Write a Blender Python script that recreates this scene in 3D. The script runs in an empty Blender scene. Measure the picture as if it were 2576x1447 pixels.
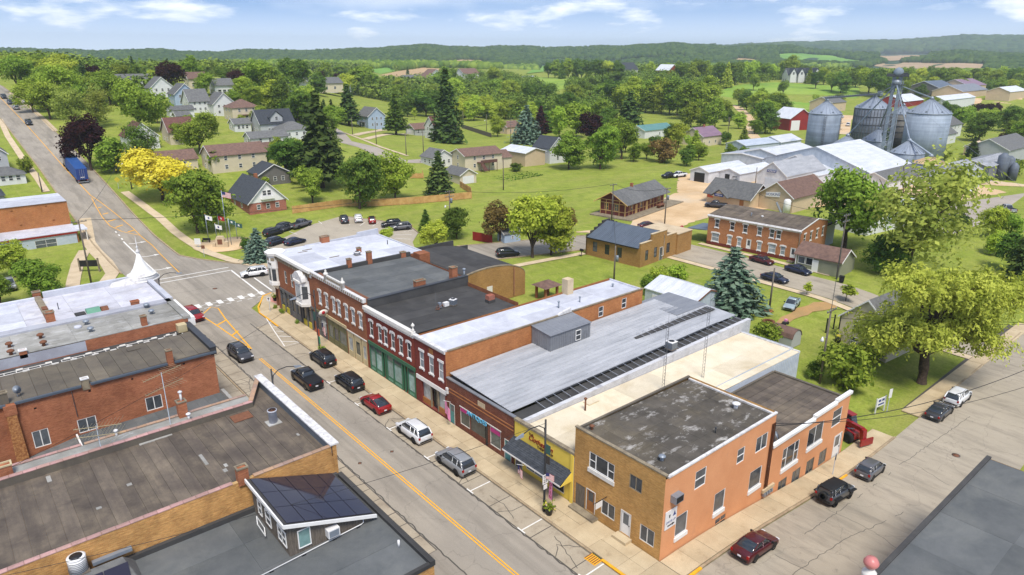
import bpy,math,random
from math import sin,cos,pi,radians,sqrt,atan2,hypot
from mathutils import Vector,Matrix,noise as mnoise
random.seed(7)
S=bpy.context.scene
C=S.collection
CAM_H=39.0
cam=bpy.data.cameras.new('camera');camo=bpy.data.objects.new('camera',cam);C.objects.link(camo)
camo.location=(0,0,CAM_H)
camo.rotation_euler=(radians(90-18.834),0,-radians(40.098))
cam.sensor_fit='HORIZONTAL';cam.sensor_width=36.0;cam.lens=36.0*1740.0/2576.0
cam.clip_start=0.5;cam.clip_end=40000
S.camera=camo
SUN_EL,SUN_AZ=60.0,207.0
S.view_settings.view_transform='Standard';S.view_settings.look='None'
S.view_settings.exposure=0.58;S.view_settings.gamma=1.0
S.cycles.max_bounces=6;S.cycles.diffuse_bounces=3;S.cycles.glossy_bounces=3
S.cycles.transmission_bounces=4;S.cycles.transparent_max_bounces=6
S.cycles.volume_bounces=1
S.cycles.use_denoising=True
S.cycles.sample_clamp_indirect=6.0
sun=bpy.data.lights.new('sun','SUN');sun.energy=2.9;sun.angle=radians(18);sun.color=(1.0,0.95,0.87)
suno=bpy.data.objects.new('sun',sun);C.objects.link(suno);suno.location=(0,0,200)
sd=Vector((sin(radians(SUN_AZ))*cos(radians(SUN_EL)),cos(radians(SUN_AZ))*cos(radians(SUN_EL)),sin(radians(SUN_EL))))
suno.rotation_euler=sd.to_track_quat('Z','Y').to_euler()
W=bpy.data.worlds.new('World');S.world=W;W.use_nodes=True
def world_nodes():
 nt=W.node_tree;N=nt.nodes;L=nt.links;N.clear()
 def nd(t,**k):
  n=N.new(t)
  for a,b in k.items():setattr(n,a,b)
  return n
 def mth(op,a,b=None,c=None):
  n=nd('ShaderNodeMath',operation=op)
  for i,v in enumerate((a,b,c)):
   if v is None:continue
   if isinstance(v,(int,float)):n.inputs[i].default_value=v
   else:L.new(v,n.inputs[i])
  return n.outputs[0]
 def mr(v,a,b,c=0.0,d=1.0):
  n=nd('ShaderNodeMapRange');n.interpolation_type='SMOOTHSTEP';L.new(v,n.inputs[0])
  for i,q in enumerate((a,b,c,d)):n.inputs[i+1].default_value=q
  return n.outputs[0]
 tc=nd('ShaderNodeTexCoord')
 sep=nd('ShaderNodeSeparateXYZ');L.new(tc.outputs['Generated'],sep.inputs[0])
 z=mth('MAXIMUM',sep.outputs[2],0.0)
 z2=mth('MULTIPLY_ADD',z,1.6,0.16)
 cmb=nd('ShaderNodeCombineXYZ');L.new(sep.outputs[0],cmb.inputs[0]);L.new(sep.outputs[1],cmb.inputs[1]);L.new(z2,cmb.inputs[2])
 nrm=nd('ShaderNodeVectorMath',operation='NORMALIZE');L.new(cmb.outputs[0],nrm.inputs[0])
 sky=nd('ShaderNodeTexSky',sky_type='NISHITA');sky.sun_disc=False
 sky.sun_elevation=radians(SUN_EL);sky.sun_rotation=radians(SUN_AZ)
 sky.air_density=1.0;sky.dust_density=0.25;sky.ozone_density=3.0;sky.altitude=200
 L.new(nrm.outputs[0],sky.inputs[0])
 cv=nd('ShaderNodeVectorMath',operation='MULTIPLY');L.new(tc.outputs['Generated'],cv.inputs[0]);cv.inputs[1].default_value=(7.5,7.5,30)
 n1=nd('ShaderNodeTexNoise');n1.inputs['Scale'].default_value=1.0;n1.inputs['Detail'].default_value=9;n1.inputs['Roughness'].default_value=0.56;n1.inputs['Distortion'].default_value=0.15
 mp=nd('ShaderNodeMapping');mp.inputs['Location'].default_value=(CLOUD_OFF[0],CLOUD_OFF[1],0);L.new(cv.outputs[0],mp.inputs[0]);L.new(mp.outputs[0],n1.inputs['Vector'])
 m1=mr(n1.outputs['Fac'],0.46,0.74)
 veil=nd('ShaderNodeTexNoise');veil.inputs['Scale'].default_value=0.45;veil.inputs['Detail'].default_value=5;L.new(mp.outputs[0],veil.inputs['Vector'])
 m2=mr(veil.outputs['Fac'],0.4,0.75,0.0,0.5)
 cl=mth('MAXIMUM',m1,m2)
 hz=mr(z,0.0,0.07,0.5,0.0)
 cl=mth('MAXIMUM',cl,hz)
 mix=nd('ShaderNodeMix',data_type='RGBA');L.new(cl,mix.inputs[0])
 sc=nd('ShaderNodeVectorMath',operation='MULTIPLY');L.new(sky.outputs[0],sc.inputs[0]);sc.inputs[1].default_value=SKY_TINT
 L.new(sc.outputs[0],mix.inputs[6]);mix.inputs[7].default_value=CLOUD_COL
 bg=nd('ShaderNodeBackground');bg.inputs[1].default_value=SKY_STR;L.new(mix.outputs[2],bg.inputs[0])
 out=nd('ShaderNodeOutputWorld');L.new(bg.outputs[0],out.inputs[0])
HAZE=0.00012
SKY_STR=0.092
SKY_TINT=(1.2,1.22,1.3)
CLOUD_COL=(10.2,10.4,10.8,1)
CLOUD_OFF=(3.1,1.7)
world_nodes()
def lin(c):
 c/=255.0
 return c/12.92 if c<=0.04045 else((c+0.055)/1.055)**2.4
def rgb(r,g,b,k=1.0):
 return(min(lin(r)*k,.85),min(lin(g)*k,.85),min(lin(b)*k,.85),1.0)
def sstep(a,b,v):
 t=max(0.0,min(1.0,(v-a)/(b-a)));return t*t*(3-2*t)
def interp(xs,ys,v):
 if v<=xs[0]:return ys[0]
 for i in range(1,len(xs)):
  if v<=xs[i]:
   return ys[i-1]+(ys[i]-ys[i-1])*(v-xs[i-1])/(xs[i]-xs[i-1])
 return ys[-1]
def gz(x,y):
 """ground height: level town, street climbing beyond the crossing, side street falling away, hills far off"""
 d=math.hypot(x,y)
 a=math.degrees(math.atan2(x,y))
 z=interp((150,165,182,200,230,270,310,365,450,600,900),(0,.5,2.3,4.8,8.6,12.6,16.3,20.6,25,28,26),y)*(1-sstep(70+.35*max(0,y-300),210+.6*max(0,y-300),x))*(1-.45*sstep(420,700,y)*sstep(60,160,x))
 z-=2.7*sstep(38,72,x)*(1-sstep(28,52,y))
 if d>600:
  for(mx,my,mh,ms)in((749,1134,16,190),(1205,1624,20,230),(1612,1657,18,230),(1800,1200,14,220),(1911,698,16,260),(2300,1080,20,260),(640,700,9,170),(760,420,10,190)):
   z+=mh*math.exp(-((x-mx)**2+(y-my)**2)/(2*ms*ms))*sstep(600,700,d)
 if d>1100:
  z*=1-sstep(1100,1700,d)
  r=interp((0,5,12,18,24,32,40,46,52,58,61,63,66,80),(50,38,28,33,40,44,42,47,50,50,47,36,22,20),a)
  r+=5*sin(a*.41+.6)*sin(a*.23+1)+2.2*sin(a*.97+.5)+1.2*sin(a*2.3)
  w=1900+120*sin(a*.31+1)
  z+=(r-1)*sstep(w,w+800,d)
  z+=interp((56,62,66,72,80),(0,30,58,78,90),a)*sstep(4300,5600,d)
  z+=5*sin(x*.0061+1)*sin(y*.0047)*sstep(1100,1600,d)
 return z
M={}
class NT:
 """small node-graph helper for one material"""
 def __init__(s,name):
  m=bpy.data.materials.new(name);m.use_nodes=True;s.m=m;s.t=m.node_tree;s.t.nodes.clear()
  s.out=s.n('ShaderNodeOutputMaterial');s.b=s.n('ShaderNodeBsdfPrincipled')
  s.l(s.b.outputs[0],s.out.inputs[0]);M[name]=m
  s.pos=None
 def n(s,t,**k):
  n=s.t.nodes.new(t)
  for a,b in k.items():setattr(n,a,b)
  return n
 def l(s,a,b):s.t.links.new(a,b)
 def P(s):
  if s.pos is None:s.pos=s.n('ShaderNodeNewGeometry').outputs['Position']
  return s.pos
 def val(s,sock,v):
  if isinstance(v,(int,float,tuple)):sock.default_value=v
  else:s.l(v,sock)
 def math(s,op,a,b=0.0):
  n=s.n('ShaderNodeMath',operation=op);s.val(n.inputs[0],a);s.val(n.inputs[1],b);return n.outputs[0]
 def noise(s,scale,detail=4,rough=.55,vec=None,stretch=None,dist=0):
  n=s.n('ShaderNodeTexNoise');n.inputs['Scale'].default_value=scale;n.inputs['Detail'].default_value=detail
  n.inputs['Roughness'].default_value=rough;n.inputs['Distortion'].default_value=dist
  v=vec if vec is not None else s.P()
  if stretch:
   mp=s.n('ShaderNodeMapping');mp.inputs['Scale'].default_value=stretch;s.l(v,mp.inputs[0]);v=mp.outputs[0]
  s.l(v,n.inputs['Vector']);return n.outputs['Fac']
 def ramp(s,v,a,b,c=0.0,d=1.0):
  n=s.n('ShaderNodeMapRange');s.val(n.inputs[0],v)
  for i,q in enumerate((a,b,c,d)):n.inputs[i+1].default_value=q
  return n.outputs[0]
 def mix(s,f,a,b,mode='MIX'):
  n=s.n('ShaderNodeMix',data_type='RGBA',blend_type=mode);s.val(n.inputs[0],f);s.val(n.inputs[6],a);s.val(n.inputs[7],b);return n.outputs[2]
 def bump(s,h,strength=.3,dist=.02):
  n=s.n('ShaderNodeBump');n.inputs['Strength'].default_value=strength;n.inputs['Distance'].default_value=dist
  s.l(h,n.inputs['Height']);s.l(n.outputs[0],s.b.inputs['Normal'])
 def done(s,col,rough=.85,metal=0.0,spec=.3):
  s.val(s.b.inputs['Base Color'],col);s.val(s.b.inputs['Roughness'],rough);s.b.inputs['Metallic'].default_value=metal
  s.b.inputs['Specular IOR Level'].default_value=spec
  return s.m
def plain(name,col,rough=.6,metal=0.0,var=.12,sc=1.5,spec=.35,obj=0.0,bump=0.0):
 g=NT(name)
 c=col
 if var:
  f=g.ramp(g.noise(sc,5,.6),.25,.75,1-var,1+var)
  if obj:
   oi=g.n('ShaderNodeObjectInfo');f=g.math('MULTIPLY',f,g.ramp(oi.outputs['Random'],0,1,1-obj,1+obj))
  n=g.n('ShaderNodeVectorMath',operation='SCALE');n.inputs[0].default_value=col[:3];g.l(f,n.inputs['Scale']);c=n.outputs[0]
 if bump:g.bump(g.noise(18,4),bump,.02)
 return g.done(c,rough,metal,spec)
def two(name,c1,c2,sc=.6,lo=.4,hi=.6,rough=.85,detail=6,stretch=None,fine=.10,c3=None,sc3=.15,lo3=.5,hi3=.7,obj=0.0,spec=.25,bump=.15):
 """two-tone weathered surface, optional third stain colour"""
 g=NT(name)
 a=g.mix(g.ramp(g.noise(sc,detail,.6,stretch=stretch),lo,hi),c1,c2)
 if c3:a=g.mix(g.ramp(g.noise(sc3,7,.65),lo3,hi3),a,c3)
 f=g.ramp(g.noise(14,3),.3,.7,1-fine,1+fine)
 if obj:
  oi=g.n('ShaderNodeObjectInfo');f=g.math('MULTIPLY',f,g.ramp(oi.outputs['Random'],0,1,1-obj,1+obj))
 n=g.n('ShaderNodeVectorMath',operation='SCALE');g.l(a,n.inputs[0]);g.l(f,n.inputs['Scale'])
 if bump:g.bump(g.noise(9,5),bump,.03)
 return g.done(n.outputs[0],rough,0,spec)
def brick(name,c1,c2,mortar,stain=None,bw=.215,bh=.075,amt=.5,big=.35):
 g=NT(name)
 sp=g.n('ShaderNodeSeparateXYZ');g.l(g.P(),sp.inputs[0])
 u=g.math('ADD',sp.outputs[0],sp.outputs[1])
 cb=g.n('ShaderNodeCombineXYZ');g.l(u,cb.inputs[0]);g.l(sp.outputs[2],cb.inputs[1])
 b=g.n('ShaderNodeTexBrick');g.l(cb.outputs[0],b.inputs['Vector'])
 b.inputs['Color1'].default_value=c1;b.inputs['Color2'].default_value=c2;b.inputs['Mortar'].default_value=mortar
 b.inputs['Scale'].default_value=1.0;b.inputs['Mortar Size'].default_value=.008;b.inputs['Brick Width'].default_value=bw;b.inputs['Row Height'].default_value=bh
 b.inputs['Bias'].default_value=-.1
 a=b.outputs[0]
 cs=g.ramp(g.noise(1.0,4,.7,vec=cb.outputs[0],stretch=(1.2,9,1)),.3,.7,1-big*.55,1+big*.55)
 bl=g.ramp(g.noise(.45,5,.6),.3,.7,1-big*.5,1+big*.5)
 f=g.math('MULTIPLY',cs,bl)
 n=g.n('ShaderNodeVectorMath',operation='SCALE');g.l(a,n.inputs[0]);g.l(f,n.inputs['Scale']);a=n.outputs[0]
 if stain:a=g.mix(g.ramp(g.noise(.8,6,.65,stretch=(1,1,.5)),.52,.75,0,amt),a,stain)
 g.bump(b.outputs['Fac'],.25,-.01)
 return g.done(a,.88,0,.2)
class MB:
 """collects primitives into ONE mesh"""
 def __init__(s):s.v=[];s.f=[];s.mi=[];s.sm=[];s.cur=0
 def add(s,vs,fs,sm=False):
  o=len(s.v);s.v+=[tuple(q)for q in vs]
  for f in fs:s.f.append(tuple(i+o for i in f));s.mi.append(s.cur);s.sm.append(sm)
  return s
 def box(s,x0,x1,y0,y1,z0,z1):
  v=[(x0,y0,z0),(x1,y0,z0),(x1,y1,z0),(x0,y1,z0),(x0,y0,z1),(x1,y0,z1),(x1,y1,z1),(x0,y1,z1)]
  return s.add(v,[(0,3,2,1),(4,5,6,7),(0,1,5,4),(1,2,6,5),(2,3,7,6),(3,0,4,7)])
 def cbox(s,cx,cy,z0,w,d,h):return s.box(cx-w/2,cx+w/2,cy-d/2,cy+d/2,z0,z0+h)
 def hexa(s,b,t):
  """b,t: 4 bottom and 4 top points"""
  return s.add(list(b)+list(t),[(0,3,2,1),(4,5,6,7),(0,1,5,4),(1,2,6,5),(2,3,7,6),(3,0,4,7)])
 def quad(s,a,b,c,d):return s.add([a,b,c,d],[(0,1,2,3)])
 def prism(s,poly,z0,z1):
  """polygon (x,y) CCW extruded in z; z may be callables"""
  n=len(poly);f0=z0 if callable(z0)else(lambda x,y:z0);f1=z1 if callable(z1)else(lambda x,y:z1)
  v=[(x,y,f0(x,y))for x,y in poly]+[(x,y,f1(x,y))for x,y in poly]
  return s.add(v,[tuple(range(n-1,-1,-1)),tuple(range(n,2*n))]+[(i,(i+1)%n,n+(i+1)%n,n+i)for i in range(n)])
 def extr(s,prof,axis,a,b):
  """profile polygon extruded along axis x (prof in y,z) or y (prof in x,z)"""
  n=len(prof)
  mk=(lambda p,t:(t,p[0],p[1]))if axis=='x' else(lambda p,t:(p[0],t,p[1]))
  v=[mk(p,a)for p in prof]+[mk(p,b)for p in prof]
  return s.add(v,[tuple(range(n-1,-1,-1)),tuple(range(n,2*n))]+[(i,(i+1)%n,n+(i+1)%n,n+i)for i in range(n)])
 def tube(s,pts,r,n=6,r1=None,cap=True):
  pts=[Vector(p)for p in pts];k=len(pts);o=len(s.v);up=Vector((0,0,1))
  vs=[];
  for i,p in enumerate(pts):
   d=(pts[min(i+1,k-1)]-pts[max(i-1,0)]).normalized()
   a=d.cross(up)
   if a.length<1e-3:a=d.cross(Vector((1,0,0)))
   a.normalize();b=d.cross(a)
   rr=r if r1 is None else r+(r1-r)*i/max(1,k-1)
   for j in range(n):
    t=2*pi*j/n;vs.append(p+a*(cos(t)*rr)+b*(sin(t)*rr))
  fs=[]
  for i in range(k-1):
   for j in range(n):
    fs.append((i*n+j,i*n+(j+1)%n,(i+1)*n+(j+1)%n,(i+1)*n+j))
  if cap:fs.append(tuple(range(n)));fs.append(tuple(range((k-1)*n,k*n)))
  return s.add(vs,fs,True)
 def lathe(s,prof,n=16,cx=0,cy=0,sm=True,a0=0.0):
  """prof: list of (r,z)"""
  vs=[];fs=[]
  for r,z in prof:
   for j in range(n):
    t=a0+2*pi*j/n;vs.append((cx+r*cos(t),cy+r*sin(t),z))
  for i in range(len(prof)-1):
   for j in range(n):fs.append((i*n+j,i*n+(j+1)%n,(i+1)*n+(j+1)%n,(i+1)*n+j))
  if prof[0][0]>.01:fs.append(tuple(range(n-1,-1,-1)))
  if prof[-1][0]>.01:fs.append(tuple(range((len(prof)-1)*n,len(prof)*n)))
  return s.add(vs,fs,sm)
 def mesh(s,name,mats,off=(0,0,0)):
  me=bpy.data.meshes.new(name)
  ox,oy,oz=off
  me.from_pydata([(x-ox,y-oy,z-oz)for x,y,z in s.v]if any(off)else s.v,[],s.f)
  for m in mats:me.materials.append(M[m])
  if len(mats)>1:me.polygons.foreach_set('material_index',s.mi)
  if any(s.sm):me.polygons.foreach_set('use_smooth',s.sm)
  me.validate();me.update();return me
def link(name,me,parent=None,loc=(0,0,0),rot=None,scale=None):
 o=bpy.data.objects.new(name,me);C.objects.link(o);o.location=loc
 if rot is not None:o.rotation_euler=rot if isinstance(rot,tuple)else(0,0,rot)
 if scale is not None:o.scale=scale if isinstance(scale,tuple)else(scale,)*3
 o.parent=parent;return o
def tag(o,label=None,cat=None,group=None,kind=None):
 if label:o['label']=label
 if cat:o['category']=cat
 if group:o['group']=group
 if kind:o['kind']=kind
 return o
class T:
 """a thing: an Empty at its base; parts given in the scene's own coordinates (abs) or local ones"""
 def __init__(s,name,label,cat,loc=(0,0,0),rz=0.0,group=None,ab=False):
  s.e=link(name,None,None,loc,rz);tag(s.e,label,cat,group);s.off=loc if ab else(0,0,0)
 def part(s,name,mb,mat,parent=None,label=None):
  o=link(name,mb.mesh(name,mat if isinstance(mat,(list,tuple))else[mat],s.off),parent or s.e)
  if label:o['label']=label
  return o
 def use(s,name,me,loc,parent=None,rot=None,scale=None):
  """a part that shares mesh data with its look-alikes; loc in the same coordinates as the others"""
  off=s.off if parent is None else(0,0,0)
  return link(name,me,parent or s.e,(loc[0]-off[0],loc[1]-off[1],loc[2]-off[2]),rot,scale)
def struct(name,mb,mat):
 return tag(link(name,mb.mesh(name,mat if isinstance(mat,(list,tuple))else[mat])),kind='structure')
def copy_tree(o,loc,rz,label=None,group=None,scale=None):
 r=o.copy();C.objects.link(r);r.location=loc;r.rotation_euler=(0,0,rz)
 if scale:r.scale=scale if isinstance(scale,tuple)else(scale,)*3
 if label:r['label']=label
 if group:r['group']=group
 for ch in KIDS[o.name]:
  c=ch[0].copy();C.objects.link(c);c.parent=r
  for g in ch[1]:
   d=g.copy();C.objects.link(d);d.parent=c
 return r
KIDS={}
def remember(o):KIDS[o.name]=[(c,list(c.children))for c in o.children]
CACHE={}
def cached(key,fn):
 if key not in CACHE:CACHE[key]=fn()
 return CACHE[key]
# ================================================================ materials
def grass_mat():
 g=NT('grass')
 a=g.mix(g.ramp(g.noise(.05,5,.6),.35,.65),rgb(124,138,52,KG),rgb(144,154,66,KG))
 a=g.mix(g.ramp(g.noise(.35,6,.65),.42,.68,0,.7),a,rgb(102,118,44,KG))
 a=g.mix(g.ramp(g.noise(1.1,5,.7,stretch=(1,.3,1)),.5,.75,0,.55),a,rgb(164,162,92,KG))
 a=g.mix(g.ramp(g.noise(.11,6,.7,stretch=(.35,1.6,1)),.46,.7,0,.6),a,rgb(150,146,82,KG))
 f=g.ramp(g.noise(3.2,6,.75),.25,.75,.68,1.32)
 n=g.n('ShaderNodeVectorMath',operation='SCALE');g.l(a,n.inputs[0]);g.l(f,n.inputs['Scale'])
 g.bump(g.noise(5,6,.7),.6,.12);g.done(n.outputs[0],.95,0,.1)
def road_mat(name,c1,c2,dark,crack=.5,sc=.22,lanes=False):
 g=NT(name)
 a=g.mix(g.ramp(g.noise(.12,5,.6),.35,.65),c1,c2)
 a=g.mix(g.ramp(g.noise(sc,7,.7,stretch=(1.6,.35,1)),.48,.72,0,.6),a,dark)
 if lanes:a=g.mix(g.ramp(g.noise(1,4,.6,stretch=(.75,.012,1)),.47,.68,0,.55),a,dark)
 a=g.mix(g.ramp(g.noise(.9,5,.7),.64,.74,0,.5),a,dark)
 vo=g.n('ShaderNodeTexVoronoi',feature='DISTANCE_TO_EDGE');vo.inputs['Scale'].default_value=.16
 mx=g.n('ShaderNodeVectorMath',operation='ADD');g.l(g.P(),mx.inputs[0])
 nn=g.n('ShaderNodeTexNoise');nn.inputs['Scale'].default_value=.5;nn.inputs['Detail'].default_value=6;g.l(g.P(),nn.inputs['Vector'])
 sc2=g.n('ShaderNodeVectorMath',operation='SCALE');g.l(nn.outputs['Color'],sc2.inputs[0]);sc2.inputs['Scale'].default_value=2.4
 g.l(sc2.outputs[0],mx.inputs[1]);g.l(mx.outputs[0],vo.inputs['Vector'])
 a=g.mix(g.ramp(vo.outputs['Distance'],.002,.008,crack,0),a,dark)
 f=g.ramp(g.noise(22,3,.7),.25,.75,.86,1.14)
 n=g.n('ShaderNodeVectorMath',operation='SCALE');g.l(a,n.inputs[0]);g.l(f,n.inputs['Scale'])
 g.bump(g.noise(30,4),.25,.01);g.done(n.outputs[0],.9,0,.2)
KG=.98;K=.95
grass_mat()
road_mat('asphalt',rgb(163,154,140,K),rgb(150,142,130,K),rgb(118,111,101,K),.4,lanes=True)
road_mat('asphalt_side',rgb(172,161,143,K),rgb(159,149,132,K),rgb(112,105,95,K),.35,.4)
road_mat('asphalt_lot',rgb(176,165,147,K),rgb(166,156,139,K),rgb(142,133,118,K),.4)
road_mat('asphalt_far',rgb(170,160,148,K),rgb(160,150,138,K),rgb(140,131,120,K),.35)
two('concrete_walk',rgb(194,176,144,K),rgb(178,159,128,K),.5,.35,.65,obj=.09,c3=rgb(150,128,98,K),sc3=.7,lo3=.58,hi3=.8)
two('concrete_lane',rgb(172,160,140,K),rgb(158,146,127,K),.4,.35,.65,obj=.05,c3=rgb(128,115,98,K),sc3=.8,lo3=.55,hi3=.8)
two('concrete_pale',rgb(205,186,155,K),rgb(188,168,138,K),.5,.35,.65,obj=.06)
two('kerb_stone',rgb(176,156,126,K),rgb(146,128,104,K),1.2,.35,.65)
two('gravel',rgb(214,186,148,K),rgb(190,158,116,K),.12,.35,.65,c3=rgb(205,192,170,K),sc3=.06,fine=.16)
two('dirt',rgb(178,140,92,K),rgb(160,132,88,K),.3,.35,.65,fine=.18)
plain('paint_yellow',rgb(236,170,40,.95),.6,var=.18,sc=2.5)
plain('paint_white',rgb(232,228,220,.9),.6,var=.10,sc=2.5)
plain('tar',rgb(86,81,74,.9),.7,var=.15)
two('field_tan',rgb(190,160,118,K),rgb(170,142,106,K),.01,.35,.65,stretch=(1,.2,1))
two('field_pink',rgb(180,152,122,K),rgb(164,140,108,K),.02,.35,.65,stretch=(1,.15,1))
two('field_green',rgb(120,158,62,KG),rgb(98,140,54,KG),.01,.35,.65)
two('meadow',rgb(118,152,48,KG),rgb(138,160,62,KG),.02,.4,.6,c3=rgb(94,122,44,KG),sc3=.03,fine=.2)
two('forest_floor',rgb(52,74,40,.7),rgb(66,88,46,.7),.02)
two('hill_floor',rgb(58,84,52,.7),rgb(50,74,46,.7),.01)
# ================================================================ ground, roads
def axis(a):
 o=[a[0][0]]
 for(s,e,st)in a:
  n=max(1,round((e-s)/st))
  o+=[s+(e-s)*(i+1)/n for i in range(n)]
 return o
def ground():
 mb=MB()
 xs=axis([(-1600,-300,100),(-300,-40,13),(-40,230,3),(230,480,10),(480,1500,60),(1500,9000,190)])
 ys=axis([(-900,-60,60),(-60,20,8),(20,400,3),(400,640,12),(640,1500,60),(1500,7000,170)])
 nx=len(xs)
 for y in ys:
  for x in xs:mb.v.append((x,y,gz(x,y)-.06))
 for j in range(len(ys)-1):
  for i in range(nx-1):
   a=j*nx+i;mb.f.append((a,a+1,a+nx+1,a+nx))
   d=hypot(xs[i],ys[j]);mb.mi.append(1 if d>1750 else 0);mb.sm.append(True)
 o=tag(link('ground',mb.mesh('ground',['grass','hill_floor'])),kind='structure');return o
GROUND=ground()
def ribbon(mb,L,R,dz,step=3.0,cross=3):
 for i in range(len(L)-1):
  n=max(1,int(max(math.dist(L[i],L[i+1]),math.dist(R[i],R[i+1]))/step))
  vs=[];fs=[]
  for k in range(n+1):
   t=k/n
   a=(L[i][0]+(L[i+1][0]-L[i][0])*t,L[i][1]+(L[i+1][1]-L[i][1])*t)
   b=(R[i][0]+(R[i+1][0]-R[i][0])*t,R[i][1]+(R[i+1][1]-R[i][1])*t)
   for c in range(cross+1):
    u=c/cross;x=a[0]+(b[0]-a[0])*u;y=a[1]+(b[1]-a[1])*u
    vs.append((x,y,gz(x,y)+dz))
  w=cross+1
  for k in range(n):
   for c in range(cross):fs.append((k*w+c,k*w+c+1,(k+1)*w+c+1,(k+1)*w+c))
  mb.add(vs,fs)
 return mb
def path(mb,pts,w,dz,step=3.0,cross=2):
 """constant-width ribbon along a polyline with mitred joints"""
 L=[];R=[]
 for i,p in enumerate(pts):
  a=pts[max(0,i-1)];b=pts[min(len(pts)-1,i+1)]
  d=Vector((b[0]-a[0],b[1]-a[1])).normalized();n=Vector((-d.y,d.x))
  L.append((p[0]+n.x*w/2,p[1]+n.y*w/2));R.append((p[0]-n.x*w/2,p[1]-n.y*w/2))
 return ribbon(mb,L,R,dz,step,cross)
def patch(mb,poly,dz,rough=0):
 from mathutils.geometry import tessellate_polygon
 if rough:
  q=[]
  for a,b in zip(poly,poly[1:]+poly[:1]):
   n=max(1,int(math.dist(a,b)/1.6))
   for k in range(n):q.append((a[0]+(b[0]-a[0])*k/n+random.uniform(-rough,rough),a[1]+(b[1]-a[1])*k/n+random.uniform(-rough,rough)))
  poly=q
 vs=[Vector((x,y,0))for x,y in poly]
 return mb.add([(x,y,gz(x,y)+dz)for x,y in poly],[tuple(t)for t in tessellate_polygon([vs])])
main_street=struct('main_street',ribbon(MB(),[(23.5,-60),(23.5,150),(23.5,250),(23.6,420),(24,900)],[(35,-60),(35,150),(35,250),(35,420),(35,900)],.030,3,4),'asphalt')
mb=MB();patch(mb,[(35,128),(35,146),(37,141),(41.5,133),(46,127.5),(52,125.6),(60,122.6),(72,118.5),(82,115.5),(96,110),(109.3,104.4),(121,100),(121,88),(112,90),(101,96.2),(81,103),(57,108.5),(40,111.6),(35,106.5)],.026)
cross_street=struct('cross_street',mb,'asphalt')
mb=MB();ribbon(mb,[(111,90),(111,62),(110.6,46),(110,24)],[(121,90),(121.6,72),(120,56),(119.6,24)],.022,3)
back_street=struct('back_street',mb,'asphalt_side')
mb=MB();ribbon(mb,[(35,24.6),(60,24.6),(80,24.8),(135,25.4)],[(35,9),(60,10.5),(80,13.5),(135,15)],.018,3)
side_street=struct('side_street',mb,'asphalt_side')
mb=MB();patch(mb,[(50,141),(58.5,147.2),(66.9,153.3),(76.2,156.4),(81.5,146.5),(83.6,136),(82,130.5),(76.8,124.6),(74,119),(66,121),(60,126)],.014)
struct('parking_lot',mb,'asphalt_lot')
mb=MB();patch(mb,[(109.7,109),(122,104),(154.5,119),(166,122),(190,140),(225,140),(250,120),(262,90),(240,60),(205,66),(170,92),(150,98),(134,96),(122,97),(113,103)],.008,.5)
struct('gravel_yard',mb,'gravel')
mb=MB();patch(mb,[(202.12,66.55),(242.29,56.53),(192.70,43.18),(190.03,51.30),(171.44,52.09),(173.10,55.42)],.012)
struct('mill_road',mb,'asphalt_far')
mb=MB();patch(mb,[(230.87,68.75),(260.15,75.68),(259.07,61.00),(330,62),(300,40),(262,48),(248,70)],.010,.6)
struct('mill_yard',mb,'gravel')
mb=MB();patch(mb,[(93.73,49.27),(96.73,49.89),(101.92,50.09),(106.96,49.60),(110.61,48.49),(109.84,46.52),(106.09,47.34),(101.11,47.85),(95.92,48.09)],.010,.35)
struct('dirt_drive',mb,'dirt')
mb=MB();path(mb,[(132.59,203.64),(122.24,205.78),(125.29,231.13),(122.26,245.92),(133.44,274.51),(146.13,316.32)],8.0,.012)
struct('rise_road',mb,'asphalt_far')
mb=MB();path(mb,[(317.04,164.81),(300.82,178.47),(328.58,199.97),(375.44,225.70),(446.73,279.91),(512.27,329.01)],6.0,.012)
path(mb,[(351.24,164.97),(430.61,201.15),(462.62,210.47)],12,.016)
struct('farm_track',mb,'gravel')
mb=MB();patch(mb,[(618.78,212.96),(641.65,207.73),(676.87,173.98),(630.98,161.23),(633.71,181.95),(582.61,194.35)],.01)
struct('shed_yard',mb,'gravel')
mb=MB()
def far_patch(name,mat,poly,dz=.5):
 m=MB();L=len(poly)
 cx=sum(p[0]for p in poly)/L;cy=sum(p[1]for p in poly)/L;K2=8
 vs=[(cx,cy,gz(cx,cy)+dz)];fs=[]
 ring=[]
 for i in range(L):
  a=poly[i];b=poly[(i+1)%L]
  for q in range(4):ring.append((a[0]+(b[0]-a[0])*q/4,a[1]+(b[1]-a[1])*q/4))
 n=len(ring)
 for k in range(1,K2+1):
  for(x,y)in ring:
   X=cx+(x-cx)*k/K2;Y=cy+(y-cy)*k/K2;vs.append((X,Y,gz(X,Y)+dz))
 for j in range(n):fs.append((0,1+j,1+(j+1)%n))
 for k in range(K2-1):
  for j in range(n):
   a=1+k*n+j;b=1+k*n+(j+1)%n;fs.append((a,a+n,b+n,b))
 m.add(vs,fs);struct(name,m,mat)
far_patch('tan_field','field_tan',[(497.84,871.51),(578.83,960.27),(670.93,1027.23),(661.89,944.87),(625.17,826.78),(579.85,755.36),(531.55,771.11),(489.23,780.39)])
far_patch('tan_field','field_tan',[(1125.37,1646.35),(1265.91,1737.85),(1345.32,1758.14),(1388.47,1696.37),(1284.22,1634.88),(1079.55,1511.30),(1051.18,1535.38)],1.2)
far_patch('tan_field','field_pink',[(1522.04,1689.38),(1636.10,1731.99),(1672.35,1588.25),(1627.53,1545.40),(1588.20,1621.04)],1.2)
far_patch('tan_field','field_pink',[(1744.86,1302.04),(1815.78,1297.72),(1913.50,1300.23),(1822.10,1250.93),(1732.72,1264.91)],1.2)
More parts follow.
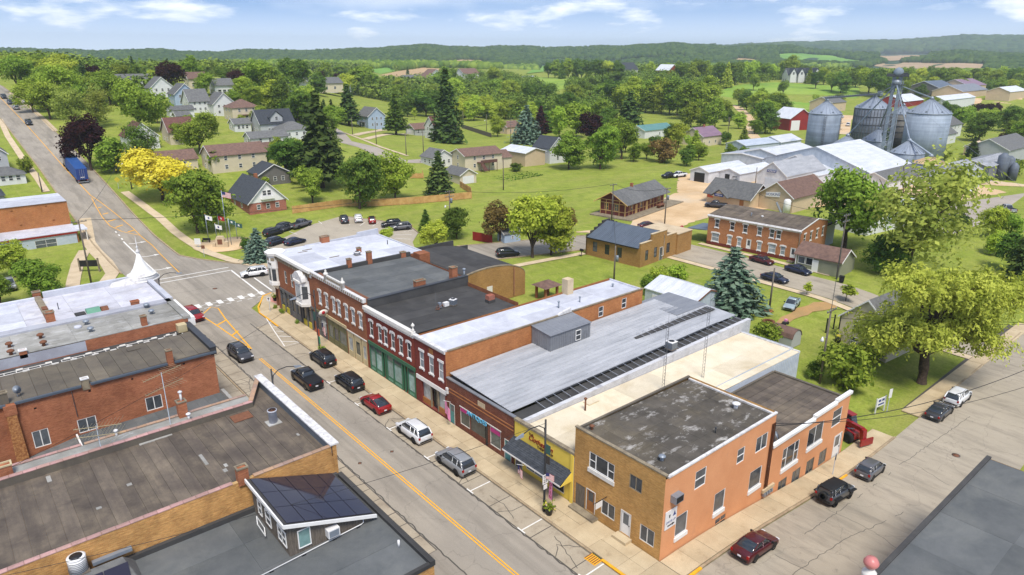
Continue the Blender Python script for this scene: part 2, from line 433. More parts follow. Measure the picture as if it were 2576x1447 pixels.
far_patch('tan_field','field_tan',[(1726.66,1154.40),(1913.73,1225.94),(1932.71,1140.80),(1758.11,1075.84)],.8)
far_patch('tan_field','field_pink',[(2027.71,885.70),(2226.01,920.43),(2044.37,701.92),(2006.85,592.94),(1806.46,564.60),(1689.82,602.84),(1723.53,692.71)],.8)
far_patch('tan_field','field_pink',[(2484.07,1072.62),(3971.37,1595.07),(2445.78,887.84),(2314.12,904.67),(2274.64,941.05)],1.2)
far_patch('green_field','field_green',[(2122.81,1232.45),(2293.21,1231.47),(2357.38,1163.38),(2285.06,1066.28),(2203.21,956.22),(2068.12,947.75),(2040.08,1050.84),(2031.77,1147.49)],1.0)
far_patch('green_field','field_green',[(556.54,1010.26),(637.99,1088.21),(588.52,976.25),(517.90,906.40)],.6)
far_patch('green_field','field_green',[(599.13,684.69),(1452.41,1594.34),(1405.78,1498.58),(659.04,717.97)],.6)
far_patch('meadow','meadow',[(517.61,593.66),(558.05,619.12),(576.32,566.56),(492.04,490.45),(462.66,489.00),(488.91,546.32)],.15)
far_patch('meadow','meadow',[(549.52,369.92),(610.86,386.99),(663.81,380.53),(659.88,342.33),(682.54,307.29),(609.33,270.94),(489.66,243.76),(429.83,238.09),(478.47,302.40),(528.11,352.40)],.1)
def hslab(x0,x1,y0,y1,top,th=.12):
 m=MB();q=[(x0,y0),(x1,y0),(x1,y1),(x0,y1)]
 return m.hexa([(x,y,gz(x,y)+top-th)for x,y in q],[(x,y,gz(x,y)+top)for x,y in q])
def slabs(parent,x0,x1,y0,y1,nx,ny,top,mat,gap=.025,jit=.25):
 """pavement slabs, each a piece of its own"""
 xs=[x0+(x1-x0)*i/nx for i in range(nx+1)];ys=[y0+(y1-y0)*(i+(random.uniform(-jit,jit)if 0<i<ny else 0))/ny for i in range(ny+1)]
 for i in range(nx):
  for j in range(ny):
   m=hslab(xs[i]+gap/2,xs[i+1]-gap/2,ys[j]+gap/2,ys[j+1]-gap/2,top+random.uniform(-.012,.012))
   link('slab',m.mesh('slab',[mat]),parent)
mb=MB();ribbon(mb,[(35.2,24.8),(35.2,104)],[(38.5,24.8),(38.5,104)],.02,3,2)
pave=struct('pavement',mb,'tar')
slabs(pave,35.22,38.45,27.3,103.8,2,34,.14,'concrete_walk')
slabs(pave,35.22,38.45,24.85,27.3,1,1,.14,'concrete_walk')
mb=MB();ribbon(mb,[(38.5,24.8),(78,24.9)],[(38.5,27.3),(78,27.3)],.02,3,2)
pave2=struct('side_pavement',mb,'tar')
slabs(pave2,38.5,77.8,24.92,27.22,17,1,.14,'concrete_walk')
mb=MB();path(mb,[(86,26),(128,26.6)],2.2,.02)
pave3=struct('willow_pavement',mb,'tar')
slabs(pave3,85,130,24.95,26.9,20,1,.13,'concrete_walk')
mb=MB();ribbon(mb,[(20,18),(20,118)],[(23.3,18),(23.3,118)],.02,4,2)
pave4=struct('opposite_pavement',mb,'tar')
slabs(pave4,20.05,23.25,20,117,2,48,.14,'concrete_lane')
mb=MB();mb.prism([(35.25,103.85),(38.5,103.85),(57,104.6),(57,108.3),(45,110.7),(40.3,111.4),(38.6,110.6),(37.4,108.3),(36,105.5)],0.0,.14)
struct('corner_pavement',mb,'concrete_walk')
mb=MB();mb.prism([(38.9,105.2),(41.5,105.4),(41,109.8),(39.6,109.6),(38.4,107.6)],.141,.148)
tag(link('brick_paving',mb.mesh('brick_paving',[plain('pink_paving',rgb(214,150,132,K),.9,var=.2,sc=4).name])),kind='structure')
def kerb(name,pts,w=.2,h=.13,mat='kerb_stone'):
 m=MB()
 for i in range(len(pts)-1):
  n=max(1,int(math.dist(pts[i],pts[i+1])/3))
  for k in range(n):
   a=[pts[i][q]+(pts[i+1][q]-pts[i][q])*k/n for q in(0,1)];b=[pts[i][q]+(pts[i+1][q]-pts[i][q])*(k+1)/n for q in(0,1)]
   d=Vector((b[0]-a[0],b[1]-a[1])).normalized()*(w/2);nx,ny=-d.y,d.x
   q4=[(a[0]+nx,a[1]+ny),(a[0]-nx,a[1]-ny),(b[0]-nx,b[1]-ny),(b[0]+nx,b[1]+ny)]
   m.hexa([(x,y,gz(x,y)-.05)for x,y in q4],[(x,y,gz(x,y)+h)for x,y in q4])
 return struct(name,m,mat)
kerb('kerb',[(35.1,31.5),(35.1,96)])
kerb('kerb',[(35.1,24.7),(35.1,27)])
kerb('yellow_kerb',[(35.1,27),(35.1,30.4)],.24,.145,'paint_yellow')
kerb('yellow_kerb',[(35.1,96),(35.2,103.5),(36,106.2),(37.4,108.6),(38.6,110.9),(40.3,111.6)],.24,.145,'paint_yellow')
kerb('yellow_kerb',[(35.1,24.7),(40.5,24.7)],.24,.145,'paint_yellow')
kerb('kerb',[(40.5,24.75),(78,24.8)])
kerb('yellow_kerb',[(62,24.68),(66,24.68)],.2,.14,'paint_yellow')
kerb('kerb',[(85,24.85),(130,25.4)])
kerb('kerb',[(23.4,18),(23.4,117)])
kerb('kerb',[(23.3,140),(23.4,420)],.3,.12)
kerb('kerb',[(35.2,420),(35.2,146),(37.2,141),(41.7,133.2),(46.2,127.7),(52.2,125.8),(57,124)],.3,.12)
kerb('kerb',[(57,108.7),(81,103.1),(101,96.3)],.25,.12)
kerb('kerb',[(82,115.7),(96,110.2),(109.3,104.6)],.25,.12)
kerb('kerb',[(82.2,130.5),(83.8,136),(81.7,146.6),(76.4,156.6)],.25,.12)
def walk(name,pts,w,dz=.09,mat='concrete_pale'):
 m=MB();path(m,pts,w,dz,1.6,1);return struct(name,m,mat)
walk('footpath',[(37.48,199.60),(38.76,186.42),(39.54,177.09),(39.63,157.34),(40.18,144.94),(41.92,135.99),(44.03,130.34),(46.50,127.34)],2.0)
walk('footpath',[(25.28,183.34),(22.81,166.57),(22.60,159.01),(22.78,150.28),(22.22,141.83),(20.08,136.47)],2.4,.07)
walk('footpath',[(21.09,161.24),(18.30,152.55),(16.29,143.67),(14.91,136.97)],2.2,.08)
walk('footpath',[(23.06,309.45),(21.63,276.59),(21.25,240.83),(21.49,216.61),(21.43,206.86)],1.6,.1)
walk('footpath',[(34.54,392.74),(35.30,343.18),(35.58,304.93),(35.42,280.72)],1.6,.1)
walk('footpath',[(80.55,97.09),(88.25,96.15),(98.91,94.58)],1.7,.05)
walk('back_pavement',[(109.9,88),(109.9,62),(109.4,45.5),(109,27)],1.6,.06)
walk('red_house_pavement',[(123.4,84),(123.4,66),(123,55)],1.4,.06)
walk('footpath',[(136.40,271.36),(133.51,248.07),(130.95,231.40),(131.48,213.83)],1.6,.06)
walk('drive',[(137.31,263.87),(171.82,302.59),(190.31,310.84)],3,.05)
walk('drive',[(135.74,252.15),(158.75,276.29),(176.92,287.97)],3,.055)
mb=MB();ribbon(mb,[(32.4,18),(32.4,98)],[(34.98,18),(34.98,98)],.036,4,1)
lane=struct('parking_lane',mb,'tar')
slabs(lane,32.45,34.95,18,98,1,17,.05,'concrete_lane',gap=.09,jit=.2)
mb=MB();ribbon(mb,[(23.55,40),(23.55,98)],[(25.6,40),(25.6,98)],.036,4,1)
lane2=struct('opposite_parking_lane',mb,'tar')
slabs(lane2,23.6,25.55,40,98,1,26,.05,'concrete_lane',gap=.09,jit=.3)
def crack(parent,pts,w=.09,dz=.058):
 p2=[pts[0]]
 for a,b in zip(pts,pts[1:]):
  n=max(1,int(math.dist(a,b)/.45))
  for k in range(1,n+1):
   t=k/n;j=.1 if k<n else 0
   p2.append((a[0]+(b[0]-a[0])*t+random.uniform(-j,j),a[1]+(b[1]-a[1])*t+random.uniform(-j,j)))
 m=MB();path(m,p2,w,dz,1,1);return link('crack_seal',m.mesh('crack_seal',['tar']),parent)
crack(main_street,[(32.4,22),(32.35,40),(32.45,60),(32.4,80),(32.4,100)],.14,.040)
crack(main_street,[(25.7,22),(25.7,60),(25.65,100)],.12,.040)
for y in(26,33.5,40.5,47,49.5,55,56.5,61,68,75,84):
 crack(lane,[(32.5,y+random.uniform(-1,1)),(33.6,y+random.uniform(-.8,.8)),(34.9,y+random.uniform(-1,1))],.07)
for y0 in(31,39,46,50,53,57,64,71):crack(lane,[(33.1+random.uniform(-.3,.5),y0),(33.7,y0+2.2),(33.2+random.uniform(0,1),y0+4)],.06)
for y in range(86,128,9):crack(main_street,[(24,y+1),(29,y+random.uniform(-1,1)),(34.6,y-.5)],.06,.036)
for y in(64,67,69,72,74,77,79,81,83):crack(lane2,[(23.7,y),(24.6,y+random.uniform(-1.4,1.4)),(25.5,y+random.uniform(-1,1))],.06)
for y in(63,68,73,78):crack(lane2,[(24.3,y),(24.9,y+2.4),(24.4,y+4.5)],.06)
for a,b in(((40,20),(66,18)),((52,22),(90,21)),((56,13),(58,23)),((72,16),(73.5,23.5)),((46,12),(47,22))):crack(side_street,[a,((a[0]+b[0])/2+1,(a[1]+b[1])/2+.6),b],.05,.024)
def mark(parent,pts,w=.14,mat='paint_white',dz=.044,step=3):
 m=MB();path(m,pts,w,dz,step,1);return link('painted_line',m.mesh('painted_line',[mat]),parent)
for dx in(-.13,.13):mark(main_street,[(28.72+dx,-30),(28.72+dx,86.6)],.12,'paint_yellow',.046)
mark(main_street,[(29.02,90.48),(30.16,104.27),(30.87,109.75),(30.21,111.26),(28.35,108.92)],.2,'paint_yellow',.046)
mark(main_street,[(28.92,90.97),(28.68,95.47),(28.28,102.17),(27.92,106.89)],.2,'paint_yellow',.046)
mark(main_street,[(28.40,102.55),(30.19,103.88)],.35,'paint_yellow',.050)
mark(main_street,[(28.61,97.00),(29.97,98.29)],.35,'paint_yellow',.050)
up=[(31.72,133.61),(31.95,139.14),(32.81,156.77),(32.55,171.88),(31.83,183.07),(30.69,193.38),(29.74,200.04)]
mark(main_street,up,.16,'paint_yellow',.046)
dn=[(32.70,165.91),(30.04,170.37),(28.75,175.40),(28.69,182.72),(29.11,191.36),(29.58,197.81)]
mark(main_street,dn,.16,'paint_yellow',.046)
for a,b in(((31.04,169.52),(32.39,170.11)),((29.47,173.76),(31.22,174.92)),((29.07,178.75),(31.10,179.86)),((29.21,184.50),(30.43,184.96)),((29.33,189.66),(30.08,189.85))):mark(main_street,[a,b],.4,'paint_yellow',.050)
x0=(29.74,200.04)
mark(main_street,[x0,(29.0,228),(29.1,300),(29.2,420)],.18,'paint_yellow',.06)
mark(main_street,[(26,131.9),(39.9,131.4)],.3);mark(main_street,[(26,129.6),(39.7,129.2)],.3)
mark(main_street,[(39.63,129.33),(38.89,113.56)],.3);mark(main_street,[(41.22,121.86),(40.90,112.77)],.28)
mark(main_street,[(28.70,163.39),(28.65,148.98),(28.40,134.52)],.28)
for p in((28.89,171.19),(28.95,168.76),(28.91,166.04)):mark(main_street,[p,(p[0],p[1]-1.1)],.3)
for i in range(13):
 x=28.3+i*.86
 m=MB();path(m,[(x,112.9-i*.02),(x+.80,112.88-i*.02)],1.9 if i%2==0 else .16,.044,3,1)
 link('crosswalk_bar',m.mesh('crosswalk_bar',['paint_white']),main_street)
 if i%2:
  m=MB();path(m,[(x,111.2-i*.02),(x+.80,111.18-i*.02)],.16,.044,3,1);link('crosswalk_bar',m.mesh('crosswalk_bar',['paint_white']),main_street)
def arrow(px,left=True):
 x,y=px;m=MB();s=1 if left else-1
 path(m,[(x-1.5,y+.1),(x-.4,y-.25),(x+.9,y-.1)],.32,.046,2,1)
 m.add([(x+.8,y-.65,gz(x,y)+.047),(x+1.9,y-.05,gz(x,y)+.047),(x+.8,y+.5,gz(x,y)+.047)],[(0,1,2)])
 link('lane_arrow',m.mesh('lane_arrow',['paint_white']),main_street)
for p in((30.68,160.73),(30.52,149.64),(29.86,138.43)):arrow(p)
for y in(22.7,30,37.36,44.7,52.0,59.4,66.7,74):
 mark(main_street,[(32.5,y),(34.9,y)],.13,'paint_white',.066);mark(main_street,[(32.5,y-.5),(32.5,y+.5)],.13,'paint_white',.070)
mark(main_street,[(35.31,101.78),(34.09,95.35),(32.90,88.40),(35.12,88.36)],.14,'paint_white',.066)
for a,b in(((34.78,98.58),(35.69,98.03)),((34.43,96.43),(35.61,95.58)),((34.15,94.50),(35.58,93.10)),((33.76,92.34),(35.49,90.56)),((33.28,90.22),(35.18,88.49))):mark(main_street,[a,b],.14,'paint_white',.070)
lot=bpy.data.objects['parking_lot']
for a,b in(((69.55,155.32),(68.68,149.97)),((65.67,152.42),(65.80,149.86)),((73.05,153.60),(71.45,149.37)),((76.48,151.16),(73.67,147.50)),((78.35,147.98),(75.28,145.28)),((80.33,145.41),(77.23,142.78)),((76.73,132.61),(80.12,130.23)),((75.44,129.88),(77.70,126.94)),((80.16,133.67),(82.57,133.26)),((60.11,150.47),(60.51,147.04))):mark(lot,[a,b],.14,'paint_white',.03)
# ================================================================ building kit
KB=.9
brick('brick_tan',rgb(200,152,86,KB),rgb(176,126,64,KB),rgb(180,154,112,KB),rgb(120,88,54,KB),amt=.4)
brick('brick_orange',rgb(186,126,78,KB),rgb(164,104,62,KB),rgb(182,124,84,KB),rgb(150,84,50,KB),amt=.45,big=.3)
brick('brick_red',rgb(140,68,54,KB),rgb(124,56,46,KB),rgb(140,76,62,KB),None,big=.2)
brick('brick_dark_red',rgb(124,60,52,KB),rgb(110,50,44,KB),rgb(124,66,56,KB),None,big=.18)
brick('brick_brown',rgb(158,102,70,KB),rgb(138,84,58,KB),rgb(152,106,82,KB),rgb(118,66,48,KB),amt=.4)
brick('brick_left',rgb(164,104,72,KB),rgb(142,82,56,KB),rgb(176,124,96,KB),rgb(120,66,48,KB),amt=.5,big=.45)
brick('brick_yellow',rgb(204,152,88,KB),rgb(180,122,66,KB),rgb(196,164,116,KB),rgb(128,92,58,KB),amt=.55,big=.5)
brick('brick_speckle',rgb(116,62,46,KB),rgb(92,50,42,KB),rgb(150,112,92,KB),rgb(168,120,98,KB),amt=.3,big=.4)
brick('brick_terrace',rgb(184,126,84,KB),rgb(164,104,64,KB),rgb(170,128,96,KB),None,big=.25)
brick('brick_buff',rgb(174,132,76,KB),rgb(150,108,58,KB),rgb(160,132,92,KB),None,big=.25)
brick('brick_pink',rgb(172,104,84,KB),rgb(150,84,68,KB),rgb(178,140,124,KB),None,big=.3)
brick('block_white',rgb(206,206,208,KB),rgb(190,190,194,KB),rgb(170,170,176,KB),rgb(150,148,146,KB),bw=.42,bh=.21,amt=.6,big=.12)
two('stucco_orange',rgb(224,160,114,KB),rgb(216,150,104,KB),.5,.35,.65,c3=rgb(196,140,104,KB),sc3=.35,lo3=.58,hi3=.8,fine=.05)
two('grey_render',rgb(176,178,186,KB),rgb(160,160,168,KB),.5)
plain('white_paint',rgb(236,234,230,.92),.5,var=.05)
plain('white_trim',rgb(226,222,214,.88),.6,var=.12,sc=3)
two('white_peel',rgb(226,224,222,.85),rgb(196,192,190,.85),2,.45,.65,c3=rgb(150,140,132,.8),sc3=3,lo3=.62,hi3=.75)
plain('yellow_paint',rgb(244,214,92,.86),.55,var=.05)
plain('green_paint',rgb(60,112,84,.8),.5,var=.1)
plain('green_pale',rgb(104,160,134,.8),.5,var=.1)
plain('olive_paint',rgb(118,116,82,.8),.6,var=.12)
plain('cream_paint',rgb(206,190,150,.8),.6,var=.1)
plain('grey_paint',rgb(104,104,106,.8),.6,var=.1)
plain('yellow_panel',rgb(206,190,60,.8),.5,var=.06)
plain('teal_paint',rgb(92,160,160,.8),.5)
plain('brown_door',rgb(168,112,62,.8),.6)
two('weathered_wood',rgb(134,124,112,.8),rgb(98,90,82,.8),3,.35,.65,stretch=(6,6,.5))
plain('black_metal',rgb(34,34,36),.45,var=.05)
plain('dark_metal',rgb(70,72,76),.5,.3,var=.1)
plain('steel',rgb(168,176,186,.9),.4,.6,var=.1)
plain('galv',rgb(150,158,168,.85),.45,.35,var=.12)
plain('rust',rgb(128,84,60,.8),.8,var=.25,sc=4)
plain('pvc',rgb(230,228,226,.9),.45,var=.03)
def glass(name,col,rough=.06,var=.5):
 g=NT(name);oi=g.n('ShaderNodeObjectInfo')
 f=g.math('MULTIPLY',g.ramp(oi.outputs['Random'],0,1,1-var,1+var),g.ramp(g.noise(1.4,3),.3,.7,.7,1.3))
 n=g.n('ShaderNodeVectorMath',operation='SCALE');n.inputs[0].default_value=col[:3];g.l(f,n.inputs['Scale'])
 g.done(n.outputs[0],rough,0,.5)
glass('glass',rgb(72,76,80),.06,.65);glass('glass_curtain',rgb(150,158,162),.12,.2);glass('glass_shop',rgb(84,92,90),.08,.4);glass('glass_teal',rgb(128,160,156),.1,.25)
def roof_mat(name,c1,c2,stain,pale=None,sc=.5,streak=None):
 g=NT(name)
 a=g.mix(g.ramp(g.noise(sc,6,.65),.35,.68),c1,c2)
 a=g.mix(g.ramp(g.noise(.2,6,.7,dist=.5),.48,.75,0,.8),a,stain)
 if pale:a=g.mix(g.ramp(g.noise(.55,9,.74,stretch=(1,1.8,1),dist=.3),.55,.67,0,.9),a,pale)
 if streak:a=g.mix(g.ramp(g.noise(1,6,.7,stretch=streak),.42,.66,0,.75),a,c2)
 oi=g.n('ShaderNodeObjectInfo')
 f=g.math('MULTIPLY',g.ramp(oi.outputs['Random'],0,1,.86,1.14),g.ramp(g.noise(16,4,.7),.25,.75,.86,1.14))
 n=g.n('ShaderNodeVectorMath',operation='SCALE');g.l(a,n.inputs[0]);g.l(f,n.inputs['Scale'])
 g.bump(g.noise(4,6,.7),.3,.03);g.done(n.outputs[0],.9,0,.2)
roof_mat('roof_tar',rgb(108,101,90,KB),rgb(94,87,79,KB),rgb(130,120,102,KB))
roof_mat('roof_brown',rgb(118,107,94,KB),rgb(84,76,70,KB),rgb(146,132,112,KB),streak=(1.1,.12,1))
roof_mat('roof_patch',rgb(96,90,82,KB),rgb(72,68,62,KB),rgb(114,104,86,KB),rgb(186,182,176,KB))
roof_mat('roof_black',rgb(74,73,72,KB),rgb(64,63,63,KB),rgb(90,89,87,KB))
roof_mat('roof_slate',rgb(102,104,104,KB),rgb(88,91,92,KB),rgb(116,117,113,KB))
roof_mat('roof_white',rgb(206,208,216,KB),rgb(190,192,202,KB),rgb(166,168,176,KB),None,.8)
roof_mat('roof_white_worn',rgb(208,208,216,KB),rgb(192,190,198,KB),rgb(160,158,162,KB),rgb(224,220,210,KB),.8)
roof_mat('roof_grey',rgb(168,166,160,KB),rgb(140,138,132,KB),rgb(120,118,110,KB),rgb(188,188,188,KB))
roof_mat('roof_cream',rgb(226,214,190,KB),rgb(212,198,170,KB),rgb(192,174,140,KB),None,.35)
def metal_roof(name,c1,c2,metal=.25,rough=.42):
 g=NT(name)
 a=g.mix(g.ramp(g.noise(.6,5,.6,stretch=(.3,1.5,1)),.38,.66),c1,c2)
 oi=g.n('ShaderNodeObjectInfo');f=g.math('MULTIPLY',g.ramp(oi.outputs['Random'],0,1,.95,1.05),g.ramp(g.noise(2.2,6,.7),.3,.7,.93,1.07))
 n=g.n('ShaderNodeVectorMath',operation='SCALE');g.l(a,n.inputs[0]);g.l(f,n.inputs['Scale']);g.done(n.outputs[0],rough,metal,.4)
metal_roof('metal_grey',rgb(184,185,188,KB),rgb(162,164,168,KB),.1,.5)
metal_roof('metal_slate',rgb(108,118,130,KB),rgb(96,106,118,KB))
metal_roof('metal_siding',rgb(140,142,146,KB),rgb(126,128,134,KB),.15)
metal_roof('metal_white',rgb(226,228,232,.85),rgb(206,210,216,.85),.05)
metal_roof('metal_white_blue',rgb(206,214,224,.85),rgb(186,196,208,.85),.1)
two('coping_clay',rgb(186,146,142,KB),rgb(168,136,126,KB),1,obj=.14);two('coping_tan',rgb(176,142,112,KB),rgb(160,136,124,KB),.6,obj=.12)
two('coping_stone',rgb(150,138,116,KB),rgb(128,116,98,KB),1.5)
two('cobble',rgb(186,134,84,KB),rgb(142,90,56,KB),5,.4,.6)
two('shingle_dark',rgb(74,78,84,KB),rgb(60,64,70,KB),3,obj=.15)
two('shingle_grey',rgb(112,112,110,KB),rgb(98,98,98,KB),1.5,obj=.1)
two('shingle_brown',rgb(124,98,86,KB),rgb(106,84,76,KB),1.5,obj=.1)
two('shingle_maroon',rgb(112,78,70,KB),rgb(98,68,62,KB),1.5,obj=.1)
def sash(w,h,style,hood,sillm):
 """meshes of one window: origin at its lower left, x across, y inwards, z up"""
 f=MB();t=.07;y0,y1=.02,.09
 f.box(0,w,y0,y1,0,t);f.box(0,w,y0,y1,h-t,h);f.box(0,t,y0,y1,t,h-t);f.box(w-t,w,y0,y1,t,h-t)
 if style=='sash':f.box(t,w-t,y0+.01,y1,h*.5-.04,h*.5+.04)
 if style=='slide':f.box(w*.5-.04,w*.5+.04,y0+.01,y1,t,h-t)
 if style=='pic':
  for q in(.26,.74):f.box(w*q-.05,w*q+.05,y0+.01,y1,t,h-t)
  f.box(t,w*.26-.05,y0+.012,y1,h*.5-.03,h*.5+.03);f.box(w*.74+.05,w-t,y0+.012,y1,h*.5-.03,h*.5+.03)
 if style=='grid':
  f.box(w*.5-.03,w*.5+.03,y0+.01,y1,t,h-t);f.box(t,w-t,y0+.012,y1,h*.5-.03,h*.5+.03)
 p=MB();p.box(t*.5,w-t*.5,y1-.03,y1+.02,t*.5,h-t*.5)
 s=MB()
 if sillm=='deep':s.box(-.08,w+.08,-.10,.02,-.38,0)
 elif sillm:s.box(-.1,w+.1,-.09,.02,-.16,0);s.box(-.06,.1,-.07,.02,-.28,-.16);s.box(w-.1,w+.06,-.07,.02,-.28,-.16)
 k=MB()
 if hood=='flat':k.box(-.14,w+.14,-.07,.02,h,h+.28)
 if hood=='crown':
  k.extr([(-.2,h),(-.2,h-.22),(-.08,h-.22),(-.08,h),(w+.08,h),(w+.08,h-.22),(w+.2,h-.22),(w+.2,h),(w+.14,h+.2),(w*.5,h+.3),(-.14,h+.2)][::-1],'y',-.09,.02)
 return f,p,s,k
def put_window(t,loc,rz,w,h,style='sash',frame='white_paint',pane='glass',sill=None,hood=None,trim='white_trim',label=None):
 w=round(w,2);h=round(h,2);key=(w,h,style,frame,pane,sill,hood,trim)
 def mk():
  f,p,s,k=sash(w,h,style,hood,sill)
  return(f.mesh('window',[frame]),p.mesh('pane',[pane]),s.mesh('sill',[trim])if s.v else None,k.mesh('window_hood',[trim])if k.v else None)
 f,p,s,k=cached(('win',)+key,mk)
 o=t.use('window',f,loc,None,rz);link('pane',p,o)
 if s:link('sill',s,o)
 if k:link('window_hood',k,o)
 return o
class Fac:
 """one wall seen from outside, left to right from p0 to p1; openings are cut and revealed"""
 def __init__(s,t,p0,p1,z0,z1,mat,name='wall',depth=.13):
  s.t,s.p0,s.z0,s.z1,s.mat,s.name,s.dp=t,p0,z0,z1,mat,name,depth
  d=Vector((p1[0]-p0[0],p1[1]-p0[1]));s.L=d.length;s.d=d.normalized();s.n=Vector((s.d.y,-s.d.x));s.rz=atan2(s.d.y,s.d.x);s.op=[]
  s.ax=1 if abs(s.d.y)>abs(s.d.x)else 0
 def u(s,c):return(c-s.p0[s.ax])/(s.d.y if s.ax else s.d.x)
 def pt(s,u,v,out=0.0):return(s.p0[0]+s.d.x*u+s.n.x*out,s.p0[1]+s.d.y*u+s.n.y*out,v)
 def rng(s,a,b):
  a,b=s.u(a),s.u(b);return(a,b)if a<b else(b,a)
 def hole(s,a,b,v0,v1):
  u0,u1=s.rng(a,b);s.op.append((u0,u1,v0,v1));return u0,u1
 def win(s,a,b,v0,v1,**k):
  u0,u1=s.hole(a,b,v0,v1);return put_window(s.t,s.pt(u0,v0),s.rz,u1-u0,v1-v0,**k)
 def door(s,a,b,v0,v1,mat='white_paint',pane='glass',glazed=.5,label=None):
  u0,u1=s.hole(a,b,v0,v1);w=u1-u0;h=v1-v0
  m=MB();m.box(0,w,.03,.10,0,h);o=s.t.use('door',m.mesh('door',[mat]),s.pt(u0,v0),None,s.rz)
  if label:o['label']=label
  fr=MB();fr.box(-.07,0,-.03,.08,0,h+.07);fr.box(w,w+.07,-.03,.08,0,h+.07);fr.box(0,w,-.03,.08,h,h+.07);link('door_frame',fr.mesh('door_frame',['white_trim']),o)
  if glazed:
   g=MB();g.box(w*.2,w*.8,.02,.06,h*(1-glazed),h*.93);link('pane',g.mesh('pane',[pane]),o)
  k=MB();k.box(w*.84,w*.92,-.03,.03,h*.45,h*.48);link('handle',k.mesh('handle',['dark_metal']),o)
  return o
 def slab(s,name,a,b,v0,v1,o0,o1,mat,parent=None,label=None):
  """a box on the wall from out-distance o0 to o1"""
  u0,u1=s.rng(a,b);A=[s.pt(u0,v0,o0),s.pt(u1,v0,o0),s.pt(u1,v0,o1),s.pt(u0,v0,o1)];B=[s.pt(u0,v1,o0),s.pt(u1,v1,o0),s.pt(u1,v1,o1),s.pt(u0,v1,o1)]
  m=MB();m.hexa(A[::-1],B[::-1]);return s.t.part(name,m,mat,parent,label)
 def build(s):
  us=sorted({0.0,s.L}|{q for o in s.op for q in o[:2]});vs=sorted({s.z0,s.z1}|{q for o in s.op for q in o[2:]})
  m=MB()
  for i in range(len(us)-1):
   for j in range(len(vs)-1):
    cu=(us[i]+us[i+1])/2;cv=(vs[j]+vs[j+1])/2
    if any(o[0]<cu<o[1]and o[2]<cv<o[3]for o in s.op):continue
    m.quad(s.pt(us[i],vs[j]),s.pt(us[i+1],vs[j]),s.pt(us[i+1],vs[j+1]),s.pt(us[i],vs[j+1]))
  for(a,b,c,d)in s.op:
   q=-s.dp
   m.quad(s.pt(a,c),s.pt(a,c,q),s.pt(a,d,q),s.pt(a,d));m.quad(s.pt(b,c,q),s.pt(b,c),s.pt(b,d),s.pt(b,d,q))
   m.quad(s.pt(a,c),s.pt(b,c),s.pt(b,c,q),s.pt(a,c,q));m.quad(s.pt(a,d,q),s.pt(b,d,q),s.pt(b,d),s.pt(a,d))
   m.quad(s.pt(a,c,q),s.pt(b,c,q),s.pt(b,d,q),s.pt(a,d,q))
  return s.t.part(s.name,m,s.mat)
def back_walls(t,x0,x1,y0,y1,z0,z1,mat,sides='nesw'):
 m=MB()
 if 'n' in sides:m.quad((x1,y1,z0),(x0,y1,z0),(x0,y1,z1),(x1,y1,z1))
 if 'e' in sides:m.quad((x1,y0,z0),(x1,y1,z0),(x1,y1,z1),(x1,y0,z1))
 if 's' in sides:m.quad((x0,y0,z0),(x1,y0,z0),(x1,y0,z1),(x0,y0,z1))
 if 'w' in sides:m.quad((x0,y1,z0),(x0,y0,z0),(x0,y0,z1),(x0,y1,z1))
 return t.part('wall',m,mat)
def strips(t,name,x0,x1,y0,y1,n,along,zf,mat,lap=.02,th=.05,parent=None):
 """roof covering laid in strips; each strip a piece of its own, lapped over the next. along: axis the strips run"""
 for i in range(n):
  if along=='x':a,b=y0+(y1-y0)*i/n,y0+(y1-y0)*(i+1)/n-.004;q=[(x0,a),(x1,a),(x1,b),(x0,b)]
  else:a,b=x0+(x1-x0)*i/n,x0+(x1-x0)*(i+1)/n-.004;q=[(a,y0),(b,y0),(b,y1),(a,y1)]
  e=random.uniform(0,lap);m=MB()
  m.hexa([(x,y,zf(x,y)-th)for x,y in q],[(x,y,zf(x,y)+e+(lap if(k in(0,3)if along=='y' else k in(0,1))else 0))for k,(x,y)in enumerate(q)])
  t.part(name,m,mat,parent)
def coping(t,p0,p1,z,w,n,mat,h=.09,z1=None,name='coping_tile'):
 """parapet capping laid piece by piece"""
 d=Vector((p1[0]-p0[0],p1[1]-p0[1]));L=d.length;rz=atan2(d.y,d.x);l=L/n
 z1=z if z1 is None else z1
 me=cached(('cop',round(l,2),w,h,mat),lambda:MB().extr([(-w/2,0),(w/2,0),(w/2,h*.6),(0,h),(-w/2,h*.6)],'x',.012,l-.012).mesh(name,[mat]))
 for i in range(n):
  q=i/n;t.use(name,me,(p0[0]+d.x*q,p0[1]+d.y*q,z+(z1-z)*q+random.uniform(-.008,.008)),None,(0,-atan2(z1-z,L),rz))
def chimney(t,x,y,z,w=.6,d=.6,h=1.2,mat='brick_left',cap='coping_stone',pot=False,parent=None):
 m=MB().cbox(x,y,z-.3,w,d,h+.3);o=t.part('chimney',m,mat,parent)
 ox,oy,oz=t.off
 c=MB()
 for(a,b,e,f)in((-w/2-.05,w/2+.05,-d/2-.05,-d/2+.08),(-w/2-.05,w/2+.05,d/2-.08,d/2+.05),(-w/2-.05,-w/2+.08,-d/2+.08,d/2-.08),(w/2-.08,w/2+.05,-d/2+.08,d/2-.08)):c.box(x+a,x+b,y+e,y+f,z+h,z+h+.12)
 link('chimney_cap',c.mesh('chimney_cap',[cap],(ox,oy,oz)),o)if parent is None else None
 return o
def pipe(t,x,y,z,h=.6,r=.06,mat='dark_metal',cap=True,name='vent_pipe'):
 m=MB().lathe([(r,z-.05),(r,z+h)],8,x,y)
 if cap:m.lathe([(r*1.2,z+h-.02),(r*2,z+h+.02),(r*1.9,z+h+.1),(r*.6,z+h+.18),(.005,z+h+.2)],8,x,y)
 return t.part(name,m,mat)
